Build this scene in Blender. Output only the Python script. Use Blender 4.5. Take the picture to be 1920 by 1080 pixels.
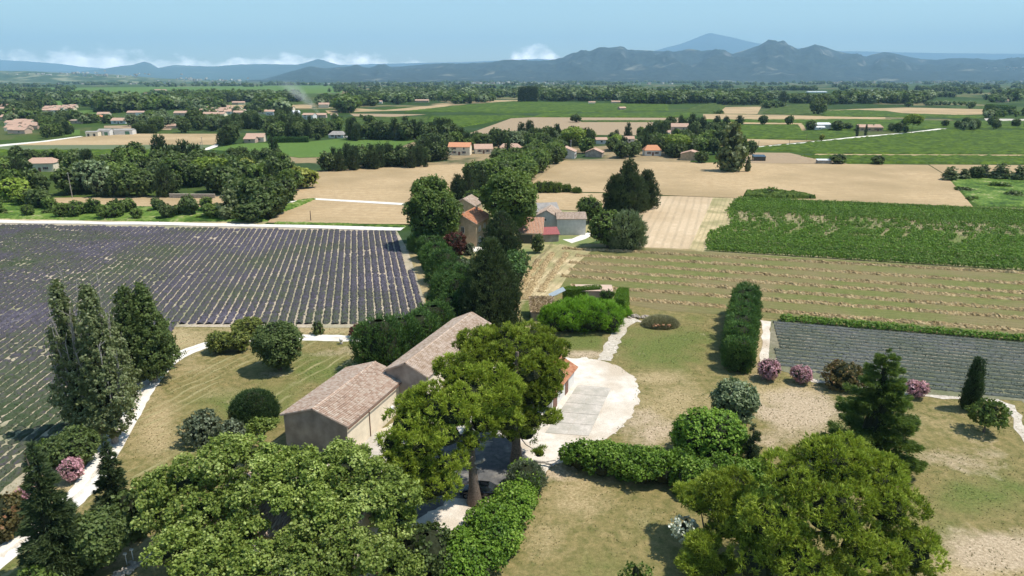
import bpy, math, random
import numpy as np
for o in list(bpy.data.objects): bpy.data.objects.remove(o, do_unlink=True)
sc = bpy.context.scene
COL = sc.collection
R = math.radians
# ------------------------------------------------------------------ camera, sky, sun
CAM_H, FPX, HORIZON = 45.0, 1280.0, 146.0
PITCH = math.atan((540 - HORIZON) / FPX)
cam_d = bpy.data.cameras.new('camera'); cam = bpy.data.objects.new('camera', cam_d); COL.objects.link(cam)
cam_d.lens = 24.0; cam_d.sensor_width = 36.0; cam_d.clip_start = 0.5; cam_d.clip_end = 200000
cam.location = (0, 0, CAM_H); cam.rotation_euler = (math.pi / 2 - PITCH, 0, 0)
sc.camera = cam
SUN_EL, SUN_AZ = 63.0, -3.0          # azimuth measured from +X towards +Y
sdir = (math.cos(R(SUN_EL)) * math.cos(R(SUN_AZ)), math.cos(R(SUN_EL)) * math.sin(R(SUN_AZ)), math.sin(R(SUN_EL)))
sun_d = bpy.data.lights.new('sun', 'SUN'); sun = bpy.data.objects.new('sun', sun_d); COL.objects.link(sun)
sun_d.energy = 3.25; sun_d.angle = R(0.53); sun_d.color = (1.0, 0.95, 0.86)
from mathutils import Vector, Matrix
sun.rotation_euler = Vector(sdir).to_track_quat('Z', 'Y').to_euler()
world = bpy.data.worlds.new('World'); sc.world = world; world.use_nodes = True
wn = world.node_tree; wn.nodes.clear()
SKY_STRENGTH = 0.092
def W(t, **k):
    n = wn.nodes.new(t)
    for a, b in k.items(): setattr(n, a, b)
    return n
wl = wn.links.new
sky = W('ShaderNodeTexSky', sky_type='NISHITA', sun_disc=False, sun_elevation=R(SUN_EL), sun_rotation=R(90 - SUN_AZ))
sky.air_density = 1.0; sky.dust_density = 0.1; sky.ozone_density = 1.0; sky.altitude = 50
wbg = W('ShaderNodeBackground'); wo = W('ShaderNodeOutputWorld')
tc = W('ShaderNodeTexCoord'); sx = W('ShaderNodeSeparateXYZ'); wl(tc.outputs['Generated'], sx.inputs[0])
def wmath(op, a, b=None, c=None):
    n = W('ShaderNodeMath', operation=op)
    for i, v in enumerate((a, b, c)):
        if v is None: continue
        if isinstance(v, (int, float)): n.inputs[i].default_value = v
        else: wl(v, n.inputs[i])
    return n.outputs[0]
# low bank of summer cumulus far away along the horizon
el = wmath('DIVIDE', sx.outputs['Z'], wmath('SQRT', wmath('ADD', wmath('MULTIPLY', sx.outputs['X'], sx.outputs['X']), wmath('MULTIPLY', sx.outputs['Y'], sx.outputs['Y']))))
az = wmath('ARCTAN2', sx.outputs['X'], sx.outputs['Y'])
cb = W('ShaderNodeCombineXYZ'); wl(wmath('MULTIPLY', az, 1.0), cb.inputs[0]); wl(wmath('MULTIPLY', el, 1.6), cb.inputs[1])
n1 = W('ShaderNodeTexNoise'); n1.inputs['Scale'].default_value = 9; n1.inputs['Detail'].default_value = 1; wl(cb.outputs[0], n1.inputs['Vector'])
n2 = W('ShaderNodeTexNoise'); n2.inputs['Scale'].default_value = 34; n2.inputs['Detail'].default_value = 5; n2.inputs['Roughness'].default_value = 0.6; wl(cb.outputs[0], n2.inputs['Vector'])
def bump_at(a0, w):      # broad hump in azimuth
    d = wmath('DIVIDE', wmath('SUBTRACT', az, a0), w)
    d2 = wmath('MULTIPLY', d, d); return wmath('POWER', 2.718, wmath('MULTIPLY', wmath('MULTIPLY', d2, d2), -1.0))
hump = wmath('ADD', wmath('ADD', wmath('MULTIPLY', bump_at(-0.28, 0.20), 0.029), wmath('MULTIPLY', bump_at(0.030, 0.042), 0.045)), wmath('MULTIPLY', bump_at(-0.56, 0.10), 0.030))
hump = wmath('ADD', hump, wmath('MULTIPLY', wmath('GREATER_THAN', wmath('ABSOLUTE', az), 0.9), 0.028))
top = wmath('ADD', wmath('MULTIPLY', hump, wmath('ADD', wmath('MULTIPLY', n1.outputs[0], 0.8), 0.55)), wmath('MULTIPLY', wmath('SUBTRACT', n2.outputs[0], 0.5), 0.050))
cl = W('ShaderNodeMapRange'); wl(wmath('SUBTRACT', top, el), cl.inputs[0]); cl.inputs[1].default_value = -0.001; cl.inputs[2].default_value = 0.014; cl.inputs[3].default_value = 0; cl.inputs[4].default_value = 0.85
tint = W('ShaderNodeMix', data_type='RGBA', blend_type='MULTIPLY'); tint.inputs[0].default_value = 1.0; wl(sky.outputs[0], tint.inputs[6]); tint.inputs[7].default_value = (1.0, 1.08, 1.0, 1)
mx = W('ShaderNodeMix', data_type='RGBA'); n3 = W('ShaderNodeTexNoise'); n3.inputs['Scale'].default_value = 60; n3.inputs['Detail'].default_value = 4; wl(cb.outputs[0], n3.inputs['Vector']); cm = W('ShaderNodeMapRange'); wl(n3.outputs[0], cm.inputs[0]); cm.inputs[1].default_value = .3; cm.inputs[2].default_value = .62; cm.inputs[3].default_value = .5
wl(wmath('MULTIPLY', cl.outputs[0], cm.outputs[0]), mx.inputs[0]); wl(tint.outputs[2], mx.inputs[6]); mx.inputs[7].default_value = (34, 32.5, 31.5, 1)
wl(mx.outputs[2], wbg.inputs[0]); wbg.inputs[1].default_value = SKY_STRENGTH; wl(wbg.outputs[0], wo.inputs[0])
sc.view_settings.view_transform = 'Standard'; sc.view_settings.look = 'None'; sc.view_settings.gamma = 1
sc.view_settings.exposure = 0.72; sc.view_settings.use_curve_mapping = False
cy = sc.cycles
cy.use_denoising = True; cy.max_bounces = 5; cy.diffuse_bounces = 1; cy.glossy_bounces = 1; cy.transmission_bounces = 2; cy.volume_bounces = 1; cy.transparent_max_bounces = 4
cy.volume_step_rate = 4; cy.volume_max_steps = 64; cy.sample_clamp_indirect = 3; cy.caustics_reflective = False; cy.caustics_refractive = False
try: cy.denoising_input_passes = 'RGB_ALBEDO_NORMAL'; cy.denoising_prefilter = 'ACCURATE'
except Exception: pass

# ------------------------------------------------------------------ projection of photo points on to the ground
cp, sp = math.cos(PITCH), math.sin(PITCH)
def ray(x, y):
    dx = (x - 960) / FPX; dy = (540 - y) / FPX
    return np.array([dx, cp + dy * sp, -sp + dy * cp])
def P(x, y, z=0.0):
    d = ray(x, y); t = (z - CAM_H) / d[2]
    return np.array([0, 0, CAM_H]) + t * d
def PY(x, y, Y):
    d = ray(x, y); t = Y / d[1]
    return np.array([0, 0, CAM_H]) + t * d
def hgt(x, ybase, ytop):     # height of something standing at (x,ybase) whose top is seen at ytop
    b = P(x, ybase); return max(0.3, PY(x, ytop, b[1])[2])
def TB(x, y, H):          # base point of a tree whose middle is seen at column x
    b = P(x, y); b[0] *= (b[1] * cp + (CAM_H - H * .55) * sp) / (b[1] * cp + CAM_H * sp); return b
def wid(x, y, px):           # metres covered by px pixels at that ground point
    b = P(x, y); return px * (b[1] * cp + CAM_H * sp) / FPX

rs = np.random.RandomState
def snoise(p, seed, freq=1.0, n=7):
    r = rs(seed); p = np.asarray(p, float); k = r.normal(size=(p.shape[-1], n)); k /= np.linalg.norm(k, axis=0) + 1e-9
    k = k * r.uniform(0.6, 1.7, n) * freq; ph = r.uniform(0, 6.28, n)
    return np.sin(p @ k + ph).sum(-1) / n * 1.6
def _h(ix, iy, s):
    h = np.sin(ix * 127.1 + iy * 311.7 + s * 74.7) * 43758.5453; return h - np.floor(h)
def vnoise(x, y, s=0):
    ix, iy = np.floor(x), np.floor(y); fx, fy = x - ix, y - iy; fx = fx * fx * (3 - 2 * fx); fy = fy * fy * (3 - 2 * fy)
    return (_h(ix, iy, s) * (1 - fx) + _h(ix + 1, iy, s) * fx) * (1 - fy) + (_h(ix, iy + 1, s) * (1 - fx) + _h(ix + 1, iy + 1, s) * fx) * fy
def fbm(x, y, s=0, o=4):
    a = 0.5; r = 0
    for i in range(o): r = r + a * vnoise(x, y, s + i); x = x * 2.03 + 5.1; y = y * 2.03 + 1.7; a *= 0.5
    return r / (1 - 0.5 ** o)

# ------------------------------------------------------------------ mesh builder
class MB:
    def __init__(s): s.v = []; s.f = []; s.t = []; s.n = 0; s.m = []
    def add(s, v, f, tone=0.5, mi=0):
        v = np.asarray(v, float).reshape(-1, 3); f = np.asarray(f, np.int64)
        s.v.append(v); s.f.append(f + s.n); s.m.append(np.full(len(f), mi))
        s.t.append(np.broadcast_to(np.asarray(tone, float), (len(v),)).copy()); s.n += len(v); return s
    def box(s, c, sz, rz=0.0, tone=0.5, mi=0, taper=1.0):
        x, y, z = [a / 2 for a in sz]
        q = np.array([[-x, -y, -z], [x, -y, -z], [x, y, -z], [-x, y, -z], [-x * taper, -y * taper, z], [x * taper, -y * taper, z], [x * taper, y * taper, z], [-x * taper, y * taper, z]])
        c_, s_ = math.cos(rz), math.sin(rz); q = q @ np.array([[c_, s_, 0], [-s_, c_, 0], [0, 0, 1]]) + np.asarray(c)
        return s.add(q, [[0, 3, 2, 1], [4, 5, 6, 7], [0, 1, 5, 4], [1, 2, 6, 5], [2, 3, 7, 6], [3, 0, 4, 7]], tone, mi)
    def tube(s, pts, rad, sides=7, tone=0.5, mi=0, cap=True):
        pts = np.asarray(pts, float); n = len(pts); rad = np.broadcast_to(rad, (n,)); vs = []
        for i in range(n):
            t = pts[min(i + 1, n - 1)] - pts[max(i - 1, 0)]; t = t / (np.linalg.norm(t) + 1e-9)
            a = np.cross(t, [0, 0, 1.0] if abs(t[2]) < .9 else [1.0, 0, 0]); a /= np.linalg.norm(a); b = np.cross(t, a)
            an = np.arange(sides) / sides * 2 * math.pi
            vs.append(pts[i] + rad[i] * (np.cos(an)[:, None] * a + np.sin(an)[:, None] * b))
        f = [[i * sides + j, i * sides + (j + 1) % sides, (i + 1) * sides + (j + 1) % sides, (i + 1) * sides + j] for i in range(n - 1) for j in range(sides)]
        s.add(np.concatenate(vs), f, tone, mi)
        if cap:
            s.add(vs[-1], [[0, j, j + 1, j + 1] for j in range(1, sides - 1)], tone, mi) if False else s.add(vs[-1], np.array([[0, j, j + 1] for j in range(1, sides - 1)]), tone, mi)
        return s
    def grid(s, G, tone=0.5, mi=0):       # G (n,m,3)
        n, m = G.shape[:2]; i, j = np.meshgrid(np.arange(n - 1), np.arange(m - 1), indexing='ij'); a = (i * m + j).ravel()
        t = tone if np.isscalar(tone) else np.asarray(tone).ravel()
        return s.add(G.reshape(-1, 3), np.stack([a, a + 1, a + m + 1, a + m], 1)[:, ::-1], t, mi)
    def ball(s, c, r, nu=8, nv=5, tone=0.5, mi=0, lump=0, seed=0):
        u = np.linspace(0, 2 * math.pi, nu + 1); v = np.linspace(-math.pi / 2 + .05, math.pi / 2 - .05, nv + 1)
        U, V = np.meshgrid(u, v, indexing='ij'); d = np.stack([np.cos(U) * np.cos(V), np.sin(U) * np.cos(V), np.sin(V)], -1)
        k = 1 + (lump * snoise(d * 2.5, seed) if lump else 0)
        if lump: k[-1] = k[0]
        return s.grid(np.asarray(c) + d * np.broadcast_to(r, (3,)) * (k[..., None] if lump else 1), tone, mi)
    def mesh(s, name, mats, smooth=False):
        v = np.concatenate(s.v); me = bpy.data.meshes.new(name); nv = len(v)
        sizes = np.concatenate([np.full(len(f), f.shape[1]) for f in s.f if len(f)]); loops = np.concatenate([f.ravel() for f in s.f if len(f)])
        me.vertices.add(nv); me.vertices.foreach_set('co', v.ravel().astype(np.float32))
        me.loops.add(len(loops)); me.loops.foreach_set('vertex_index', loops.astype(np.int32))
        me.polygons.add(len(sizes)); st = np.concatenate([[0], np.cumsum(sizes)[:-1]]); me.polygons.foreach_set('loop_start', st.astype(np.int32))
        try: me.polygons.foreach_set('loop_total', sizes.astype(np.int32))
        except Exception: pass
        at = me.attributes.new('tone', 'FLOAT', 'POINT'); at.data.foreach_set('value', np.concatenate(s.t).astype(np.float32))
        if not isinstance(mats, (list, tuple)): mats = [mats]
        for m in mats: me.materials.append(m)
        if len(mats) > 1: me.polygons.foreach_set('material_index', np.concatenate([m for m, f in zip(s.m, s.f) if len(f)]).astype(np.int32))
        me.polygons.foreach_set('use_smooth', np.full(len(sizes), smooth)); me.update(calc_edges=True); return me
def obj(name, me, parent=None, loc=(0, 0, 0), rz=0.0, scale=None):
    if isinstance(me, tuple): me = me[0].mesh(name, me[1])
    o = bpy.data.objects.new(name, me); COL.objects.link(o); o.location = loc; o.rotation_euler = (0, 0, rz)
    if scale is not None: o.scale = scale if hasattr(scale, '__len__') else (scale,) * 3
    if parent is not None: o.parent = parent
    return o
def tag(o, label, cat, group=None, kind=None):
    o['label'] = label; o['category'] = cat
    if group: o['group'] = group
    if kind: o['kind'] = kind
    return o
def struct(o): o['kind'] = 'structure'; return o
def thing(name, loc, label, cat, group=None, rz=0.0, scale=None):
    return tag(obj(name, None, None, loc, rz, scale), label, cat, group)

# ------------------------------------------------------------------ materials
def newmat(name):
    m = bpy.data.materials.new(name); m.use_nodes = True; nt = m.node_tree; nt.nodes.clear()
    return m, nt, nt.links.new
def nd(nt, t, **k):
    n = nt.nodes.new(t)
    for a, b in k.items(): setattr(n, a, b)
    return n
def ramp(nt, pts):
    r = nd(nt, 'ShaderNodeValToRGB'); e = r.color_ramp.elements
    while len(e) < len(pts): e.new(0.5)
    for i, (p_, c) in enumerate(pts): e[i].position = p_; e[i].color = (*c, 1)
    return r
def mixc(nt, L, f, a, b, mode='MIX'):
    m = nd(nt, 'ShaderNodeMix', data_type='RGBA', blend_type=mode)
    for i, v in ((0, f), (6, a), (7, b)):
        if isinstance(v, (int, float)): m.inputs[i].default_value = v
        elif isinstance(v, tuple): m.inputs[i].default_value = (*v, 1)
        else: L(v, m.inputs[i])
    return m.outputs[2]
def noise(nt, L, vec, scale, detail=3, rough=0.55):
    n = nd(nt, 'ShaderNodeTexNoise'); n.inputs['Scale'].default_value = scale; n.inputs['Detail'].default_value = detail; n.inputs['Roughness'].default_value = rough
    if vec is not None: L(vec, n.inputs['Vector'])
    return n.outputs[0]
def contrast(nt, L, v, lo, hi):
    m = nd(nt, 'ShaderNodeMapRange'); L(v, m.inputs[0]); m.inputs[1].default_value = lo; m.inputs[2].default_value = hi; return m.outputs[0]
def worldvec(nt, L, rot=0.0, scale=(1, 1, 1)):
    g = nd(nt, 'ShaderNodeNewGeometry'); m = nd(nt, 'ShaderNodeMapping'); L(g.outputs['Position'], m.inputs[0]); m.inputs['Rotation'].default_value = (0, 0, rot); m.inputs['Scale'].default_value = scale
    return m.outputs[0]
def finish(nt, L, col, rough=0.9, bump=None, bstr=0.4, bdist=0.1, spec=0.2):
    b = nd(nt, 'ShaderNodeBsdfPrincipled'); o = nd(nt, 'ShaderNodeOutputMaterial')
    if isinstance(col, tuple): b.inputs['Base Color'].default_value = (*col, 1)
    else: L(col, b.inputs['Base Color'])
    b.inputs['Roughness'].default_value = rough; b.inputs['Specular IOR Level'].default_value = spec
    if bump is not None:
        u = nd(nt, 'ShaderNodeBump'); u.inputs['Strength'].default_value = bstr; u.inputs['Distance'].default_value = bdist; L(bump, u.inputs['Height']); L(u.outputs[0], b.inputs['Normal'])
    L(b.outputs[0], o.inputs[0]); return b
def plain(name, c, rough=0.7, spec=0.3, var=0.12, scale=3.0, metal=0.0):
    m, nt, L = newmat(name); v = nd(nt, 'ShaderNodeTexCoord').outputs['Object']
    n = noise(nt, L, v, scale, 5); hi = tuple(min(1, a * (1 + var)) for a in c); lo = tuple(a * (1 - 1.4 * var) for a in c)
    col = mixc(nt, L, contrast(nt, L, n, .3, .7), lo, hi); b = finish(nt, L, col, rough, n, .15, .02, spec); b.inputs['Metallic'].default_value = metal
    return m
def soil(name, c1, c2, c3=None, big=0.05, med=0.5, fine=3.0, stripe=None, rot=0.0, bstr=0.5, sw=0.35, sdir=0.0, stretch=(1, 1, 1), patch=(.42, .62)):
    """earth / grass / crop surface; stripe = period in metres of worked lines running along angle rot"""
    m, nt, L = newmat(name); v = worldvec(nt, L, -rot, stretch)
    nb, nm, nf = noise(nt, L, v, big, 3), noise(nt, L, v, med, 4), noise(nt, L, v, fine, 3, .7)
    col = mixc(nt, L, contrast(nt, L, nm, .35, .68), c1, c2)
    if c3: col = mixc(nt, L, contrast(nt, L, nb, *patch), col, c3)
    else: col = mixc(nt, L, contrast(nt, L, nb, .3, .75), col, tuple(a * .78 for a in c1))
    col = mixc(nt, L, .5, col, mixc(nt, L, contrast(nt, L, nf, .3, .72), (.42, .42, .42), (1, 1, 1)), 'MULTIPLY')
    if stripe:
        w = nd(nt, 'ShaderNodeTexWave', wave_type='BANDS', bands_direction='Y'); w.inputs['Scale'].default_value = 0.314 / stripe; w.inputs['Distortion'].default_value = 1.2; w.inputs['Detail'].default_value = 3; w.inputs['Detail Scale'].default_value = 0.6
        L(v, w.inputs[0]); sm = contrast(nt, L, w.outputs[0], .55, .95)
        sm2 = nd(nt, 'ShaderNodeMath', operation='MULTIPLY'); L(sm, sm2.inputs[0]); L(contrast(nt, L, nm, .3, .7), sm2.inputs[1])
        sm3 = nd(nt, 'ShaderNodeMath', operation='MULTIPLY'); L(sm2.outputs[0], sm3.inputs[0]); sm3.inputs[1].default_value = sw
        col = mixc(nt, L, sm3.outputs[0], col, tuple(a * .35 for a in c1))
    # keep energy: brighten back what the multiply removed
    col = mixc(nt, L, 1.0, col, (1.18, 1.18, 1.18), 'MULTIPLY')
    finish(nt, L, col, .95, nf, bstr, .08, .1); return m
def leafmat(name, dark, light, transl=0.3, third=None, rough=.5):
    m, nt, L = newmat(name); a = nd(nt, 'ShaderNodeAttribute', attribute_name='tone')
    pts = [(0.1, dark), (0.9, light)]
    if third: pts = [(0.05, dark), (0.6, light), (0.95, third)]
    r = ramp(nt, pts); L(a.outputs['Fac'], r.inputs[0])
    oi = nd(nt, 'ShaderNodeObjectInfo'); mr = nd(nt, 'ShaderNodeMapRange'); L(oi.outputs['Random'], mr.inputs[0]); mr.inputs[3].default_value = .86; mr.inputs[4].default_value = 1.14
    cc = nd(nt, 'ShaderNodeCombineColor'); L(mr.outputs[0], cc.inputs[0]); L(mr.outputs[0], cc.inputs[1]); L(mr.outputs[0], cc.inputs[2])
    col = mixc(nt, L, 1.0, r.outputs[0], cc.outputs[0], 'MULTIPLY')
    b = nd(nt, 'ShaderNodeBsdfPrincipled'); L(col, b.inputs['Base Color']); b.inputs['Roughness'].default_value = rough; b.inputs['Specular IOR Level'].default_value = .25
    t = nd(nt, 'ShaderNodeBsdfTranslucent'); L(mixc(nt, L, 1.0, col, (1.5, 1.5, .8), 'MULTIPLY'), t.inputs[0])
    s = nd(nt, 'ShaderNodeMixShader'); s.inputs[0].default_value = transl; L(b.outputs[0], s.inputs[1]); L(t.outputs[0], s.inputs[2])
    o = nd(nt, 'ShaderNodeOutputMaterial'); L(s.outputs[0], o.inputs[0]); return m
def tonemat(name, pts, rough=.85, nscale=4.0, spec=.15, bstr=.3):
    m, nt, L = newmat(name); a = nd(nt, 'ShaderNodeAttribute', attribute_name='tone'); g = worldvec(nt, L)
    n = noise(nt, L, g, nscale, 3); mm = nd(nt, 'ShaderNodeMath', operation='MULTIPLY_ADD'); L(n, mm.inputs[0]); mm.inputs[1].default_value = .5
    s = nd(nt, 'ShaderNodeMath', operation='SUBTRACT'); L(a.outputs['Fac'], s.inputs[0]); s.inputs[1].default_value = .25; L(s.outputs[0], mm.inputs[2])
    r = ramp(nt, pts); L(mm.outputs[0], r.inputs[0]); finish(nt, L, r.outputs[0], rough, n, bstr, .05, spec); return m

M = {}
M['plane'] = leafmat('plane_leaves', (.058, .092, .016), (.235, .305, .055), .30, (.48, .55, .18))
M['pine'] = leafmat('aleppo_needles', (.075, .105, .012), (.31, .385, .042), .22, (.50, .58, .10))
M['broad'] = leafmat('broad_leaves', (.045, .072, .022), (.155, .205, .058), .25)
M['broad2'] = leafmat('mid_leaves', (.055, .10, .02), (.19, .26, .055), .28)
M['lime'] = leafmat('lime_leaves', (.11, .18, .02), (.34, .42, .07), .3)
M['dark'] = leafmat('dark_needles', (.03, .052, .022), (.10, .135, .045), .14)
M['cyp'] = leafmat('cypress_sprays', (.022, .055, .02), (.09, .145, .042), .15)
M['ley'] = leafmat('hedge_sprays', (.034, .085, .022), (.14, .235, .055), .2)
M['poplar'] = leafmat('poplar_leaves', (.05, .07, .026), (.16, .19, .075), .25, (.30, .32, .18))
M['olive'] = leafmat('olive_leaves', (.06, .08, .04), (.19, .225, .13), .2, (.32, .36, .24))
M['silver'] = leafmat('silver_leaves', (.08, .115, .05), (.25, .31, .15), .2, (.42, .47, .28))
M['laurel'] = leafmat('laurel_leaves', (.045, .10, .012), (.17, .29, .03), .25, (.30, .42, .07))
M['bamboo'] = leafmat('bamboo_leaves', (.08, .18, .018), (.24, .44, .035), .32, (.36, .56, .09))
M['vine'] = leafmat('vine_leaves', (.045, .105, .012), (.16, .28, .028), .28, (.27, .40, .055))
M['yellowbush'] = leafmat('yellow_leaves', (.10, .12, .02), (.30, .32, .06), .3, (.5, .5, .14))
M['broom'] = leafmat('broom_sprays', (.06, .08, .02), (.2, .24, .05), .25, (.33, .33, .08))
M['red'] = leafmat('red_leaves', (.045, .02, .014), (.17, .05, .035), .2)
M['russet'] = leafmat('russet_leaves', (.05, .06, .02), (.16, .13, .045), .2, (.3, .14, .07))
M['pink'] = leafmat('oleander_flowers', (.06, .12, .04), (.55, .26, .32), .2, (.92, .62, .66))
M['white'] = leafmat('white_blossom', (.12, .16, .07), (.6, .62, .5), .2, (.8, .8, .72))
M['bark'] = plain('bark', (.17, .13, .10), .95, .1, .35, 6)
M['palebark'] = plain('pale_bark', (.38, .34, .29), .9, .1, .3, 5)
M['twig_shade'] = plain('shade_twig_core', (.030, .035, .018), .95, .05, .3, 4)  # twiggy crown core; shade of the crown gaps is put into this colour
M['deadwood'] = plain('dead_twigs', (.33, .30, .27), .9, .1, .25, 5)

# ------------------------------------------------------------------ foliage generators
def unit(a): return a / (np.linalg.norm(a, axis=-1, keepdims=True) + 1e-9)
def quads(mb, c, nrm, size, tone, r, aspect=1.3, fold=0.0):
    n = len(c); a = unit(np.cross(nrm, unit(r.normal(size=(n, 3))))); b = np.cross(nrm, a); s = np.broadcast_to(size, (n,))[:, None] * r.uniform(.6, 1.35, (n, 1))
    a = a * s * .5; b = b * s * .5 * aspect
    V = np.stack([c - b, c + a * 1.0 + nrm * fold * s, c + b, c - a + nrm * fold * s], 1).reshape(-1, 3)
    mb.add(V, np.arange(4 * n).reshape(n, 4), np.repeat(tone, 4))
def tufts(mb, c, d, L, w, tone, r, k=3, spread=.45):
    n = len(c); C = np.repeat(c, k, 0); D = unit(np.repeat(d, k, 0) + r.normal(size=(n * k, 3)) * spread); s = unit(np.cross(D, r.normal(size=(n * k, 3))))
    Ls = (np.broadcast_to(L, (n,)).repeat(k) * r.uniform(.6, 1.25, n * k))[:, None]; ws = w * r.uniform(.7, 1.3, (n * k, 1))
    V = np.stack([C - s * ws * .5, C + s * ws * .5, C + D * Ls], 1).reshape(-1, 3); t = np.repeat(tone, k) + r.normal(size=n * k) * .05
    T = np.stack([t - .12, t - .12, t + .1], 1).ravel()
    mb.add(V, np.arange(3 * n * k).reshape(-1, 3), np.clip(T, 0, 1))
def sample_lobes(lobes, n, r, rho=(.82, 1.06), bottom=0.35, cull=.78):
    L_ = np.asarray(lobes, float); c = L_[:, :3]; rad = L_[:, 3:6] if L_.shape[1] >= 6 else np.repeat(L_[:, 3:4], 3, 1)
    w = (rad[:, 0] * rad[:, 2]); idx = r.choice(len(L_), int(n * 1.8), p=w / w.sum()); d = unit(r.normal(size=(len(idx), 3)))
    keep = (d[:, 2] > -.25) | (r.rand(len(idx)) < bottom); idx, d = idx[keep], d[keep]
    p = c[idx] + d * rad[idx] * r.uniform(rho[0], rho[1], (len(idx), 1))
    inside = np.zeros(len(p), bool)
    for i in range(len(L_)):
        q = (p - c[i]) / rad[i]; inside |= ((q * q).sum(1) < cull ** 2) & (idx != i)
    k = ~inside; p, d, idx = p[k][:n], d[k][:n], idx[k][:n]
    return p, d, idx
def sublobes(lobes, per, frac, r, zsq=.8, out=.85):
    res = []
    for lb in lobes:
        c = np.array(lb[:3]); rad = np.array(lb[3:6]) if len(lb) >= 6 else np.array([lb[3]] * 3)
        for k in range(per):
            d = unit(r.normal(size=3)); d[2] = abs(d[2]) if r.rand() < .75 else d[2]; f = frac * r.uniform(.75, 1.3)
            pc = c + d * rad * out * (1 - f * .35); rr = rad.mean() * f
            res.append((*pc, rr, rr, rr * zsq))
    return res
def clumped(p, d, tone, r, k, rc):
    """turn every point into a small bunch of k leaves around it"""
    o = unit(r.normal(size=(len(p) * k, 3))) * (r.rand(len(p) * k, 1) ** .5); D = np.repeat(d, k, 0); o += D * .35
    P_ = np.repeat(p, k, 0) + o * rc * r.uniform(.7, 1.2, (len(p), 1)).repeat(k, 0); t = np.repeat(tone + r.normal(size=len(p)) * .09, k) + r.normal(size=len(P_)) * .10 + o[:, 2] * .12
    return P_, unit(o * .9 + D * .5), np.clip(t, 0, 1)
def crown_mesh(name, lobes, mat, n, size, seed, per=0, frac=.35, outward=.55, up=.25, core=True, tuft=False, aspect=1.3, tone0=.5, bottom=.4, rho=(.82, 1.06), corek=.72, tw=.1, tk=3, zsq=.8, ck=9, rc=None):
    r = rs(seed); mb = MB(); big = lobes; rc = rc or size * 1.5; n = n // ck
    if per: lobes = list(sublobes(lobes, per, frac, r, zsq))
    p, d, idx = sample_lobes(lobes, n, r, rho, bottom)
    lt = r.normal(size=len(lobes)) * .12
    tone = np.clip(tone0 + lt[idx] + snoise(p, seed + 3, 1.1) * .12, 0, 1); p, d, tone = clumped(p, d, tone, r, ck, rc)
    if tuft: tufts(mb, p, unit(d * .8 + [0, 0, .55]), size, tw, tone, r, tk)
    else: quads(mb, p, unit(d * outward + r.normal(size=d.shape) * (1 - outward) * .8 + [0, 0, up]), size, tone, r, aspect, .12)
    if core:
        for i, lb in enumerate(big):
            rad = np.array(lb[3:6]) if len(lb) >= 6 else np.array([lb[3]] * 3)
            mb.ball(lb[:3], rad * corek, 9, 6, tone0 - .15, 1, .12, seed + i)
    return mb.mesh(name, [mat, M['twig_shade']])
def revol_mesh(name, H, rf, mat, n, size, seed, z0=0.0, lump=.14, tw=None, corek=.82, lf=1.3, upk=.9, quad=False, tone0=.5, ck=10, rc=None):
    r = rs(seed); mb = MB(); n = n // ck; rc = rc or size * 1.25; z = r.uniform(0, 1, n * 2); k = r.uniform(0, 1, n * 2) < (rf(z) / rf(np.linspace(0, 1, 60)).max() * .9 + .1); z = z[k][:n]
    n = len(z); th = r.uniform(0, 2 * math.pi, n); rr = rf(z); R0 = rf(np.linspace(0, 1, 60)).max()
    q = np.stack([np.cos(th) * R0, np.sin(th) * R0, z * H], 1); fq = lf / max(R0, .5) * 1.6; lm = snoise(q, seed, fq) + .75 * snoise(q, seed + 1, fq * 2.6)
    rad = rr * (1 + lump * lm) * r.uniform(.80, 1.13, n); p = np.stack([np.cos(th) * rad, np.sin(th) * rad, z0 + z * (H - z0)], 1)
    d = np.stack([np.cos(th), np.sin(th), np.full(n, .15)], 1); tone = np.clip(tone0 + lm * .14, 0, 1); p, d, tone = clumped(p, d, tone, r, ck, rc)
    if quad: quads(mb, p, unit(d + r.normal(size=d.shape) * .6), size, tone, r, 1.2, .1)
    else: tufts(mb, p, unit(d * (1 - upk * .5) + [0, 0, upk]), size, tw or size * .4, tone, r, 2, .35)
    zz = np.linspace(0, 1, 14); an = np.linspace(0, 2 * math.pi, 13); A, Z = np.meshgrid(an, zz, indexing='ij')
    qq = np.stack([np.cos(A) * R0, np.sin(A) * R0, Z * H], -1); lm = snoise(qq, seed, fq) + .75 * snoise(qq, seed + 1, fq * 2.6); RR = rf(Z) * corek * .93 * (1 + lump * lm)
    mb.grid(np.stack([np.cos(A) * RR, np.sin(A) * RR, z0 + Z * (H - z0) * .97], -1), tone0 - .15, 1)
    return mb.mesh(name, [mat, M['twig_shade']])
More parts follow.
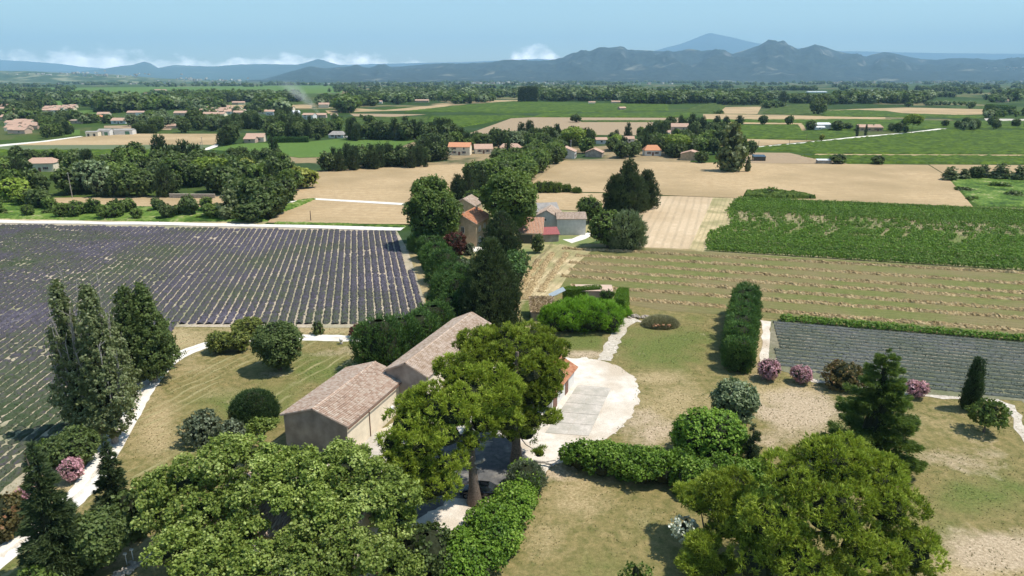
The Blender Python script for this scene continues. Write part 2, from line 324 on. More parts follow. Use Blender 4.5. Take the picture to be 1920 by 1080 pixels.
def spruce_mesh(name, H, Rb, mat, seed, layers=22, dens=1.0, z0=.06, droop=.25, size=.5, tw=.14, open_=.0, shape=1.0, quadr=0.0):
    r = rs(seed); mb = MB()
    for i in range(layers):
        t = i / (layers - 1); z = H * (z0 + (1 - z0) * t * .985); Rl = Rb * ((1 - t) ** shape) * r.uniform(.82, 1.12) + .12
        nb = max(4, int((9 - 4 * t)))
        for b in range(nb):
            if r.rand() < open_: continue
            a = r.uniform(0, 6.283); Lb = Rl * r.uniform(.7, 1.12); n = int(max(8, 46 * Lb * dens)); s = np.sqrt(r.uniform(0.02, 1, n))
            wdt = (.18 + .22 * Lb) * np.sin(np.clip(s, 0, 1) * math.pi * .85 + .2)
            lat = r.normal(size=n) * wdt * .5; zz = z - droop * Lb * s * s + r.normal(size=n) * .12 + .12 * Lb * np.maximum(s - .7, 0)
            ca, sa = math.cos(a), math.sin(a); p = np.stack([ca * s * Lb - sa * lat, sa * s * Lb + ca * lat, zz], 1)
            d = np.stack([ca - sa * lat * .8, sa + ca * lat * .8, np.full(n, .25)], 1)
            tufts(mb, p, unit(d), size, tw, np.clip(.45 + .2 * (s - .5) + r.normal(size=n) * .12, 0, 1), r, 2, .4)
            mb.tube([[0, 0, z], [ca * Lb * .5, sa * Lb * .5, z - droop * Lb * .25], [ca * Lb * .95, sa * Lb * .95, z - droop * Lb * .9]], [.05, .035, .01], 4, .2)
    zz = np.linspace(0, 1, 8); an = np.linspace(0, 2 * math.pi, 9); A, Z = np.meshgrid(an, zz, indexing='ij'); RR = Rb * .3 * (1 - Z) + .03
    mb.grid(np.stack([np.cos(A) * RR, np.sin(A) * RR, H * (z0 + .03 + (.90 - z0) * Z)], -1), .3, 1)
    return mb.mesh(name, [mat, M['twig_shade']])
def trunk_mesh(name, H, r0, mat, seed=0, limbs=None, lean=(0, 0), r1=.35, sides=8):
    r = rs(seed); mb = MB(); n = 7; t = np.linspace(0, 1, n); wob = np.cumsum(r.normal(size=(n, 2)) * .012 * H, 0) * (t[:, None])
    pts = np.stack([wob[:, 0] + lean[0] * t ** 1.3, wob[:, 1] + lean[1] * t ** 1.3, t * H - .15 * (1 - t)], 1)
    mb.tube(pts, r0 * (1 - (1 - r1) * t ** .8) * (1 + .5 * (1 - t) ** 8), sides)
    for l in (limbs or []):
        a = np.array(l[0]) if hasattr(l[0], '__len__') else pts[min(n - 1, int(l[0] * (n - 1)))]; b = np.array(l[1]); mid = (a + b) / 2 + [0, 0, -.08 * np.linalg.norm(b - a)] + r.normal(size=3) * .05 * np.linalg.norm(b - a); rl = l[2]
        mb.tube([a, (a + mid) / 2, mid, (mid + b) / 2 + [0, 0, .03], b], [rl, rl * .85, rl * .65, rl * .45, rl * .2], 6)
    return mb.mesh(name, mat, True)

def inpoly(x, y, poly):
    poly = np.asarray(poly); c = np.zeros(np.shape(x), bool); j = len(poly) - 1
    for i in range(len(poly)):
        xi, yi = poly[i][:2]; xj, yj = poly[j][:2]
        c ^= ((yi > y) != (yj > y)) & (x < (xj - xi) * (y - yi) / ((yj - yi) or 1e-9) + xi); j = i
    return c
LAYER = [0, 0]
def layer_z(px, world_pts):
    near = world_pts or max(p[1] for p in px) > 440; LAYER[near] += 1; return .006 + .004 * LAYER[1] if near else .03 + .004 * LAYER[0]
def sheet(name, px, mat, z=None, world_pts=False):
    z = z if z is not None else layer_z(px, world_pts)
    pts = [p if world_pts else P(*p) for p in px]; me = bpy.data.meshes.new(name)
    me.from_pydata([(p[0], p[1], z) for p in pts], [], [list(range(len(pts)))]); me.materials.append(mat); me.update()
    if me.polygons[0].normal.z < 0: me.flip_normals()
    return struct(obj(name, me))
def ribbon(name, px, width, mat, z=None, sub=6, jit=.12, world_pts=False):
    z = z if z is not None else layer_z(px, world_pts)
    c = np.array([(p if world_pts else P(*p))[:2] for p in px], float); out = []
    for i in range(len(c) - 1):
        p0, p1, p2, p3 = c[max(i - 1, 0)], c[i], c[i + 1], c[min(i + 2, len(c) - 1)]
        for k in range(sub):
            t = k / sub; out.append(.5 * ((2 * p1) + (-p0 + p2) * t + (2 * p0 - 5 * p1 + 4 * p2 - p3) * t * t + (-p0 + 3 * p1 - 3 * p2 + p3) * t ** 3))
    out.append(c[-1]); c = np.array(out); t = np.gradient(c, axis=0); t = unit(t); nrm = np.stack([-t[:, 1], t[:, 0]], 1)
    r = rs(len(px)); wv = (width / 2 + r.normal(size=(len(c), 1)) * jit); wv2 = (width / 2 + r.normal(size=(len(c), 1)) * jit)
    G = np.stack([np.c_[c + nrm * wv, np.full(len(c), z)], np.c_[c - nrm * wv2, np.full(len(c), z)]], 1)
    mb = MB(); mb.grid(G); me = mb.mesh(name, mat)
    if me.polygons[0].normal.z < 0: me.flip_normals()
    return struct(obj(name, me))
def carpet(name, px, cell, h, mat, label, cat='field', seed=0, freq=.35, rot=0.0, rows=0, rowdepth=.6, kind='stuff', edge=0.0):
    """uneven mass of low plants filling a field outline: displaced grid with a skirt at its edge"""
    w = np.array([P(*p)[:2] for p in px]); c_, s_ = math.cos(-rot), math.sin(-rot); Rm = np.array([[c_, -s_], [s_, c_]]); q = w @ Rm.T
    lo, hi = q.min(0) - cell, q.max(0) + cell; nx, ny = int((hi[0] - lo[0]) / cell) + 2, int((hi[1] - lo[1]) / cell) + 2
    X, Y = np.meshgrid(lo[0] + np.arange(nx) * cell, lo[1] + np.arange(ny) * cell, indexing='ij')
    r = rs(seed + 11); X = X + r.uniform(-.3, .3, X.shape) * cell; Y = Y + r.uniform(-.3, .3, X.shape) * cell
    ins = inpoly(X, Y, q); n = fbm(X * freq, Y * freq, seed) ; Z = h * (.55 + .75 * (n - .3) + r.uniform(-.15, .15, X.shape))
    if rows: Z *= 1 - rowdepth * (.5 + .5 * np.cos(Y / rows * 2 * math.pi)) * 1.0
    Z = np.where(ins, np.maximum(Z, .05), -.02); wx = X * math.cos(rot) - Y * math.sin(rot); wy = X * math.sin(rot) + Y * math.cos(rot)
    a = np.arange(nx * ny).reshape(nx, ny); keep = (ins[:-1, :-1] | ins[1:, :-1] | ins[:-1, 1:] | ins[1:, 1:])
    F = np.stack([a[:-1, :-1], a[1:, :-1], a[1:, 1:], a[:-1, 1:]], -1)[keep]; used = np.unique(F); mp = -np.ones(nx * ny, int); mp[used] = np.arange(len(used))
    V = np.stack([wx, wy, Z], -1).reshape(-1, 3)[used]; mb = MB(); mb.add(V, mp[F], np.clip(.5 + (n.ravel()[used] - .5) * 1.2 + r.normal(size=len(used)) * .13, 0, 1))
    return tag(obj(name, mb.mesh(name, mat)), label, cat, kind=kind)
#@@PART2
# ------------------------------------------------------------------ far ground, air, mountains
M['far'] = None
def far_ground():
    m, nt, L = newmat('plain_fields'); v = worldvec(nt, L, .28)
    vo = nd(nt, 'ShaderNodeTexVoronoi', feature='F1', distance='CHEBYCHEV'); vo.inputs['Scale'].default_value = 1 / 190; L(v, vo.inputs['Vector']); vo.inputs['Randomness'].default_value = .85
    sc_ = nd(nt, 'ShaderNodeSeparateColor'); L(vo.outputs['Color'], sc_.inputs[0])
    r = ramp(nt, [(0, (.04, .075, .012)), (.34, (.06, .105, .016)), (.58, (.08, .12, .025)), (.72, (.11, .13, .04)), (.86, (.36, .27, .15)), (.93, (.22, .19, .09))]); r.color_ramp.interpolation = 'CONSTANT'
    L(sc_.outputs[0], r.inputs[0]); n = noise(nt, L, v, .02, 4); n2 = noise(nt, L, v, .3, 3)
    col = mixc(nt, L, contrast(nt, L, n, .52, .6), r.outputs[0], (.05, .085, .03)); col = mixc(nt, L, contrast(nt, L, n2, .3, .7), col, mixc(nt, L, 1.0, col, (.7, .7, .7), 'MULTIPLY'))
    finish(nt, L, col, .95, n2, .5, .3, .1); return m
M['far'] = far_ground()
me = bpy.data.meshes.new('ground'); me.from_pydata([(-56000, -2500, -.03), (56000, -2500, -.03), (56000, 36000, -.03), (-56000, 36000, -.03)], [], [(0, 1, 2, 3)]); me.materials.append(M['far'])
struct(obj('ground', me))
HAZE_DENSITY = 5.2e-5
def haze():
    m, nt, L = newmat('air'); pv = nd(nt, 'ShaderNodeVolumePrincipled'); pv.inputs['Color'].default_value = (.45, .73, 1.0, 1); pv.inputs['Density'].default_value = HAZE_DENSITY; pv.inputs['Anisotropy'].default_value = 0.0
    o = nd(nt, 'ShaderNodeOutputMaterial'); L(pv.outputs[0], o.inputs['Volume'])
    try: m.cycles.homogeneous_volume = True
    except Exception: pass
    mb = MB(); mb.box((0, 17000, 1024.5), (114000, 41000, 2051)); tag(obj('haze', mb.mesh('haze', m)), 'pale blue summer haze filling the air over the plain', 'haze', kind='stuff')
haze()
def mountain_mat(name, base, base2, pale, rock=None, patch=(.6, .68), scl=1 / 400):
    m, nt, L = newmat(name); g = nd(nt, 'ShaderNodeNewGeometry'); v = g.outputs['Position']
    n = noise(nt, L, v, scl, 5); n2 = noise(nt, L, v, scl * 7, 3); n3 = noise(nt, L, v, scl * .5, 2)
    col = mixc(nt, L, contrast(nt, L, n2, .35, .65), base, base2); s = nd(nt, 'ShaderNodeSeparateXYZ'); L(v, s.inputs[0])
    col = mixc(nt, L, contrast(nt, L, n, *patch), col, pale)
    if rock:
        sn = nd(nt, 'ShaderNodeSeparateXYZ'); L(g.outputs['Normal'], sn.inputs[0]); q = contrast(nt, L, sn.outputs[2], .82, .6); a = nd(nt, 'ShaderNodeMath', operation='MULTIPLY'); L(q, a.inputs[0]); L(contrast(nt, L, n3, .42, .6), a.inputs[1]); col = mixc(nt, L, a.outputs[0], col, rock)
    finish(nt, L, col, .95, n2, .6, 12, .05); return m
def mountain_range(name, prof, Y, depth, foot, mat, seed, step=5, rows=34, rough=.35, jag=.6, ravine=1.0):
    px = np.array([p[0] for p in prof], float); py = np.array([p[1] for p in prof], float); xs = np.arange(px[0], px[-1] + 1, step); ys = np.interp(xs, px, py)
    # slight smoothing and a natural jagged edge
    ys = ys + (fbm(xs / 13, xs * 0 + seed, seed) - .5) * jag * 3.0
    Z = np.array([PY(x, y, Y)[2] for x, y in zip(xs, ys)]); X = (xs - 960) / FPX * (Y * cp + CAM_H * sp)
    G = []; T = []
    for k in range(rows + 6):
        t = k / (rows - 1) if k < rows else 1 - (k - rows + 1) * .12
        yy = Y - depth * (1 - t) if k < rows else Y + depth * .12 * (k - rows + 1)
        nn = fbm(X / (depth * .16) + 3, np.full_like(X, yy / (depth * .22)), seed + 5, 5); rid = 1 - np.abs(2 * nn - 1) * 1.5
        s = t ** 1.35 if k < rows else t
        h = foot + (Z - foot) * s * (1 + (rid - .45) * rough * ravine * 4 * t * (1 - t) * 1.1) + (fbm(X / 500, np.full_like(X, yy / 500), seed + 9) - .5) * (Z.max() - foot) * .12 * (1 - t) * min(1, t * 6)
        if k < rows: h = np.where(t > .88, np.minimum(h, Z - (1 - t) * 4), h)
        G.append(np.stack([X * (yy / Y), np.full_like(X, yy), np.maximum(h, foot - 2)], 1))
    mb = MB(); mb.grid(np.array(G)); return struct(obj(name, mb.mesh(name, mat, True)))
mm_b = mountain_mat('hazy_wooded_slope', (.022, .036, .038), (.055, .070, .060), (.24, .23, .18), (.24, .22, .19), (.60, .70), 1 / 420)  # wooded slope tinted blue: part of the distance haze is in its colour
mm_f = mountain_mat('far_slope', (.04, .06, .04), (.07, .09, .06), (.16, .17, .13), (.26, .25, .24), (.6, .75), 1 / 1500)
mm_d = mountain_mat('cultivated_hill', (.03, .055, .025), (.07, .11, .04), (.26, .26, .15), None, (.50, .60), 1 / 260)
mountain_range('mountain', [(-900, 112), (-300, 105), (0, 112), (60, 115), (110, 119), (160, 125), (230, 131), (330, 131), (700, 120), (880, 116), (970, 112), (1010, 110), (1040, 113), (1120, 108), (1190, 100), (1225, 95), (1245, 89), (1272, 82), (1290, 75), (1306, 68), (1323, 61.5), (1342, 65), (1370, 71), (1410, 80.5), (1450, 86), (1500, 91), (1560, 95.5), (1640, 97), (1760, 99.5), (1920, 101), (2300, 100), (2900, 108)], 33000, 9000, 0, mm_f, 3, step=6, rough=.22, jag=.18)
mountain_range('mountain_range', [(-700, 126), (-200, 130), (150, 134), (190, 130), (233, 123.5), (250, 122), (262, 119), (275, 115.5), (285, 118), (300, 127), (330, 121.5), (345, 122.5), (400, 124.5), (450, 121), (500, 120), (560, 121.5), (580, 116), (598, 110.5), (610, 113), (635, 121), (665, 125), (720, 124), (790, 126), (900, 130), (1000, 133)], 22000, 6000, 0, mm_f, 9, rough=.3, jag=.3)
mountain_range('hills', [(400, 157), (490, 150), (520, 142), (560, 131), (583, 125), (610, 128), (640, 125.5), (660, 124), (672, 122), (685, 126), (695, 127), (712, 120.7), (722, 121), (735, 127), (760, 124), (800, 120), (830, 119), (880, 119.5), (920, 117), (945, 112.5), (975, 113.5), (1010, 115), (1040, 113.5), (1060, 107), (1080, 98), (1090, 95), (1105, 95.5), (1118, 91), (1150, 88.5), (1160, 87), (1168, 91), (1175, 96), (1200, 95), (1230, 95.5), (1260, 97), (1290, 94), (1310, 96), (1335, 94), (1355, 96), (1368, 101), (1400, 91), (1420, 84), (1428, 80), (1434, 77), (1438, 80), (1442, 78.5), (1450, 81), (1460, 80), (1475, 85), (1490, 93), (1505, 88), (1520, 83), (1535, 87), (1560, 96), (1580, 100), (1610, 105), (1618, 106), (1625, 103), (1650, 97), (1670, 100), (1690, 105), (1720, 111), (1750, 113), (1780, 110), (1800, 109.5), (1830, 111), (1860, 114), (1880, 111), (1900, 109.5), (1940, 110), (2100, 104), (2400, 112), (2800, 118)], 12500, 5000, 0, mm_b, 21, step=3.5, rows=50, rough=.62, jag=.5, ravine=1.3)
mountain_range('low_hills', [(-700, 128), (-100, 131), (0, 133), (60, 133.5), (100, 136), (150, 137.5), (220, 140), (300, 147), (400, 151), (560, 155)], 8200, 2600, 0, mm_d, 31, step=5, rows=34, rough=.4, jag=.4)

# far villages on the slopes: specks of pale walls
def specks(name, label, spots, seed, size=14, Yoff=1.0):
    r = rs(seed); mb = MB()
    for (x, y, rx, ry, n, Y) in spots:
        for _ in range(n):
            q = PY(x + r.normal() * rx, y + r.normal() * ry, Y); s = size * r.uniform(.6, 1.5); mb.box((q[0], q[1], q[2]), (s * 1.5, s, s * .8), r.uniform(0, 3), r.rand())
    tag(obj(name, mb.mesh(name, M['speck'])), label, 'village', kind='stuff')
M['speck'] = tonemat('pale_walls', [(.2, (.42, .34, .27)), (.8, (.62, .58, .52))])

# ------------------------------------------------------------------ field materials
M['wheat'] = soil('cut_wheat', (.44, .31, .17), (.54, .395, .23), (.38, .275, .15), .02, .35, 2.2, 4.5, R(-6), .4, .2)
M['wheat2'] = soil('pale_tracks_wheat', (.56, .42, .27), (.66, .51, .34), (.50, .37, .23), .03, .4, 2.5, 2.6, R(73), .4, .42)
M['plough'] = soil('ploughed_earth', (.32, .23, .145), (.43, .32, .20), (.37, .27, .17), .02, .3, 2, 6, R(-5), .4, .2)
M['grey_green'] = soil('grey_green_crop', (.10, .14, .06), (.17, .20, .10), (.14, .17, .09), .02, .2, 1.4)
M['meadow'] = soil('alfalfa', (.09, .155, .03), (.13, .205, .045), (.10, .17, .035), .02, .3, 1.6)
M['ryegrass'] = soil('rough_grass', (.26, .24, .10), (.46, .38, .20), (.19, .23, .08), .06, .5, 2.4)
M['hay'] = soil('mown_hay_field', (.135, .15, .045), (.205, .20, .072), (.22, .18, .085), .05, .7, 3.0, 1.6, R(-17), .5, .3)
M['strawy'] = soil('straw_ground', (.48, .37, .20), (.66, .52, .31), (.33, .29, .14), .09, .6, 2.6, 1.4, R(70), .6, .5)
M['lavsoil'] = soil('lavender_soil', (.42, .34, .25), (.55, .46, .34), (.30, .28, .17), .08, .9, 3.5)
M['vsoil'] = soil('vineyard_soil', (.24, .22, .10), (.38, .31, .18), (.16, .19, .06), .05, .7, 2.5)
M['gravel'] = soil('white_gravel', (.74, .68, .59), (.86, .81, .73), (.66, .58, .48), .12, .9, 6, bstr=.35, patch=(.5, .8))
M['court'] = soil('court_gravel', (.66, .58, .48), (.80, .73, .63), (.56, .46, .35), .14, .7, 5, bstr=.35)
M['stonepath'] = soil('stone_path', (.45, .38, .30), (.72, .65, .55), (.52, .45, .35), .3, 1.6, 5)
M['concrete'] = soil('old_concrete', (.52, .46, .39), (.64, .57, .49), (.44, .40, .33), .35, 1.2, 7, bstr=.2)
M['vinecarpet'] = tonemat('vine_canopy', [(.1, (.03, .055, .003)), (.5, (.058, .102, .005)), (.9, (.11, .165, .010))], .8, 1.1, .15, .8)
M['vinecarpet2'] = tonemat('dull_vine_canopy', [(.1, (.025, .045, .005)), (.5, (.055, .088, .010)), (.9, (.10, .135, .02))], .8, 1.0, .15, .8)
M['scrubcarpet'] = tonemat('scrub', [(.1, (.035, .07, .014)), (.45, (.09, .16, .025)), (.75, (.17, .24, .05)), (.95, (.35, .32, .16))], .85, .8, .1, .8)

V = 'vineyard'
sheet('field', [(880, 250), (958, 222), (1000, 220), (1275, 221), (1265, 254), (1100, 253), (940, 254)], M['plough'])
sheet('field', [(1318, 214), (1350, 214), (1510, 217), (1590, 219), (1690, 225), (1585, 224), (1320, 224)], M['wheat'])
sheet('field', [(1360, 201), (1428, 200), (1420, 213.5), (1345, 213.5)], M['wheat'])
sheet('field', [(1600, 204.5), (1700, 201.5), (1850, 205), (1860, 214), (1800, 215.5), (1690, 212), (1660, 207.5), (1545, 208)], M['wheat'])
sheet('field', [(1600, 219.5), (1660, 219.8), (1660, 222.5), (1600, 222.5)], M['wheat'])
sheet('field', [(1845, 222), (1960, 224), (1960, 231), (1855, 234)], M['concrete'])
sheet('field', [(656, 213), (800, 214.5), (740, 219), (664, 218)], M['plough'])
sheet('field', [(665, 203), (720, 206.5), (842, 195), (850, 197), (800, 206), (663, 210)], M['wheat'])
sheet('field', [(1060, 200), (1160, 195.5), (1180, 197), (1140, 201)], M['wheat'])
sheet('field', [(916, 188), (974, 188), (974, 191), (900, 191)], M['wheat'])
sheet('field', [(540, 197), (585, 197), (585, 203), (540, 203)], M['wheat'])
sheet('field', [(415, 197), (495, 197), (495, 202), (420, 202)], M['wheat'])
sheet('field', [(610, 207), (680, 204), (680, 209), (615, 213)], M['wheat'])
sheet('field', [(380, 223), (478, 217), (474, 226), (400, 228)], M['plough'])
sheet('meadow', [(400, 232), (420, 228), (466, 225), (455, 237), (405, 240)], M['meadow'])
sheet('meadow', [(63, 190), (180, 187), (160, 198), (70, 199)], M['meadow'])
sheet('meadow', [(110, 209), (187, 206), (187, 214), (110, 223)], M['meadow'])
sheet('meadow', [(122, 245), (150, 243), (150, 253), (122, 255)], M['meadow'])
sheet('meadow', [(-400, 166), (150, 164), (640, 160), (642, 174), (330, 181), (150, 174), (-400, 176)], M['meadow'])
sheet('field', [(195, 236), (330, 233), (320, 244), (195, 240)], M['plough'])
sheet('meadow', [(388, 281), (440, 271), (470, 268.5), (577, 266), (640, 260), (787, 262), (745, 277), (682, 288), (640, 294), (560, 296), (490, 287)], M['meadow'])
sheet('field', [(28, 272), (100, 262.5), (160, 256.5), (250, 251), (416, 251), (411, 259), (405, 271.5), (280, 272), (60, 272.5)], M['wheat'])
sheet('field', [(-300, 280), (28, 272.5), (405, 271.5), (398, 280), (375, 284), (230, 281.5), (0, 281)], M['grey_green'])
sheet('road', [(-200, 281), (0, 271.5), (75, 265), (150, 255.5), (157, 256), (90, 265.5), (0, 275), (-200, 285)], M['gravel'])
sheet('road', [(374, 283), (392, 281), (408, 275), (410, 270), (404, 271)], M['gravel'])
sheet('field', [(540, 366), (548, 350), (590, 322), (640, 318), (700, 316), (790, 311), (928, 306), (945, 312), (900, 340), (870, 372), (760, 381.5), (590, 372), (556, 378)], M['wheat'])
sheet('field', [(500, 418), (540, 383), (590, 375), (760, 386), (775, 421), (640, 420)], M['wheat'])
sheet('road', [(545, 378), (590, 372), (760, 381.5), (870, 379), (910, 386), (900, 390), (868, 383), (760, 385.5), (590, 375), (540, 381)], M['gravel'])
sheet('field', [(985, 352), (1030, 318), (1058, 301), (1200, 303), (1290, 305), (1590, 308), (1740, 309.5), (1774, 330), (1825, 389), (1600, 379), (1380, 372), (1232, 366), (1125, 361), (1000, 359)], M['wheat'])
sheet('field', [(1742, 309), (2050, 311), (2050, 326), (1776, 330)], M['wheat'])
sheet('field', [(1380, 286), (1480, 287), (1520, 296), (1590, 307.5), (1400, 306)], M['plough'])
sheet('field', [(1398, 261), (1528, 264), (1405, 276)], M['wheat'])
sheet('field', [(1330, 234), (1340, 229), (1504, 231), (1512, 244), (1503, 245), (1496, 233.5), (1340, 232)], M['wheat'])
sheet('road', [(1390, 281), (1402, 277), (1520, 266), (1600, 257), (1700, 249), (1758, 241.5), (1775, 241.5), (1770, 243), (1700, 251), (1600, 260), (1520, 269), (1405, 280)], M['gravel'])
sheet('field', [(1530, 289), (1700, 290), (2050, 291), (2050, 293), (1700, 292), (1525, 291.5)], M['wheat'])
sheet('field', [(1000, 361), (1130, 363), (1142, 380), (1125, 398), (1010, 392), (975, 380)], M['wheat'])
sheet('field', [(1206, 367.5), (1338, 368), (1324, 400), (1292, 467), (1188, 463), (1198, 400)], M['wheat2'])
sheet('rough_ground', [(1338, 368), (1376, 372), (1366, 400), (1380, 430), (1345, 447), (1318, 473), (1292, 467), (1324, 400)], M['strawy'])
sheet('field', [(80, 372), (440, 366), (475, 372), (445, 389), (340, 390), (200, 390), (100, 384)], M['wheat'])
sheet('vineyard_ground', [(1376, 372), (2150, 398), (2150, 524), (1920, 510), (1318, 472), (1345, 446), (1366, 430)], M['vsoil'])
sheet('yard', [(838, 376), (1000, 382), (1120, 398), (1150, 440), (1100, 458), (985, 485), (860, 480), (830, 455)], M['ryegrass'])
sheet('road', [(1055, 449), (1072, 448), (1095, 438), (1112, 434), (1112, 440), (1098, 448), (1072, 456)], M['gravel'])
sheet('road', [(872, 463), (912, 463), (912, 473), (868, 472)], M['gravel'])
sheet('hay_field', [(1318, 472), (1920, 509), (2150, 525), (2150, 650), (1920, 630), (1560, 602), (1440, 597), (1240, 582), (1170, 570), (1000, 540), (1010, 500), (1050, 462), (1190, 464)], M['hay'])
sheet('straw_verge', [(1050, 458), (1110, 470), (1075, 500), (1050, 540), (1040, 556), (975, 566), (955, 585), (975, 510), (1010, 478)], M['strawy'])
sheet('lavender_ground', [(-900, 410), (0, 418), (742, 429), (765, 470), (795, 560), (802, 588), (745, 614), (640, 615), (325, 613), (235, 690), (130, 800), (60, 890), (-20, 960), (-500, 1300)], M['lavsoil'])
sheet('lavender_ground', [(1446, 600), (1920, 641), (2200, 660), (2200, 830), (1960, 790), (1915, 752), (1740, 740), (1620, 724), (1540, 714), (1440, 690)], soil('dark_lavender_soil', (.20, .18, .12), (.30, .27, .19), (.16, .17, .09), .1, .9, 3.5))  # darker soil than under the left lavender
ribbon('road', [(-700, 404), (0, 415.5), (380, 421.5), (755, 430)], 4.6, M['gravel'], jit=.25)
ribbon('verge', [(-400, 404), (0, 411), (380, 417), (500, 419)], 3.0, M['strawy'], jit=.5)

# ------------------------------------------------------------------ garden ground near the camera
def proj(X, Y):
    zc = Y * cp + CAM_H * sp; yc = Y * sp - CAM_H * cp; return 960 + FPX * X / zc, 540 - FPX * yc / zc
def near_ground():
    xs = np.arange(-120, 165, 1.0); ys = np.arange(40, 190, 1.0); X, Y = np.meshgrid(xs, ys, indexing='ij'); px, py = proj(X, Y)
    # (x, y, rx, ry, kind, strength): kinds green, bare, straw
    B = [(600, 690, 130, 28, 'g', .8), (480, 760, 140, 60, 'g', .6), (380, 850, 90, 40, 'g', .45), (300, 900, 60, 60, 'g', .4), (640, 662, 60, 14, 'b', .35), (290, 800, 50, 70, 's', .9), (350, 690, 60, 30, 's', .45), (420, 730, 90, 18, 's', .4),
         (330, 635, 90, 22, 's', 1.1), (200, 780, 50, 90, 's', 1.1), (120, 880, 60, 60, 's', 1.1), (240, 700, 40, 50, 's', 1.1), (40, 930, 60, 50, 's', .9), (20, 1060, 60, 30, 'g', .7), (230, 1050, 90, 40, 's', .7),
         (520, 700, 50, 10, 'b', .5), (620, 640, 160, 12, 'g', .4), (560, 620, 200, 9, 's', .9),
         (1250, 650, 110, 55, 'g', .75), (1180, 645, 40, 22, 'g', .6), (1300, 600, 90, 20, 'g', .35), (1090, 640, 50, 20, 'g', 1.0), (1090, 665, 60, 9, 'b', .8), (1230, 710, 60, 18, 's', .9), (1250, 760, 80, 50, 's', .9), (1210, 800, 60, 40, 'b', .8),
         (1420, 740, 80, 30, 's', .9), (1500, 770, 90, 50, 'b', .95), (1480, 730, 80, 16, 's', 1.0), (1420, 650, 26, 60, 's', 1.3), (1470, 815, 70, 30, 'b', .6), (1780, 800, 120, 50, 's', .35), (1780, 860, 110, 34, 'b', .5), (1850, 930, 130, 40, 'g', .75), (1900, 880, 60, 40, 'g', .25),
         (1870, 1040, 90, 40, 'b', 1.3), (1840, 1075, 120, 30, 's', 1.2), (1770, 980, 40, 60, 'g', .3), (1080, 930, 90, 50, 's', .8), (1160, 985, 110, 60, 's', .35), (1110, 1060, 140, 36, 'g', .35), (1200, 1000, 60, 50, 'g', .35), (1030, 1010, 50, 60, 's', .6), (1040, 890, 40, 20, 'b', .7),
         (985, 590, 22, 34, 'g', .8), (960, 570, 16, 50, 's', 1.2), (1010, 610, 50, 8, 'b', .8), (1060, 690, 30, 25, 'g', .4), (830, 640, 60, 60, 's', .5), (900, 560, 50, 60, 's', .6), (1650, 760, 90, 20, 's', .4), (1880, 790, 30, 20, 's', .5), (770, 960, 60, 50, 'b', .8), (790, 520, 20, 90, 's', 1.2)]
    att = {k: np.zeros_like(X) for k in 'gbs'}
    for (x, y, rx, ry, k, s) in B: att[k] = np.maximum(att[k], s * np.exp(-(((px - x) / rx) ** 2 + ((py - y) / ry) ** 2)))
    att['s'] = np.maximum(att['s'], np.clip((Y - 150) / 10, 0, 1) * .6)
    mb = MB(); mb.grid(np.stack([X, Y, X * 0], -1))
    m, nt, L = newmat('garden_turf'); v = worldvec(nt, L)
    nb, nm, nf, nff = noise(nt, L, v, .16, 5, .62), noise(nt, L, v, .9, 4, .65), noise(nt, L, v, 3.2, 4, .7), noise(nt, L, v, 11, 3, .7)
    col = mixc(nt, L, contrast(nt, L, nm, .34, .66), (.185, .175, .06), (.37, .285, .125))
    def lay(att_, c1, c2, sharp=.30):
        nonlocal col
        a = nd(nt, 'ShaderNodeAttribute', attribute_name=att_); s1 = nd(nt, 'ShaderNodeMath', operation='MULTIPLY_ADD'); L(nb, s1.inputs[0]); s1.inputs[1].default_value = 1.5; L(a.outputs['Fac'], s1.inputs[2])
        s2 = nd(nt, 'ShaderNodeMath', operation='MULTIPLY_ADD'); L(nm, s2.inputs[0]); s2.inputs[1].default_value = .6; L(s1.outputs[0], s2.inputs[2])
        col = mixc(nt, L, contrast(nt, L, s2.outputs[0], 1.30, 1.30 + sharp * 2), col, mixc(nt, L, contrast(nt, L, nf, .35, .65), c1, c2))
    lay('g', (.125, .16, .04), (.215, .235, .07), .22); lay('s', (.40, .295, .15), (.58, .45, .25), .30); lay('b', (.46, .34, .22), (.66, .52, .36), .24)
    # mowing streaks that fan over the left lawn
    vs = worldvec(nt, L, R(-66)); w = nd(nt, 'ShaderNodeTexWave', wave_type='BANDS', bands_direction='Y'); w.inputs['Scale'].default_value = .314 / 1.9; w.inputs['Distortion'].default_value = 5; w.inputs['Detail'].default_value = 5; w.inputs['Detail Scale'].default_value = .8; L(vs, w.inputs[0])
    st = nd(nt, 'ShaderNodeMath', operation='MULTIPLY'); L(contrast(nt, L, w.outputs[0], .75, 1.0), st.inputs[0]); L(contrast(nt, L, noise(nt, L, v, .11, 2), .45, .62), st.inputs[1])
    s3 = nd(nt, 'ShaderNodeMath', operation='MULTIPLY'); L(st.outputs[0], s3.inputs[0]); sx_ = nd(nt, 'ShaderNodeSeparateXYZ'); L(v, sx_.inputs[0]); L(contrast(nt, L, sx_.outputs[0], -18, -26), s3.inputs[1])
    s4 = nd(nt, 'ShaderNodeMath', operation='MULTIPLY'); L(s3.outputs[0], s4.inputs[0]); s4.inputs[1].default_value = .8; col = mixc(nt, L, s4.outputs[0], col, (.46, .40, .20))
    col = mixc(nt, L, .75, col, mixc(nt, L, contrast(nt, L, nff, .28, .7), (.45, .45, .42), (1.05, 1.05, 1.05)), 'MULTIPLY'); col = mixc(nt, L, 1.0, col, mixc(nt, L, contrast(nt, L, nf, .3, .62), (.78, .80, .78), (1.12, 1.12, 1.12)), 'MULTIPLY')
    finish(nt, L, col, .95, nff, .7, .08, .1)
    me = mb.mesh('garden_ground', m)
    for k in 'gbs': a = me.attributes.new(k, 'FLOAT', 'POINT'); a.data.foreach_set('value', att[k].ravel().astype(np.float32))
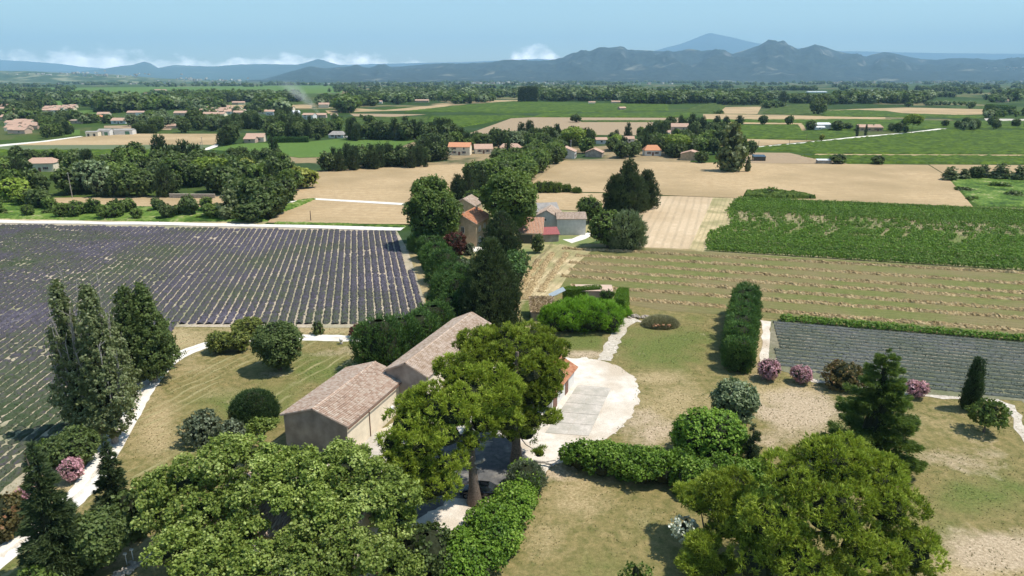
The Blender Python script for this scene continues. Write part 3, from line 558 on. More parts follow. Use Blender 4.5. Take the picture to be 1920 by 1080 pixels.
    if me.polygons[0].normal.z < 0: me.flip_normals()
    struct(obj('garden_ground', me))
near_ground()
def rough_edge(px, amp=.55, step=.5, seed=5):
    w = np.array([P(*p)[:2] for p in px]); out = []; r = rs(seed)
    for i in range(len(w)):
        p0, p1, p2, p3 = w[i - 1], w[i], w[(i + 1) % len(w)], w[(i + 2) % len(w)]; n = max(2, int(np.hypot(*(p2 - p1)) / step))
        for k in range(n):
            t = k / n; c = .5 * ((2 * p1) + (-p0 + p2) * t + (2 * p0 - 5 * p1 + 4 * p2 - p3) * t * t + (-p0 + 3 * p1 - 3 * p2 + p3) * t ** 3); out.append(c)
    out = np.array(out); out = out + np.stack([fbm(out[:, 0] * .9, out[:, 1] * .9, 1) - .5, fbm(out[:, 0] * .9, out[:, 1] * .9, 7) - .5], 1) * amp * 3 + r.normal(size=out.shape) * .07
    return [(a, b, 0) for a, b in out]
ribbon('driveway', [(-90, 1120), (0, 1044), (60, 1000), (100, 965), (150, 925), (190, 868), (236, 790), (262, 745), (285, 712), (315, 680), (350, 660), (395, 645), (450, 636), (520, 633.5), (600, 633.5), (690, 636), (760, 640)], 3.0, M['gravel'], z=.03, jit=.06)
sheet('courtyard', rough_edge([(1066, 671), (1100, 671), (1128, 676), (1165, 690), (1190, 712), (1197, 742), (1185, 780), (1155, 813), (1120, 832), (1085, 838), (1075, 862), (1035, 872), (1015, 890), (960, 900), (930, 935), (890, 980), (845, 1012), (800, 1025), (740, 1000), (690, 930), (650, 870), (640, 850), (760, 780), (900, 700), (1000, 640)]), M['court'], z=.02, world_pts=True)
sheet('pine_shade', rough_edge([(846, 822), (900, 812), (958, 822), (990, 858), (985, 880), (945, 905), (930, 925), (890, 940), (845, 940), (800, 968), (752, 985), (712, 960), (700, 925), (760, 880), (815, 850)], .5, .5, 8), soil('painted_pine_shade', (.10, .098, .095), (.16, .152, .145), (.30, .27, .23), .35, 1.3, 6, bstr=.3, patch=(.55, .7)), z=.027, world_pts=True)  # dark sheet paints the pines' shade onto the pale court
ribbon('track_strip', [(0, 1044), (60, 1000), (100, 965), (150, 925), (190, 868), (236, 790), (262, 745), (285, 712), (315, 680), (350, 660), (395, 645), (450, 636), (520, 633.5), (600, 633.5), (690, 636)], .45, M['court'], z=.036, jit=.16)
ribbon('path', [(1134, 676), (1142, 655), (1160, 625), (1183, 597)], 2.3, M['stonepath'], z=.034, jit=.2)
ribbon('path', [(1183, 597), (1200, 603), (1222, 606)], 1.2, M['stonepath'], z=.036, jit=.2)
ribbon('path', [(1436, 602), (1437, 640), (1434, 692)], 1.6, M['court'], z=.037, jit=.15)
ribbon('path', [(1520, 712), (1620, 726), (1740, 741), (1870, 752), (1905, 785), (1940, 860), (1960, 930)], 1.3, M['stonepath'], z=.038, jit=.2)

# concrete paving: separate slabs with open joints
def slabs():
    c = [P(*p) for p in ((1083, 722), (1146, 728), (1104, 818), (1022, 812))]; nu, nv = 2, 5
    for i in range(nu):
        for j in range(nv):
            q = []
            for (u, v) in ((i, j), (i + 1, j), (i + 1, j + 1), (i, j + 1)):
                u_ = u / nu + (.004 if u == i else -.004); v_ = v / nv + (.0022 if v == j else -.0022)
                a = c[0] * (1 - u_) + c[1] * u_; b = c[3] * (1 - u_) + c[2] * u_; q.append((a * (1 - v_) + b * v_)[:2])
            mb = MB(); q = np.array(q); z1 = .06 + .004 * ((i * 3 + j) % 3)
            mb.add([(*p, .0) for p in q] + [(*p, z1) for p in q], [[4, 5, 6, 7], [0, 4, 7, 3], [1, 2, 6, 5], [0, 1, 5, 4], [3, 7, 6, 2]])
            s = obj('concrete_slab', mb.mesh('concrete_slab', M['concrete'])); s.parent = paving
paving = obj('paving', None); struct(paving)
slabs()
#@@PART3
# ------------------------------------------------------------------ crop rows
M['lav'] = tonemat('lavender', [(.0, (.055, .080, .038)), (.3, (.085, .094, .062)), (.5, (.082, .076, .082)), (.8, (.10, .088, .118)), (1, (.17, .16, .17))], .9, 2.2, .1, .9)
M['lavgrey'] = tonemat('grey_lavender', [(.0, (.05, .062, .042)), (.4, (.092, .105, .082)), (.7, (.125, .128, .125)), (1, (.24, .24, .19))], .9, 2.2, .1, .9)
M['straw'] = tonemat('straw', [(.0, (.16, .11, .05)), (.45, (.42, .30, .15)), (1, (.62, .48, .28))], .9, 3.0, .1, .8)
def spikes(mb, c, up, L, w, tone, r, k=2): tufts(mb, c, up, L, w, tone, r, k, .5)
def bush_row(name, pts, hw, h, mat, seed, gap=.0, seg=.42, tone=.5, hr=.45, tr=.16, label='', cat='', group=None, spk=0, spl=.3):
    """one planted row: lumpy ridge along pts, with missing plants"""
    pts = np.asarray(pts, float); r = rs(seed); d = np.r_[0, np.cumsum(np.hypot(*np.diff(pts, axis=0).T))]; n = int(d[-1] / seg) + 2; s = np.linspace(0, d[-1], n)
    c = np.stack([np.interp(s, d, pts[:, 0]), np.interp(s, d, pts[:, 1])], 1); t = unit(np.gradient(c, axis=0)); nr = np.stack([-t[:, 1], t[:, 0]], 1)
    g = fbm(c[:, 0] / 9, c[:, 1] / 5, 77, 3); miss = (fbm(s / .9, s * 0 + seed, seed, 2) < gap * (g > .50)) if gap else np.zeros(n, bool)
    k = 7; u = np.linspace(-1, 1, k); H = np.sqrt(np.clip(1 - u ** 2, 0, 1)); a = .8 + hr * (r.rand(n) - .3); a[miss] = .12
    G = np.zeros((n, k, 3)); ww = hw * (.85 + .35 * r.rand(n)) * np.where(miss, .4, 1)
    G[:, :, :2] = c[:, None] + nr[:, None] * (u[None, :, None] * ww[:, None, None]) + r.normal(size=(n, k, 2)) * .05
    G[:, :, 2] = H[None] * h * a[:, None] * (1 + r.uniform(-.25, .25, (n, k)) * hr / .45); G[:, [0, -1], 2] = -.02
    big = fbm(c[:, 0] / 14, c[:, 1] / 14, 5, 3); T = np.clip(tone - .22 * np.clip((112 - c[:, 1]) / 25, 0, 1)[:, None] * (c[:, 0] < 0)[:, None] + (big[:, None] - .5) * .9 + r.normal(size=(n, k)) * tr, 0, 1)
    mb = MB(); mb.grid(G, T)
    if spk:
        m = int(n * spk); i = r.randint(0, n, m); uu = r.uniform(-.95, .95, m); q = np.stack([*(c[i] + nr[i] * (uu * ww[i])[:, None] + t[i] * r.uniform(-.5, .5, (m, 1)) * seg).T, np.sqrt(1 - uu ** 2) * h * a[i] * .9], 1)[~miss[i]]
        spikes(mb, q, np.stack([nr[i][:, 0] * uu, nr[i][:, 1] * uu, np.full(m, 1.2)], 1)[~miss[i]], spl, .09, np.clip(tone + (big[i] - .5) * .9 + r.normal(size=m) * .15, 0, 1)[~miss[i]], r)
    o = obj(name, mb.mesh(name, mat)); return tag(o, label, cat, group)
# big field on the left: rows run away from the camera, curving a little near it
LF = np.array([P(*p)[:2] for p in [(-700, 411), (0, 421), (738, 434), (758, 470), (785, 560), (793, 586), (744, 610), (640, 611), (330, 609), (235, 680), (125, 790), (52, 880), (-30, 950), (-500, 1250)]])
def lavender_left():
    yy = np.arange(58, 226, 1.5); sl = np.interp(yy, [60, 82, 118, 230], [-.02, -.03, -.215, -.225]); cx = np.cumsum(sl) * 1.5; cx -= np.interp(121.5, yy, cx)
    for k in range(-66, 22):
        x = -37.0 + k * 1.72 + cx; ins = inpoly(x, yy, LF)
        if ins.sum() < 4: continue
        i0, i1 = np.flatnonzero(ins)[[0, -1]]; pts = np.stack([x, yy], 1)[i0:i1 + 1]; left = np.clip(-(k + 2) / 22, 0, 1)
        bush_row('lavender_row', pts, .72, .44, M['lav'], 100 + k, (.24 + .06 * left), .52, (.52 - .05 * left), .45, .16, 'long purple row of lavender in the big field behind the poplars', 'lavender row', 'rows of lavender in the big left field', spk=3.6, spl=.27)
lavender_left()
RF = np.array([P(*p)[:2] for p in [(1450, 604), (1920, 645), (2200, 664), (2200, 826), (1965, 785), (1925, 748), (1740, 735), (1620, 718), (1540, 707), (1452, 686)]])
def lavender_right():
    a = R(-15.5); t = np.array([math.cos(a), math.sin(a)]); n = np.array([-t[1], t[0]]); o0 = P(1450, 604)[:2]
    for k in range(0, 30):
        s = np.arange(-15, 110, 1.0); q = o0 + n * (-.4 - k * 1.62) + s[:, None] * t; ins = inpoly(q[:, 0], q[:, 1], RF)
        if ins.sum() < 4: continue
        i0, i1 = np.flatnonzero(ins)[[0, -1]]
        bush_row('lavender_row', q[i0:i1 + 1], .62, .30, M['lavgrey'], 300 + k, .10, .5, .5, .14, .07, 'slate grey row of lavender in the small field beside the tall hedge', 'lavender row', 'rows of lavender in the right field', spk=4, spl=.22)
lavender_right()

# vineyard on the right: shared row meshes, copied
def vine_row_mesh(seed, dens, thick, length=130.0, cover=1.0):
    r = rs(seed); n = int(length * dens); x = r.uniform(0, length, n); keep = fbm(x / 1.1, x * 0 + seed, seed, 2) < cover; x = x[keep]; n = len(x); th = r.uniform(0, math.pi, n)
    lump = 1 + .35 * snoise(np.stack([x, x * 0], 1), seed, 1.8); y = np.cos(th) * thick * lump * r.uniform(.5, 1.1, n); z = .45 + np.sin(th) * .85 * lump * r.uniform(.55, 1.1, n) + r.uniform(-.3, .1, n)
    p = np.stack([x, y, np.maximum(z, .12)], 1); mb = MB(); quads(mb, p, unit(np.stack([r.normal(size=n) * .5, np.cos(th), np.sin(th) + .4], 1) + r.normal(size=(n, 3)) * .35), .34, np.clip(.45 + .12 * lump - .12 + r.normal(size=n) * .17, 0, 1), r, 1.2, .1)
    leaf = mb.mesh('vine_foliage', M['vine']); mb = MB()
    for px_ in np.arange(.6, length, 1.25): mb.tube([[px_, 0, -.05], [px_ + .03, .02, .5], [px_ - .02, 0, .85]], [.045, .035, .02], 4)
    return leaf, mb.mesh('vine_stocks', M['bark'])
def vineyard_rows():
    vm = [vine_row_mesh(1, 52, .62), vine_row_mesh(2, 52, .62), vine_row_mesh(3, 46, .52, cover=.58), vine_row_mesh(4, 46, .5, cover=.52), vine_row_mesh(5, 60, .6), vine_row_mesh(6, 56, .6, cover=.62), vine_row_mesh(7, 54, .62), vine_row_mesh(9, 54, .64), vine_row_mesh(10, 50, .55, cover=.55)]
    a, b = P(1322, 470)[:2], P(1386, 374)[:2]; tdir = math.atan2(*(P(1920, 507)[:2] - P(1322, 470)[:2])[::-1]); n = 34; r = rs(8)
    for k in range(n):
        f = k / (n - 1); px_left = np.interp(f, [0, .25, .42, .55, .7, 1], [1322, 1330, 1372, 1366, 1362, 1386]); v = r.choice([3, 8, 2]) if .46 < f < .60 else 5 if .3 < f <= .46 else 2 if .60 <= f < .68 else r.choice([0, 1, 6, 7]) if f > .5 else r.choice([4, 6, 7])
        q = a * (1 - f) + b * f; want = P(px_left, proj(*q)[1])[:2]; q = np.array([want[0] + r.uniform(-.8, .5), q[1] - (want[0] - q[0]) * math.tan(-tdir) * 1.0])
        lab = 'bright green vine row in the vineyard above the hay swaths' if f < .3 else 'patchy vine row with bare gaps in the middle of the vineyard' if f < .68 else 'dense dark green vine row at the top of the vineyard by the wheat'
        flip = r.rand() < .5; ang = tdir + r.normal() * .002; q = q + (np.array([math.cos(ang), math.sin(ang)]) * 130 if flip else 0); t = thing('vine_row', (q[0], q[1], .02), lab, 'vine row', ['front vine rows', 'patchy vine rows', 'back vine rows'][0 if f < .3 else 1 if f < .68 else 2], ang + (math.pi if flip else 0))
        lf, stk = vm[v]; obj('foliage', lf, t); s = obj('stocks', stk, t); s['kind'] = 'stuff'
        if r.rand() < .5 and v in (0, 1, 4): pass
    # the single vine row along the top of the right lavender
    a, b = P(1463, 601)[:2], P(1925, 640)[:2]; q = np.array([a, b + (b - a) * .25]); d = b - a; lf, stk = vine_row_mesh(12, 90, .85, float(np.hypot(*d)) * 1.25)
    t = thing('vine_row', (a[0], a[1], .02), 'single low green vine row along the top edge of the grey lavender', 'vine row', None, math.atan2(d[1], d[0])); obj('foliage', lf, t); obj('stocks', stk, t)['kind'] = 'stuff'
vineyard_rows()

def swath(name, px, hw, h, seed, label, group=None):
    pts = np.array([P(*p)[:2] for p in px]); r = rs(seed); d = np.r_[0, np.cumsum(np.hypot(*np.diff(pts, axis=0).T))]; n = int(d[-1] / .3) + 2; s = np.linspace(0, d[-1], n); c = np.stack([np.interp(s, d, pts[:, 0]), np.interp(s, d, pts[:, 1])], 1)
    t = unit(np.gradient(c, axis=0)); nr = np.stack([-t[:, 1], t[:, 0]], 1); c = c + nr * (snoise(s[:, None], seed, .35) * .2)[:, None]; k = 8; u = np.linspace(-1, 1, k); lm = 1 + .28 * snoise(s[:, None], seed + 1, 1.3); ww = hw * (1 + .3 * snoise(s[:, None], seed + 2, .9))
    G = np.zeros((n, k, 3)); G[:, :, :2] = c[:, None] + nr[:, None] * (u[None, :, None] * ww[:, None, None]) + r.normal(size=(n, k, 2)) * .06; G[:, :, 2] = (1 - u ** 2)[None] * h * np.maximum(lm, .15)[:, None] * (1 + r.uniform(-.4, .4, (n, k))); G[:, [0, -1], 2] = -.02
    mb = MB(); mb.grid(G, np.clip(.5 + r.normal(size=(n, k)) * .22, 0, 1)); m = n * 7; i = r.randint(0, n, m); uu = r.uniform(-1.3, 1.3, m)
    q = np.stack([*(c[i] + nr[i] * (uu * ww[i])[:, None]).T, np.maximum(0, 1 - uu ** 2) * h * np.maximum(lm[i], .15) + .02], 1); tufts(mb, q, unit(r.normal(size=(m, 3)) + [0, 0, .35]), .38, .08, np.clip(.55 + r.normal(size=m) * .25, 0, 1), r, 2, .4)
    tag(obj(name, mb.mesh(name, M['straw'])), label, 'hay swath', group)
SW = [([(1055, 467), (1170, 472), (1300, 480), (1920, 513), (2050, 520)], 'thin hay swath closest to the vineyard'), ([(1080, 480), (1280, 491), (1920, 533), (2060, 543)], 'second hay swath below the vineyard'), ([(1067, 493), (1280, 505), (1920, 550), (2080, 562)], 'third hay swath counted from the vineyard'),
      ([(1067, 506), (1280, 520), (1920, 563), (2080, 575)], 'middle hay swath of the mown field'), ([(1053, 518), (1280, 534), (1920, 582), (2080, 595)], 'hay swath just below the middle of the mown field'), ([(1070, 537), (1280, 551), (1920, 598), (2080, 612)], 'hay swath second nearest the tall hedge and the lavender'),
      ([(1177, 562), (1280, 570), (1385, 578), (1430, 583), (1640, 600), (1920, 621), (2080, 634)], 'nearest hay swath passing behind the tall hedge')]
for i, (p_, l_) in enumerate(SW): swath('hay_swath', p_, .72 if i else .55, .5, 40 + i, l_ + ', raked loose dry grass', 'raked hay swaths')
for i, (p_, l_) in enumerate([([(1062, 474), (1040, 510), (1012, 548)], 'loose diagonal hay line on the straw verge, right one'), ([(1036, 474), (1008, 518), (985, 562)], 'loose diagonal hay line on the straw verge, middle one'), ([(1010, 486), (985, 530), (964, 580)], 'loose diagonal hay line on the straw verge, beside the dark conifers')]): swath('hay_swath', p_, .9, .18, 60 + i, l_)

# raised canopies of the farther vineyards and rough patches
VR = R(-16)
carpet('vineyard_canopy', [(1404, 279), (1520, 268), (1600, 260), (1700, 251), (1772, 243), (1920, 245), (2100, 247), (2100, 290), (1700, 289), (1528, 288), (1480, 284)], 1.8, 1.25, M['vinecarpet'], 'large bright green vineyard to the right beyond the pale wheat', 'vineyard', 1, .3, VR, 2.5, .35)
carpet('vineyard_canopy', [(1500, 292.5), (1530, 292), (1700, 293), (2080, 294), (2080, 309), (1750, 307), (1590, 306), (1530, 298)], 1.4, 1.25, M['vinecarpet'], 'narrow bright green vineyard strip just behind the big wheat field', 'vineyard', 2, .3, VR, 2.5, .35)
carpet('vineyard_canopy', [(1326, 236), (1495, 234.5), (1502, 246), (1600, 247), (1600, 256), (1535, 262), (1420, 260.5), (1392, 259), (1330, 249)], 2.1, 1.25, M['vinecarpet'], 'green vineyard in front of the long white shed', 'vineyard', 3, .25, VR, 2.5, .3)
carpet('vineyard_canopy', [(1320, 224.5), (1500, 225), (1600, 224), (1760, 227), (2000, 228), (2000, 241), (1770, 240), (1615, 245), (1515, 243), (1506, 231), (1340, 229)], 3.2, 1.25, M['vinecarpet'], 'long green vineyard strip running behind the white shed', 'vineyard', 4, .2, VR)
carpet('vineyard_canopy', [(1430, 213), (1452, 203), (1518, 195), (1512, 206), (1538, 217)], 3, 1.25, M['vinecarpet2'], 'small green vineyard beside the pale field at upper right', 'vineyard', 5, .2)
carpet('vineyard_canopy', [(1278, 211), (1308, 198), (1345, 192), (1358, 200), (1342, 212)], 3, 1.25, M['vinecarpet2'], 'green vineyard triangle left of the pale upper field', 'vineyard', 6, .2)
carpet('vineyard_canopy', [(1545, 209), (1600, 206.5), (1660, 209), (1690, 213.5), (1860, 218), (1840, 222), (1545, 218)], 3, 1.25, M['vinecarpet'], 'green vineyard wedge below the long pale strip', 'vineyard', 7, .2)
carpet('vineyard_canopy', [(1000, 219.5), (1020, 213), (1292, 211.5), (1290, 220.5)], 3, 1.25, M['vinecarpet'], 'long green vineyard band above the ploughed field', 'vineyard', 8, .2)
carpet('vineyard_canopy', [(806, 240.5), (800, 231), (812, 218), (960, 217), (998, 218.5), (958, 221.5), (852, 241)], 2.2, 1.25, M['vinecarpet'], 'bright green vineyard left of the ploughed field', 'vineyard', 9, .2)
carpet('vineyard_canopy', [(640, 226), (660, 221), (800, 219), (798, 231), (700, 233), (640, 230)], 2.6, 1.2, M['vinecarpet2'], 'dull green vineyard behind the row of dark pines', 'vineyard', 10, .2)
carpet('vineyard_canopy', [(760, 209), (850, 199), (960, 190), (1080, 193), (1250, 196), (1250, 208), (960, 211)], 3.5, 1.2, M['vinecarpet'], 'wide green vineyard in front of the central woods', 'vineyard', 11, .15)
carpet('vineyard_canopy', [(1090, 226.5), (1262, 226.5), (1262, 229), (1090, 228.8)], 2, 1.2, M['vinecarpet2'], 'thin green strip within the ploughed field', 'vineyard', 12, .2)
carpet('vineyard_canopy', [(-160, 283), (0, 282.5), (290, 282), (300, 292), (150, 301), (105, 306), (60, 318), (0, 330), (-160, 340)], 2.0, 1.2, M['vinecarpet'], 'bright green vineyard behind the house among the left trees', 'vineyard', 13, .3, R(20))
carpet('scrub', [(1776, 331), (1840, 327), (2060, 328), (2060, 386), (1920, 386), (1838, 386), (1800, 358)], .8, .55, M['scrubcarpet'], 'weedy green fallow patch at the right edge beside the wheat', 'scrub', 14, .15)
carpet('scrub', [(-160, 385), (0, 381), (110, 383), (340, 391), (450, 389), (500, 416), (330, 417), (0, 411), (-160, 408)], .7, .8, M['scrubcarpet'], 'green scrub along the pale farm road behind the lavender', 'scrub', 15, .2)
carpet('scrub', [(516, 418.5), (640, 420), (758, 424.5), (757, 428), (640, 424), (515, 421)], .5, .7, M['scrubcarpet'], 'low grassy strip between pale stubble and farm road', 'scrub', 16, .3)
carpet('scrub', [(540, 385), (565, 376), (592, 373.5), (560, 388), (520, 402), (508, 400)], .5, .9, M['scrubcarpet'], 'dark green ditch growth beside the stubble field', 'scrub', 17, .3)
carpet('scrub', [(1190, 396), (1200, 372), (1232, 366), (1216, 380), (1204, 395)], .6, .8, M['scrubcarpet'], 'green bank left of the tracked stubble strip', 'scrub', 18, .3)
carpet('hedge_bank', [(1394, 371), (1400, 362), (1440, 360), (1500, 366), (1528, 373), (1440, 374)], .6, 2.0, M['vinecarpet2'], 'dark low hedge between the wheat and the vineyard', 'hedge', 19, .5)

# ------------------------------------------------------------------ buildings
M['tile_pink'] = tonemat('pink_clay_tiles', [(.05, (.30, .22, .165)), (.3, (.50, .34, .25)), (.55, (.60, .45, .35)), (.8, (.66, .55, .44)), (1, (.46, .24, .17))], .85, 9, .1, .2)
M['tile_beige'] = tonemat('beige_clay_tiles', [(.0, (.34, .22, .15)), (.35, (.50, .37, .27)), (.6, (.60, .46, .36)), (.85, (.66, .54, .44)), (1, (.42, .24, .17))], .85, 9, .1, .2)
M['tile_red'] = tonemat('orange_clay_tiles', [(.0, (.30, .12, .07)), (.4, (.60, .26, .14)), (.75, (.68, .36, .21)), (1, (.58, .42, .31))], .85, 9, .1, .2)
M['tile_far'] = tonemat('far_clay_tiles', [(.1, (.40, .24, .17)), (.5, (.52, .34, .25)), (.9, (.60, .42, .32))], .85, 1.2, .1, .2)
M['ochre'] = plain('ochre_render', (.50, .37, .24), .9, .1, .16, .9); M['cream'] = plain('cream_render', (.86, .74, .56), .9, .1, .10, .8)
M['grey_render_and_gable_shade'] = plain('grey_render_and_gable_shade', (.37, .31, .26), .9, .1, .26, .55); M['white_wall'] = plain('white_render', (.76, .73, .68), .85, .15, .06, 1.0)
M['pale_grey'] = plain('pale_grey_render', (.66, .63, .58), .9, .1, .10, 1.0); M['pinkwall'] = plain('pink_render', (.60, .44, .34), .9, .1, .08, .6)
M['glass'] = plain('dark_glass', (.03, .035, .04), .12, .6, .1); M['shutter'] = plain('brown_shutter', (.20, .10, .07), .6, .3); M['greendoor'] = plain('green_door', (.10, .22, .13), .6, .3)
M['zinc'] = plain('zinc', (.42, .42, .42), .4, .5, .1); M['white_metal'] = plain('white_sheet_metal', (.80, .80, .80), .45, .4, .04); M['redsheet'] = plain('red_sheet_metal', (.36, .11, .10), .6, .3, .2)
M['grey_roof'] = plain('grey_fibre_cement', (.36, .33, .30), .9, .1, .15, .8); M['fascia'] = plain('fascia', (.50, .38, .30), .8, .1); M['stone'] = plain('stone', (.42, .36, .29), .95, .1, .25, 2)
M['wood'] = plain('weathered_wood', (.30, .24, .18), .9, .1, .2, 4)

def tiles(parent, A, u, d, Lu, Ld, mat, seed, step=.30, course=.42, rad=.125):
    """half-round clay tiles on one roof slope. A: eave corner; u: along the eave; d: up the slope (unit)"""
    r = rs(seed); nu, nd_ = int(Lu / step), int(Ld / course); n = np.cross(u, d); n = n if n[2] > 0 else -n; ang = np.linspace(0, math.pi, 5); I, J = np.meshgrid(np.arange(nu), np.arange(nd_), indexing='ij'); I = I.ravel(); J = J.ravel(); m = len(I)
    cu = (I + .5) * Lu / nu + r.normal(size=m) * .01; cd = J * Ld / nd_; V = np.zeros((m, 2, 5, 3))
    for e in (0, 1):
        ext = (cd + (Ld / nd_ * 1.1 if e else 0))[:, None]; rr = rad * (1.0 if e == 0 else .84); up = (.05 if e == 0 else .02)
        V[:, e] = A + (cu[:, None] + np.cos(ang) * rr)[..., None] * u + ext[..., None] * d + (np.sin(ang) * rr + up + (r.rand(m) * .012)[:, None])[..., None] * n
    b = np.arange(m)[:, None, None] * 10; k = np.arange(4)[None, :, None]; F = np.concatenate([b + k, b + k + 1, b + k + 6, b + k + 5], 2).reshape(-1, 4)
    t = r.rand(m) * .55 + .22 + .25 * (fbm(I / 7., J / 4., seed) - .5); mb = MB(); mb.add(V.reshape(-1, 3), F, np.repeat(np.clip(t, 0, 1), 10)); o = obj('roof_tiles', mb.mesh('roof_tiles', mat), parent); o['kind'] = 'stuff'; return o
def window_part(parent, pos, nrm, w, h, shutters=None, frame=None):
    """frame, pane and shutters set into a wall at pos (centre), facing nrm"""
    a = math.atan2(nrm[1], nrm[0]); f = obj('window', None, parent, tuple(pos), a); frame = frame or M['white_wall']
    mb = MB(); t = .07
    for c, s in (((.03, 0, h / 2), (.1, w + t, t)), ((.03, 0, -h / 2), (.16, w + 2 * t, t)), ((.03, w / 2, 0), (.1, t, h - t - .01)), ((.03, -w / 2, 0), (.1, t, h - t - .01)), ((.03, 0, 0), (.07, t * .6, h - t - .01))): mb.box(c, s)
    obj('frame', mb.mesh('frame', frame), f); mb = MB(); mb.box((.012, 0, 0), (.03, w - t - .01, h - t - .01)); obj('pane', mb.mesh('pane', M['glass']), f)
    if shutters:
        for s in (-1, 1):
            mb = MB(); mb.box((.05, s * (w * .77 + .06), 0), (.05, w * .5, h)); obj('shutter', mb.mesh('shutter', shutters), f)
    return f
def building(name, label, cat, A, ang, L, Wd, eave, ridge, wall, roofm, tiled=True, over=.35, seed=1, wins=(), doors=(), chim=(), group=None, mono=False, tstep=.30, wall_tone=None, base=-.3, hip=0.0):
    """gable building. A = corner (x,y); ridge runs along ang for L; width Wd to the LEFT of that direction."""
    t = thing(name, (A[0], A[1], 0), label, cat, group, ang)
    mb = MB(); rz = eave if mono else ridge; yr = Wd if mono else Wd / 2
    V = [(0, 0, base), (L, 0, base), (L, Wd, base), (0, Wd, base), (0, 0, eave), (L, 0, eave), (L, Wd, ridge if mono else eave), (0, Wd, ridge if mono else eave)]
    if mono: mb.add(V, [[0, 1, 5, 4], [1, 2, 6, 5], [2, 3, 7, 6], [3, 0, 4, 7], [4, 5, 6, 7]])
    else:
        V += [(hip, Wd / 2, ridge), (L - hip, Wd / 2, ridge)]; mb.add(V, [[0, 1, 5, 4], [2, 3, 7, 6]])
        if hip: mb.add(V[:8], [[1, 2, 6, 5], [3, 0, 4, 7]])
        else: mb.add([V[i] for i in (0, 3, 7, 8, 4)], [[0, 4, 3, 2, 1]]); mb.add([V[i] for i in (1, 5, 9, 6, 2)], [[0, 4, 3, 2, 1]])
    obj('wall', mb.mesh('wall', wall), t); rise = (ridge - eave) / (Wd if mono else Wd / 2); roof = obj('roof', None, t); th = .12; under = roofm if tiled else roofm
    slabs_ = []
    if mono: slabs_.append((np.array([-over, -over, eave - over * rise]), np.array([1., 0, 0]), unit(np.array([0, 1., rise])), L + 2 * over, (Wd + 2 * over) * math.hypot(1, rise)))
    else:
        ld = (Wd / 2 + over) * math.hypot(1, rise)
        slabs_.append((np.array([-over, -over, eave - over * rise]), np.array([1., 0, 0]), unit(np.array([0, 1., rise])), L + 2 * over, ld)); slabs_.append((np.array([-over, Wd + over, eave - over * rise]), np.array([1., 0, 0]), unit(np.array([0, -1., rise])), L + 2 * over, ld))
    mb = MB()
    for k, (a, u, d, lu, ld) in enumerate(slabs_):
        n = np.cross(u, d); n = n if n[2] > 0 else -n; a = a + n * .02; q0, q1, q2, q3 = a, a + u * lu, a + u * lu + d * ld, a + d * ld
        if hip and not mono: q2 = q2 - u * (hip + over); q3 = q3 + u * (hip + over)
        mb.add([*(x for x in (q0, q1, q2, q3)), *(x + n * th for x in (q0, q1, q2, q3))], [[0, 3, 2, 1], [4, 5, 6, 7], [0, 1, 5, 4], [1, 2, 6, 5], [2, 3, 7, 6], [3, 0, 4, 7]] if k == 0 else [[0, 1, 2, 3], [4, 7, 6, 5], [0, 4, 5, 1], [1, 5, 6, 2], [2, 6, 7, 3], [3, 7, 4, 0]], .5)
        if tiled: tiles(roof, a + n * th, u, d, lu, ld, roofm, seed + k, tstep)
    if hip and not mono:
        zr = eave - over * rise + (Wd / 2 + over) * rise
        for x0, x1 in ((-over, hip), (L + over, L - hip)): mb.add([(x0, -over, eave - over * rise + .13), (x0, Wd + over, eave - over * rise + .13), (x1, Wd / 2, zr + .13)], np.array([[0, 1, 2]] if x0 > 0 else [[0, 2, 1]]), .5)
    obj('roof_deck', mb.mesh('roof_deck', M['fascia'] if tiled else roofm), roof)
    if not mono and tiled:
        mb = MB(); r = rs(seed)
        for x in np.arange(-over + hip, L + over - hip - .3, .42): mb.tube([[x, Wd / 2, ridge + .17], [x + .45, Wd / 2, ridge + .155]], [.15, .125], 6, float(r.rand() * .6 + .2))
        o = obj('ridge_tiles', mb.mesh('ridge_tiles', roofm), roof); o['kind'] = 'stuff'
    # walls are numbered: 0 = along A side (faces -y local), 1 = far end (+x), 2 = left side (+y), 3 = near end (-x)
    for (wl_, s, z, w, h, sh) in wins:
        pos, nr = {0: ((s, -.0, z), (0, -1)), 1: ((L, s, z), (1, 0)), 2: ((s, Wd, z), (0, 1)), 3: ((0, s, z), (-1, 0))}[wl_]; window_part(t, (pos[0] + nr[0] * .01, pos[1] + nr[1] * .01, pos[2]), nr, w, h, sh)
    for (wl_, s, w, h, dm) in doors:
        pos, nr = {0: ((s, 0), (0, -1)), 1: ((L, s), (1, 0)), 2: ((s, Wd), (0, 1)), 3: ((0, s), (-1, 0))}[wl_]; mb = MB(); mb.box((.03, 0, h / 2), (.08, w, h))
        dd = obj('door', mb.mesh('door', dm), t, (pos[0], pos[1], 0), math.atan2(nr[1], nr[0])); mb = MB(); mb.box((.09, w * .36, h * .48), (.06, .12, .04)); obj('handle', mb.mesh('handle', M['zinc']), dd)
    for (x, y, z0, hh) in chim:
        mb = MB(); mb.box((x, y, z0 + hh / 2), (.6, .5, hh)); mb.box((x, y, z0 + hh + .051), (.72, .62, .1)); obj('chimney', mb.mesh('chimney', M['pinkwall']), roof)
    return t
a72 = R(71.3)
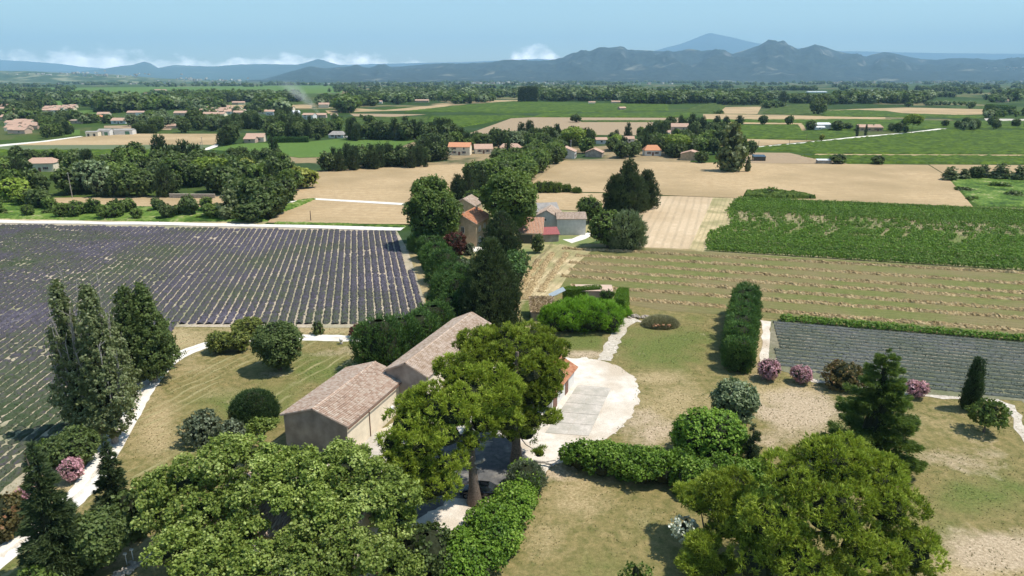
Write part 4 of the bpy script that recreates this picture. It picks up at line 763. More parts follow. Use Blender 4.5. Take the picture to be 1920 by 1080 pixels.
# near barn
pb = P(650, 799, 4.5)[:2]; tb = np.array([math.cos(a72), math.sin(a72)]); nb_ = np.array([-tb[1], tb[0]])
barn = building('barn', 'ochre gabled barn with pinkish tile roof nearest the camera, blank gable in grey shade', 'barn', pb, a72, 14.9, 9.1, 4.5, 6.0, M['cream'], M['tile_pink'], True, .3, 5)
mb = MB(); mb.add([(-.012, 0, -.2), (-.012, 9.1, -.2), (-.012, 9.1, 4.46), (-.012, 4.55, 5.95), (-.012, 0, 4.46)], [[0, 4, 3, 2, 1]]); obj('gable_shade', mb.mesh('gable_shade', M['grey_render_and_gable_shade']), barn)  # stained gable sheet with the shade of this side put into its grey
mb = MB(); mb.box((5.2, -.06, 2.2), (.09, .09, 4.4)); mb.tube([[-.3, -.42, 4.36], [15.2, -.42, 4.36]], .07, 8); mb.tube([[14.6, -.42, 4.3], [14.6, -.1, 3.8], [14.6, -.1, 0]], .05, 6); obj('gutter', mb.mesh('gutter', M['shutter']), barn)
# long barn behind
pb2 = P(800, 706, 6.0)[:2]
barn2 = building('long_barn', 'long barn with pale beige tile roof running back behind the pines', 'barn', pb2, R(69.4), 22.4, 6.3, 5.9, 7.4, M['cream'], M['tile_beige'], True, .25, 9, doors=[(0, 6, 2.4, 2.6, M['shutter']), (0, 15, 1.1, 2.1, M['shutter'])], wins=[(0, 10, 1.7, 1, 1.1, M['shutter'])])
mb = MB(); mb.add([(-.012, 0, -.2), (-.012, 6.3, -.2), (-.012, 6.3, 5.86), (-.012, 3.15, 7.35), (-.012, 0, 5.86)], [[0, 4, 3, 2, 1]]); obj('gable_shade', mb.mesh('gable_shade', M['grey_render_and_gable_shade']), barn2)  # same sheet on the long barn, gable shade painted in grey
# outbuilding on the right of the court
q = P(1035, 772)[:2]; building('outbuilding', 'low white outbuilding with red tile roof and brown doors behind the right pine', 'outbuilding', q, R(67), 10.0, 5.2, 2.75, 4.1, M['white_wall'], M['tile_red'], True, .4, 12, doors=[(0, 1.2, 1.6, 2.1, M['shutter']), (0, 6.3, 1.3, 2.1, M['shutter'])], wins=[(0, 3.4, 1.5, .7, .9, None)])
# house below the plane trees
q = np.array([-12.5, 59.5]); building('farm_house', 'tiled farmhouse mostly hidden below the big plane trees', 'house', q, R(162), 15, 8.5, 4.6, 6.4, M['cream'], M['tile_pink'], True, .4, 17, wins=[(1, 4, 2, 1, 1.4, M['shutter']), (2, 3, 2, 1, 1.4, M['shutter']), (2, 8, 2, 1, 1.4, M['shutter'])], doors=[(2, 11.5, 1.2, 2.2, M['shutter'])], chim=[(4, 5.2, 6.0, 1.1)])
# concrete apron at the foot of the barn and its low parapet
mb = MB(); e = [P(*p)[:2] for p in ((652, 850), (692, 812), (728, 816), (716, 858), (680, 880))]; mb.add([(*p, 0) for p in e] + [(*p, .35) for p in e], np.array([[i, (i + 1) % 5, 5 + (i + 1) % 5, 5 + i] for i in range(5)])); mb.add([(*p, .35) for p in e], np.array([[0, 1, 2], [0, 2, 3], [0, 3, 4]])); tag(obj('concrete_apron', mb.mesh('concrete_apron', M['concrete'])), 'grey concrete apron at the foot of the near barn', 'terrace')
mb = MB(); e0 = P(650, 835, .5)[:2]; mb.box((pb[0] - .2 - .32 * 2.2, pb[1] - 2.4, .75), (.35, 4.6, 1.7), R(-19)); tag(obj('low_wall', mb.mesh('low_wall', M['cream'])), 'short rendered wall sloping down from the corner of the near barn', 'wall')
q = P(655, 846); mb = MB(); mb.tube([[0, 0, 0], [0, 0, .75]], [.33, .30], 14); mb.tube([[0, 0, .74], [0, 0, .82]], [.36, .36], 14); tag(obj('water_butt', mb.mesh('water_butt', M['white_metal']), None, (q[0], q[1], .35)), 'white round tub at the corner of the near barn', 'tub')
q = P(716, 782, 1.0); mb = MB(); mb.box((0, 0, .35), (.3, .8, .6)); mb.box((.17, 0, .35), (.04, .5, .45)); tag(obj('air_unit', mb.mesh('air_unit', M['white_metal']), None, (pb[0] + tb[0] * 10.5 + .3, pb[1] + tb[1] * 10.5, 1.4), a72 - math.pi / 2), 'small white unit fixed on the sunny wall of the near barn', 'appliance')

# farmstead in the middle distance
def fb(name, label, cat, px0, px1, Wd, eave, ridge, wall, roof, tiled=False, zb=0.0, **k):
    a, b = P(*px0)[:2], P(*px1)[:2]; d = b - a; return building(name, label, cat, a, math.atan2(d[1], d[0]), float(np.hypot(*d)), Wd, eave, ridge, wall, roof, tiled, **k)
hA = P(893, 463)[:2]; building('stone_house', 'two storey ochre stone house with orange tile roof between the tall trees', 'house', hA, R(74), 12.5, 8.4, 6.5, 8.7, M['ochre'], M['tile_red'], True, .35, 21, wins=[(3, 3.9, 4.6, .9, 1.7, None), (3, 3.9, 1.4, .9, 1.6, None), (0, 3, 4.6, .9, 1.5, M['pale_grey']), (0, 7.5, 4.6, .9, 1.5, M['pale_grey']), (0, 3, 1.5, .9, 1.5, M['pale_grey'])], doors=[(0, 7.5, 1.2, 2.2, M['shutter'])], chim=[(9.5, 3, 7.6, 1.9), (2, 4.2, 8.2, .9)], tstep=.4)
building('wing', 'lower beige tiled wing behind the stone house', 'house', P(890, 421)[:2], R(74), 8, 7.5, 6.0, 8.0, M['ochre'], M['tile_beige'], True, .3, 22, tstep=.4)
a_ = P(1012, 456)[:2]; building('open_barn', 'orange tiled open barn facing the camera beside the stone house', 'barn', a_ , R(172), 9.3, 6.0, 3.0, 4.9, M['ochre'], M['tile_red'], True, .3, 23, mono=False, doors=[(2, 6.4, 3.6, 2.5, M['glass'])], tstep=.4) if False else None
building('open_barn', 'orange tiled open barn facing the camera beside the stone house', 'barn', P(970, 456)[:2], R(-5), 7.0, 8.4, 2.9, 5.6, M['ochre'], M['tile_red'], True, .3, 23, mono=True, doors=[(0, 2.3, 4.0, 2.5, M['glass'])], tstep=.4)  # dark door panel paints the shade inside the open bay
building('lean_to', 'low red sheet roofed shed between the open barn and pale grey building', 'shed', P(1014, 454)[:2], R(8), 5.2, 4.2, 2.2, 3.2, M['grey_render_and_gable_shade'], M['redsheet'], False, .35, 24, mono=True)
building('grey_barn', 'pale grey rendered barn with beige tile roof and white end wall', 'barn', P(1044, 441)[:2], R(2), 8.6, 5.0, 4.9, 6.3, M['pale_grey'], M['tile_beige'], True, .25, 25, tstep=.4)
building('grey_barn_wing', 'gabled pale grey house with two small windows left of the grey barn', 'house', P(1043, 438.5)[:2], R(78), 9, 6.2, 5.2, 6.9, M['pale_grey'], M['tile_beige'], True, .25, 26, wins=[(3, 3.4, 4.2, .6, .7, None), (3, 3.4, 1.4, .8, 1.0, None)], tstep=.4)
building('grey_roofed_shed', 'grey roofed shed behind the pale grey building', 'shed', P(1005, 424)[:2], R(12), 7.5, 8, 4.6, 6.6, M['pale_grey'], M['grey_roof'], False, .3, 27)
# pool house: earth covered hut, half hidden by bamboo
hut = building('stone_hut', 'small stone hut with straw covered roof beside the bamboo', 'hut', P(997, 602)[:2], R(2), 4.4, 5.4, 1.9, 3.0, M['stone'], M['tile_beige'], False, .3, 31, mono=True)
r = rs(5); n = 1500; x = r.uniform(-.3, 4.6, n); y = r.uniform(-.4, 5.6, n); mb = MB(); tufts(mb, np.stack([x, y, 1.95 + y * .205 + .1], 1), unit(np.stack([r.normal(size=n), r.normal(size=n), np.full(n, .6)], 1)), .5, .12, np.clip(.6 + r.normal(size=n) * .25, 0, 1), r, 2); o = obj('straw_cover', mb.mesh('straw_cover', M['straw']), hut); o['kind'] = 'stuff'
mb = MB(); mb.box((0, 0, 0), (3.4, 2.4, .06)); o = obj('blue_sheet', mb.mesh('blue_sheet', plain('pale_blue_tarp', (.46, .52, .54), .5, .3)), None, (P(1046, 580)[0] - .1, P(1046, 580)[1] + 2.2, 2.95), R(10)); o.rotation_euler[1] = R(-24); tag(o, 'pale blue sheet between the straw roofed hut and the bamboo', 'tarpaulin')
q = P(1110, 568); building('pool_house', 'flat pink roofed building behind the bamboo', 'outbuilding', (q[0] - 3.2, q[1] + 1.0), R(-3), 7.4, 3.2, 2.3, 2.6, M['pinkwall'], M['pinkwall'], False, .2, 33, mono=True)

# scattered houses of the plain: (x, base y, width m, depth m, eave, ridge, angle, wall, roof, label)
HS = [(75, 322, 13, 10, 4.2, 6.4, 10, 'cream', 'tile_far', 'house with two beige tile roofs among the trees at far left', 1), (478, 266, 13, 9, 3.4, 5.8, 4, 'cream', 'tile_far', 'beige house with gabled tile roofs at the edge of the green meadow', 1), (468, 268, 8, 8, 2.8, 4.2, 4, 'pinkwall', 'tile_far', 'low garage wing of the house beside the green meadow', 0), (630, 259, 12, 9, 2.6, 5.0, -8, 'white_wall', 'grey_roof', 'house with grey roof beside the green meadow', 1),
      (861, 291, 13, 9, 5.0, 7.2, -5, 'cream', 'tile_red', 'two storey house with orange roof and white balcony', 1), (907, 288, 11, 9, 3.0, 5.4, 6, 'cream', 'tile_far', 'gabled cream villa right of the orange roofed house', 1), (957, 286, 13, 8, 3.2, 5.2, 0, 'cream', 'tile_far', 'cream villa with pale roof beside a single cypress', 1), (1079, 296, 9, 12, 4.0, 6.4, 78, 'pale_grey', 'tile_far', 'pale gabled house at the corner of the wheat field', 1), (1130, 294, 8, 10, 2.8, 4.8, 75, 'grey_render_and_gable_shade', 'tile_far', 'low grey house with gable behind the wheat field hedge', 0), (1224, 292, 10, 7, 3.4, 6.0, 0, 'white_wall', 'tile_red', 'small white house with red roof behind the wheat field', 1),
      (1274, 250, 14, 9, 5.5, 8.0, -10, 'pinkwall', 'tile_far', 'larger pink tiled farmhouse above the dark trees', 1), (1244, 256, 10, 8, 3.2, 4.6, -15, 'white_wall', 'tile_far', 'low white house left of the pink farmhouse', 1), (1180, 268, 7, 6, 3, 4.6, 0, 'white_wall', 'tile_far', 'tiny white house among trees behind the wheat', 0), (1314, 300, 9, 11, 3.6, 5.2, 70, 'ochre', 'tile_far', 'ochre barn left of the tall poplar', 1), (1128, 270, 8, 6, 3, 4.4, 5, 'white_wall', 'tile_far', 'pale cabin left of the white house in the trees', 0),
      (1540, 243, 17, 12, 4.5, 5.8, 0, 'white_wall', 'white_metal', 'long white farm shed in the green vineyards', 0), (1537, 243.5, 9, 4, 2.2, 3.0, 0, 'pale_grey', 'white_metal', 'low annex in front of the long white shed', 0), (1623, 246, 12, 12, 3.4, 5.4, -14, 'ochre', 'tile_far', 'farm with worn tile roofs beside the pale lane', 1), (1646, 246, 8, 9, 3.4, 5.6, -14, 'ochre', 'tile_far', 'ochre wing of the farm beside the pale lane', 1), (1343, 191, 18, 9, 4, 6.5, 40, 'white_wall', 'tile_far', 'white house with pink roof before the dark wood', 0), (1322, 193, 10, 8, 3, 4.5, 0, 'cream', 'tile_far', 'cream shed left of the white house by the wood', 0), (1884, 192, 18, 11, 4, 7, 10, 'pinkwall', 'tile_far', 'pink farmhouse at the far right of the plain', 1), (1396, 174, 16, 9, 4, 6, 0, 'cream', 'tile_far', 'distant cream house in the upper vineyards', 0),
      (683, 195, 22, 12, 6, 8.5, -18, 'white_wall', 'tile_far', 'white gabled farmhouse near the centre left of the plain', 1), (710, 194, 12, 8, 3.5, 5, 0, 'white_wall', 'tile_far', 'small white house right of the white farmhouse', 0), (788, 182, 22, 12, 5, 8, -8, 'cream', 'tile_far', 'cream house with pink roof in the central woods', 0), (791, 192, 26, 9, 3.5, 5.5, 0, 'ochre', 'tile_far', 'long low ochre building in the central fields', 0), (1130, 182, 10, 8, 4, 6, 0, 'cream', 'tile_far', 'pale cottage in the central woods', 0), (1110, 195, 12, 8, 3, 4.4, 0, 'cream', 'tile_far', 'low pale building by the central pale track', 0), (1155, 194.5, 16, 9, 3.6, 5.2, 0, 'pinkwall', 'tile_far', 'pink building at the end of the central track', 0), (1168, 207, 10, 7, 3.4, 5, 20, 'ochre', 'tile_far', 'small ochre farm beside the pale lane at centre', 0), (1174, 183, 9, 8, 4, 5.5, 0, 'white_wall', 'tile_far', 'tiny white house before the tall dark wood', 0),
      (222, 232, 15, 10, 3.2, 5.6, 0, 'white_wall', 'tile_far', 'white villa with hip roof above the tan field', 1), (172, 226, 19, 11, 3.6, 6.0, -6, 'pinkwall', 'tile_red', 'red roofed villa at left beyond the tan field', 1), (193, 219, 13, 9, 3.4, 5.4, 8, 'cream', 'tile_far', 'pink roofed villa right of the red roofed one', 0), (143, 232, 13, 10, 3.2, 3.8, 0, 'pinkwall', 'tile_beige', 'flat beige building left of the red roofed villa', 0), (246, 216, 11, 9, 3.2, 5.2, 0, 'pinkwall', 'tile_far', 'half hidden pink villa beside the silver trees', 0), (262, 217, 10, 8, 4, 5.6, 0, 'white_wall', 'tile_far', 'white villa touching the silver trees', 0),
      (100, 217, 22, 5, 2.2, 3.0, 0, 'white_metal', 'white_metal', 'long white greenhouse at left', 0), (80, 216, 20, 5, 2.2, 3.0, 2, 'white_metal', 'greendoor', 'long greenish greenhouse at left', 0), (257, 200, 13, 11, 10, 10.6, 0, 'white_wall', 'white_wall', 'left one of two white blocks in the dark wood', 0), (278, 200, 13, 11, 10, 10.6, 0, 'white_wall', 'white_wall', 'right one of two white blocks in the dark wood', 0), (78, 182, 32, 12, 5, 7, 0, 'cream', 'tile_far', 'long pale building in the far left woods', 0), (107, 184, 18, 10, 5, 7, 0, 'white_wall', 'tile_far', 'white gabled house in the far left woods', 0), (262, 182, 16, 9, 4, 6, 0, 'white_wall', 'tile_far', 'far white house above the white blocks', 0), (299, 171.5, 40, 14, 5, 7, 0, 'pinkwall', 'tile_far', 'long pinkish building in the distant green field', 0), (272, 180, 9, 9, 7, 8, 0, 'white_wall', 'tile_far', 'small white tower house in the distance', 0),
      (493, 214, 11, 9, 3.4, 5.4, 12, 'cream', 'tile_far', 'cream house left of the dark cypress pair', 0), (506, 216, 11, 9, 4.4, 6.4, -12, 'white_wall', 'tile_far', 'white gabled house by the dark trees', 1), (533, 205, 12, 9, 4, 6, 20, 'pinkwall', 'tile_far', 'pink roofed house left of the smoke', 0), (541, 207, 12, 9, 3.6, 5.6, -10, 'cream', 'tile_far', 'cream house just left of the smoke', 0), (557, 216, 9, 9, 3.6, 5.6, 40, 'white_wall', 'white_metal', 'white gabled house below the smoke', 0), (577, 224, 13, 10, 5.0, 6.8, -10, 'white_wall', 'tile_far', 'white house with pink roof right below the smoke', 1), (600, 221, 14, 9, 3.4, 5.2, 6, 'pinkwall', 'tile_far', 'pink tiled house right of the smoke', 0), (626, 222, 7, 7, 4, 5, 0, 'white_wall', 'tile_far', 'small white house at the edge of the woods right of the smoke', 0), (607, 202, 16, 10, 5, 7.5, 0, 'cream', 'tile_far', 'cream house behind and right of the smoke', 0), (545, 187, 9, 8, 4, 5, 0, 'cream', 'tile_far', 'pale house on the slope behind the smoke', 0), (505, 200, 20, 12, 9, 10, 0, 'pale_grey', 'tile_far', 'grey building behind the cypress pair', 0),
      (337, 217, 15, 10, 3.4, 5.6, 0, 'pinkwall', 'tile_far', 'pink roofed house left of the village cluster', 0), (332, 241, 18, 9, 2.6, 4.2, 0, 'pinkwall', 'tile_far', 'low tiled house behind the tan field hedge', 0),
      (12, 203, 20, 11, 3.6, 6, 0, 'pinkwall', 'tile_far', 'salmon villa at the upper left edge', 0), (6, 208, 14, 10, 3.4, 5.4, 8, 'cream', 'tile_far', 'beige villa below the salmon one at the left edge', 0), (31, 212, 17, 11, 3.4, 5.8, -8, 'cream', 'tile_far', 'cream villa with wide hip roof at left', 0), (16, 225, 18, 11, 3.4, 5.6, 5, 'pinkwall', 'tile_far', 'wide pink villa at the left edge', 0), (32, 222, 12, 9, 3.4, 5.4, -5, 'cream', 'tile_far', 'beige villa right of the wide pink one', 0)]
vil = rs(77)
VL = [(385, 212), (395, 215), (403, 209), (412, 213), (420, 209), (430, 214), (437, 212), (400, 219), (390, 219), (424, 205), (441, 207), (452, 213), (447, 216), (412, 219), (383, 207), (442, 196), (453, 196), (408, 197)]
for i, (x, y) in enumerate(VL): HS.append((x, y, vil.uniform(11, 15), 9, 3.4, 5.4, vil.uniform(-25, 25), ['pinkwall', 'cream', 'white_wall'][i % 3], 'tile_far', None, 'village'))
VL2 = [(22, 240), (30, 236), (38, 233), (47, 236), (55, 240), (33, 243), (42, 245), (20, 246), (28, 250), (52, 234), (62, 242), (18, 236), (36, 251)]
for i, (x, y) in enumerate(VL2): HS.append((x, y, vil.uniform(9, 12), 8, 3.2, 5.0, vil.uniform(-20, 20), ['pinkwall', 'cream'][i % 2], 'tile_far', None, 'estate'))
VL3 = [(85, 207), (92, 205), (99, 209), (106, 204), (112, 206), (120, 203), (128, 205), (135, 202), (104, 211), (88, 211), (130, 208)]
for i, (x, y) in enumerate(VL3): HS.append((x, y, vil.uniform(9, 14), 8, 3.2, 5.0, vil.uniform(-20, 20), ['pinkwall', 'cream', 'white_wall'][i % 3], 'tile_far', None, 'hamlet'))
for i, h in enumerate(HS):
    x, y, w_, d_, ev, rg, an, wm, rm, lab, flag = h; c = P(x, y)[:2]; a = R(an); A = c - np.array([math.cos(a), math.sin(a)]) * w_ / 2; grp = None
    if flag == 'village': lab, grp = 'pink roofed villa in the village cluster left of the smoke', 'villas of the far village'
    if flag == 'estate': lab, grp = 'pink roofed house in the dense estate at the left edge', 'houses of the left estate'
    if flag == 'hamlet': lab, grp = 'small pale house in the hamlet behind the greenhouses', 'houses of the upper left hamlet'
    wins = [(0, w_ * .27, 1.7, 1.1, 1.3, M['shutter']), (0, w_ * .72, 1.7, 1.1, 1.3, M['shutter'])] if flag == 1 else [(0, w_ * .5, 1.7, 1.4, 1.3, None)] if y > 205 else []
    if flag == 1 and ev > 4.4: wins += [(0, w_ * .27, 4.0, 1.0, 1.2, M['shutter']), (0, w_ * .72, 4.0, 1.0, 1.2, None)]
    building('house' if 'shed' not in (lab or '') and 'greenhouse' not in lab else 'shed', lab, 'house' if 'greenhouse' not in lab and 'shed' not in lab else 'shed', A, a, w_, d_, ev, rg, M[wm], M[rm], False, .4, 50 + i, wins=wins, doors=[(0, w_ * .5, 1.2, 2.1, M['shutter'])] if flag == 1 else [], group=grp, hip=0 if flag != 1 or i % 3 else 2.0)
# long farm range with green doors
building('farm_range', 'long white farm building with green doors at the edge of the tan field', 'farm building', P(205, 253)[:2], R(9), 18, 9, 3.6, 4.6, M['white_wall'], M['grey_roof'], False, .3, 71, doors=[(0, 3, 1.6, 2.6, M['glass']), (0, 14, 3.4, 2.8, M['greendoor'])])
building('farm_range', 'grey roofed farm building with two green doors', 'farm building', P(184, 254.5)[:2], R(9), 9, 9, 4.0, 5.2, M['white_wall'], M['grey_roof'], False, .3, 72, doors=[(0, 2, 2.6, 2.8, M['greendoor']), (0, 6.2, 2.6, 2.8, M['greendoor'])])
building('farm_range', 'beige farm annex at the left end of the white farm range', 'farm building', P(161, 256)[:2], R(9), 9.2, 8, 3.4, 4.0, M['cream'], M['grey_roof'], False, .3, 73, doors=[(0, 2, 1.6, 2.2, M['glass']), (0, 6.4, 1.6, 2.2, M['glass'])])
building('solar_canopy', 'long dark flat canopy behind trees left of the tall poplar', 'canopy', P(1285, 262)[:2], R(-2), 27, 6, 3.2, 4.2, M['glass'], M['glass'], False, .3, 74, mono=True)
building('shed', 'small black shed right of the tall poplar', 'shed', P(1413, 302)[:2], R(-6), 6.5, 5, 2.4, 3.0, M['glass'], M['glass'], False, .2, 75, mono=True)
building('trailer', 'white flat roofed trailer behind the big wheat field', 'trailer', P(1533, 307)[:2], R(-3), 7.5, 3, 1.8, 2.2, M['grey_render_and_gable_shade'], M['white_metal'], False, .2, 76, mono=True)
building('garden_wall', 'low stone garden wall before the dark left trees', 'wall', P(318, 372)[:2], R(-2), 18, .5, 1.6, 1.7, M['stone'], M['stone'], False, .02, 77, mono=True)
building('house', 'white house glimpsed in the gap of the left woodland', 'house', P(350, 345)[:2], R(80), 8, 6, 5.2, 6.6, M['white_wall'], M['tile_far'], False, .3, 78)
#@@PART4
# ------------------------------------------------------------------ single trees near the camera
def tree(name, label, cat, loc, crown, trunk=None, group=None, rz=0.0, scale=None, extra=()):
    t = thing(name, loc, label, cat, group, rz, scale)
    if trunk is not None: obj('trunk', trunk, t)
    obj('crown', crown, t)
    for n_, m_ in extra: obj(n_, m_, t)
    return t
def rel(lobes, base): return [(l[0] - base[0], l[1] - base[1], l[2], *l[3:]) for l in lobes]
def L3(x, y, Y, rx, rz=None, ry=None):
    q = PY(x, y, Y); return (q[0], q[1], q[2], rx, ry or rx, rz or rx * .8)

# two tall Aleppo pines over the court
bA = P(890, 944); lA = [L3(880, 735, 67, 3.3, 2.3), L3(820, 762, 65.5, 3.2, 2.2), L3(935, 745, 68, 2.9, 2.3), L3(760, 800, 64, 2.4, 2.0), L3(835, 815, 63.5, 2.6, 1.8), L3(905, 790, 66, 2.2, 1.9), L3(775, 870, 62, 2.4, 1.6), L3(735, 830, 62.5, 1.4, 1.2), L3(820, 912, 61, 2.3, 1.3), L3(855, 700, 69, 2.6, 1.6), L3(925, 715, 69.5, 2.6, 1.7), L3(800, 925, 61.5, 1.6, 1.0), L3(780, 760, 66, 2.0, 1.5), L3(790, 835, 63, 2.6, 1.8), L3(850, 770, 65, 3.0, 2.2), L3(745, 860, 62, 1.8, 1.4), L3(840, 870, 62.5, 2.0, 1.4), L3(760, 905, 61, 1.9, 1.3), L3(885, 830, 64.5, 1.4, .9), L3(950, 790, 66.5, 1.7, 1.4)]
rA = rel(lA, bA)
pine_n = dict(tuft=True, tw=.10, tk=3, ck=15, rc=.36, per=15, frac=.31, zsq=.72, corek=.62, bottom=.3, rho=(.86, 1.05))
tA = trunk_mesh('trunk', 12.6, .62, M['bark'], 3, [((0, 0, 7.5), rA[4][:3], .22), ((0, 0, 8.5), rA[3][:3], .2), ((0, 0, 9.5), rA[1][:3], .22), ((0, 0, 8), rA[5][:3], .2), ((0, 0, 6.6), rA[6][:3], .18), ((0, 0, 6.0), rA[8][:3], .14), ((0, 0, 11), rA[2][:3], .2)], (-.9, .9))
mb = MB(); mb.tube([[-.1, 0, 5.0], [-.9, -.2, 5.3], [-1.9, -.3, 5.6], [-2.8, -.2, 5.5]], [.17, .12, .08, .03], 7, .8); mb.tube([[.1, 0, 5.1], [.9, 0, 5.3], [1.1, -.1, 5.6]], [.2, .18, .16], 7, .8); mb.tube([[.1, 0, 4.6], [.8, -.1, 4.3]], [.1, .03], 6, .8); mb.tube([[0, 0, 7.6], [1.1, -.2, 7.9], [2.1, -.2, 7.8]], [.1, .07, .02], 6, .8)
deadA = mb.mesh('dead_limb', M['palebark'])
tree('pine_tree', 'tall leaning Aleppo pine with bare forked trunk over the parked black car', 'pine tree', tuple(bA), crown_mesh('crown', rA, M['pine'], 48000, .34, 11, **pine_n), tA, extra=[('dead_limb', deadA)])
bB = P(968, 872); lB = [L3(960, 655, 78, 4.0, 2.4), L3(905, 672, 77, 3.0, 2.2), L3(1010, 668, 77, 3.2, 2.3), L3(1038, 705, 75, 2.2, 1.9), L3(985, 700, 74.5, 3.2, 2.2), L3(895, 640, 79, 2.2, 1.6), L3(1020, 745, 74, 2.0, 1.7), L3(955, 720, 75, 3.0, 2.0), L3(1000, 785, 73, 2.0, 1.4), L3(1030, 785, 72.5, 1.5, .9), L3(950, 770, 73.5, 2.2, 1.8), L3(960, 815, 73.3, 1.2, 1.5), L3(1012, 850, 71.5, .9, .6), L3(1035, 660, 78, 2.0, 1.6), L3(990, 740, 74.5, 2.4, 1.9), L3(1020, 720, 75.5, 2.2, 1.7), L3(925, 790, 75, 2.6, 1.7), L3(985, 812, 74, 1.8, 1.2), L3(1000, 640, 79, 3.0, 2.0), L3(940, 632, 80, 2.6, 1.6), L3(895, 760, 76, 2.4, 1.6), L3(870, 650, 78.5, 1.2, 1.0)]
rB = rel(lB, bB); tB = trunk_mesh('trunk', 14.5, .6, M['bark'], 4, [((0, 0, 9), rB[2][:3], .2), ((0, 0, 9.5), rB[1][:3], .2), ((0, 0, 7.5), rB[6][:3], .18), ((0, 0, 7), rB[8][:3], .16), ((0, 0, 12), rB[0][:3], .2), ((0, 0, 4.5), rB[12][:3], .08)], (.2, .9))
tree('pine_tree', 'rounded bright green Aleppo pine between the long barn and the white court', 'pine tree', tuple(bB), crown_mesh('crown', rB, M['pine'], 50000, .34, 12, **pine_n), tB)
# pines at the lower right
bC = (25.5, 53.0, 0); lC = [L3(1560, 872, 55, 3.0, 2.2), L3(1490, 900, 54.5, 3.2, 2.4), L3(1630, 890, 55.5, 2.8, 2.2), L3(1560, 960, 52, 3.8, 2.8), L3(1450, 980, 52, 3.0, 2.4), L3(1665, 950, 53, 2.8, 2.2), L3(1620, 1030, 50.5, 3.2, 2.4), L3(1500, 1050, 50, 3.2, 2.4), L3(1700, 1030, 51, 2.6, 2.2), L3(1420, 1060, 50.5, 2.4, 2.0), L3(1560, 1120, 48.5, 3.4, 2.4), L3(1700, 1110, 49, 2.8, 2), L3(1590, 845, 57, 1.8, 1.2), L3(1530, 850, 56.5, 1.8, 1.2)]
rC = rel(lC, bC); tree('pine_tree', 'very large round yellow green pine filling the lower right corner', 'pine tree', bC, crown_mesh('crown', rC, M['pine'], 53000, .36, 13, **{**pine_n, 'per': 17, 'frac': .34}), trunk_mesh('trunk', 9.5, .6, M['bark'], 5, [((0, 0, 5), rC[4][:3], .2), ((0, 0, 5), rC[5][:3], .2), ((0, 0, 7), rC[0][:3], .2)]))
bD = (18.6, 55.5, 0); lD = [L3(1345, 925, 58, 2.6, 1.8), L3(1312, 945, 58, 1.7, 1.3), L3(1390, 950, 57, 2.4, 1.8), L3(1362, 985, 55.5, 2.2, 1.8), L3(1400, 1000, 55, 2.0, 1.6), L3(1292, 925, 60, 1.3, 1.0), L3(1380, 905, 59, 1.7, 1.1)]
rD = rel(lD, bD); tree('pine_tree', 'loose yellow green pine merging with the big pine, between it and the laurel hedge', 'pine tree', bD, crown_mesh('crown', rD, M['pine'], 20000, .33, 14, **pine_n), trunk_mesh('trunk', 6, .3, M['bark'], 6, [((0, 0, 3), rD[1][:3], .12), ((0, 0, 3.5), rD[2][:3], .12)]))
bE = tuple(P(1325, 1095)); lE = [L3(1325, 1030, 54, 1.7, 1.4), L3(1300, 1060, 53.5, 1.4, 1.2), L3(1345, 1065, 53, 1.5, 1.2)]
tree('pine_tree', 'small young pine at the bottom edge below the white blossoming tree', 'pine tree', bE, crown_mesh('crown', rel(lE, bE), M['pine'], 8000, .32, 15, **{**pine_n, 'per': 9}), trunk_mesh('trunk', 2.5, .12, M['bark'], 7))

# plane trees at the lower left
def plane_tree(bx, by, lobes, seed, label, n):
    b = (bx, by, 0); rl = rel(lobes, b); top_ = sorted(rl, key=lambda l: -l[2])
    limbs = [((0, 0, 3.2 + .3 * (i % 3)), np.array(l[:3]) * [.9, .9, .97], .2) for i, l in enumerate(rl)]
    tree('plane_tree', label, 'plane tree', b, crown_mesh('crown', rl, M['plane'], int(n * .98), .225, seed, per=16, frac=.30, outward=.38, up=.45, core=True, corek=.42, aspect=1.15, bottom=.7, rho=(.7, 1.12), zsq=.7, ck=13, rc=.38), trunk_mesh('trunk', 4.6, .45, M['palebark'], seed, limbs))
plane_tree(-24.2, 56.5, [L3(350, 905, 57, 3.0, 2.0), L3(420, 870, 58, 2.8, 2.0), L3(300, 960, 55, 2.3, 1.8), L3(380, 960, 54.5, 3.0, 2.2), L3(450, 930, 55, 2.6, 2.0), L3(420, 842, 59.5, 1.8, 1.2), L3(285, 910, 57.5, 1.6, 1.2)], 21, 'leftmost of the big light green plane trees at the bottom of the view', 25650)
plane_tree(-17.0, 57.0, [L3(510, 880, 58, 2.7, 1.9), L3(580, 895, 57, 2.6, 1.9), L3(530, 940, 55, 2.8, 2.1), L3(470, 845, 60, 1.8, 1.2), L3(600, 950, 54.5, 2.6, 2.0), L3(560, 862, 60, 1.7, 1.2)], 22, 'big light green plane tree directly below the near barn', 22950)
plane_tree(-11.0, 56.0, [L3(650, 880, 58, 2.5, 1.8), L3(700, 905, 57, 2.6, 2.0), L3(660, 950, 55, 2.7, 2.0), L3(745, 930, 56, 2.2, 1.8), L3(740, 975, 55, 2.0, 1.6), L3(640, 850, 59.5, 1.5, 1.1), L3(680, 862, 60, 1.5, 1.1)], 23, 'light green plane tree left of the leaning pine trunk', 22950)
plane_tree(-20.5, 49.5, [L3(330, 1040, 50, 2.7, 2.0), L3(420, 1035, 50.5, 2.8, 2.1), L3(380, 1085, 48, 3.0, 2.0), L3(480, 1060, 49, 2.6, 2.0), L3(455, 1000, 52, 2.2, 1.7)], 24, 'light green plane tree cut by the bottom edge at left', 20250)
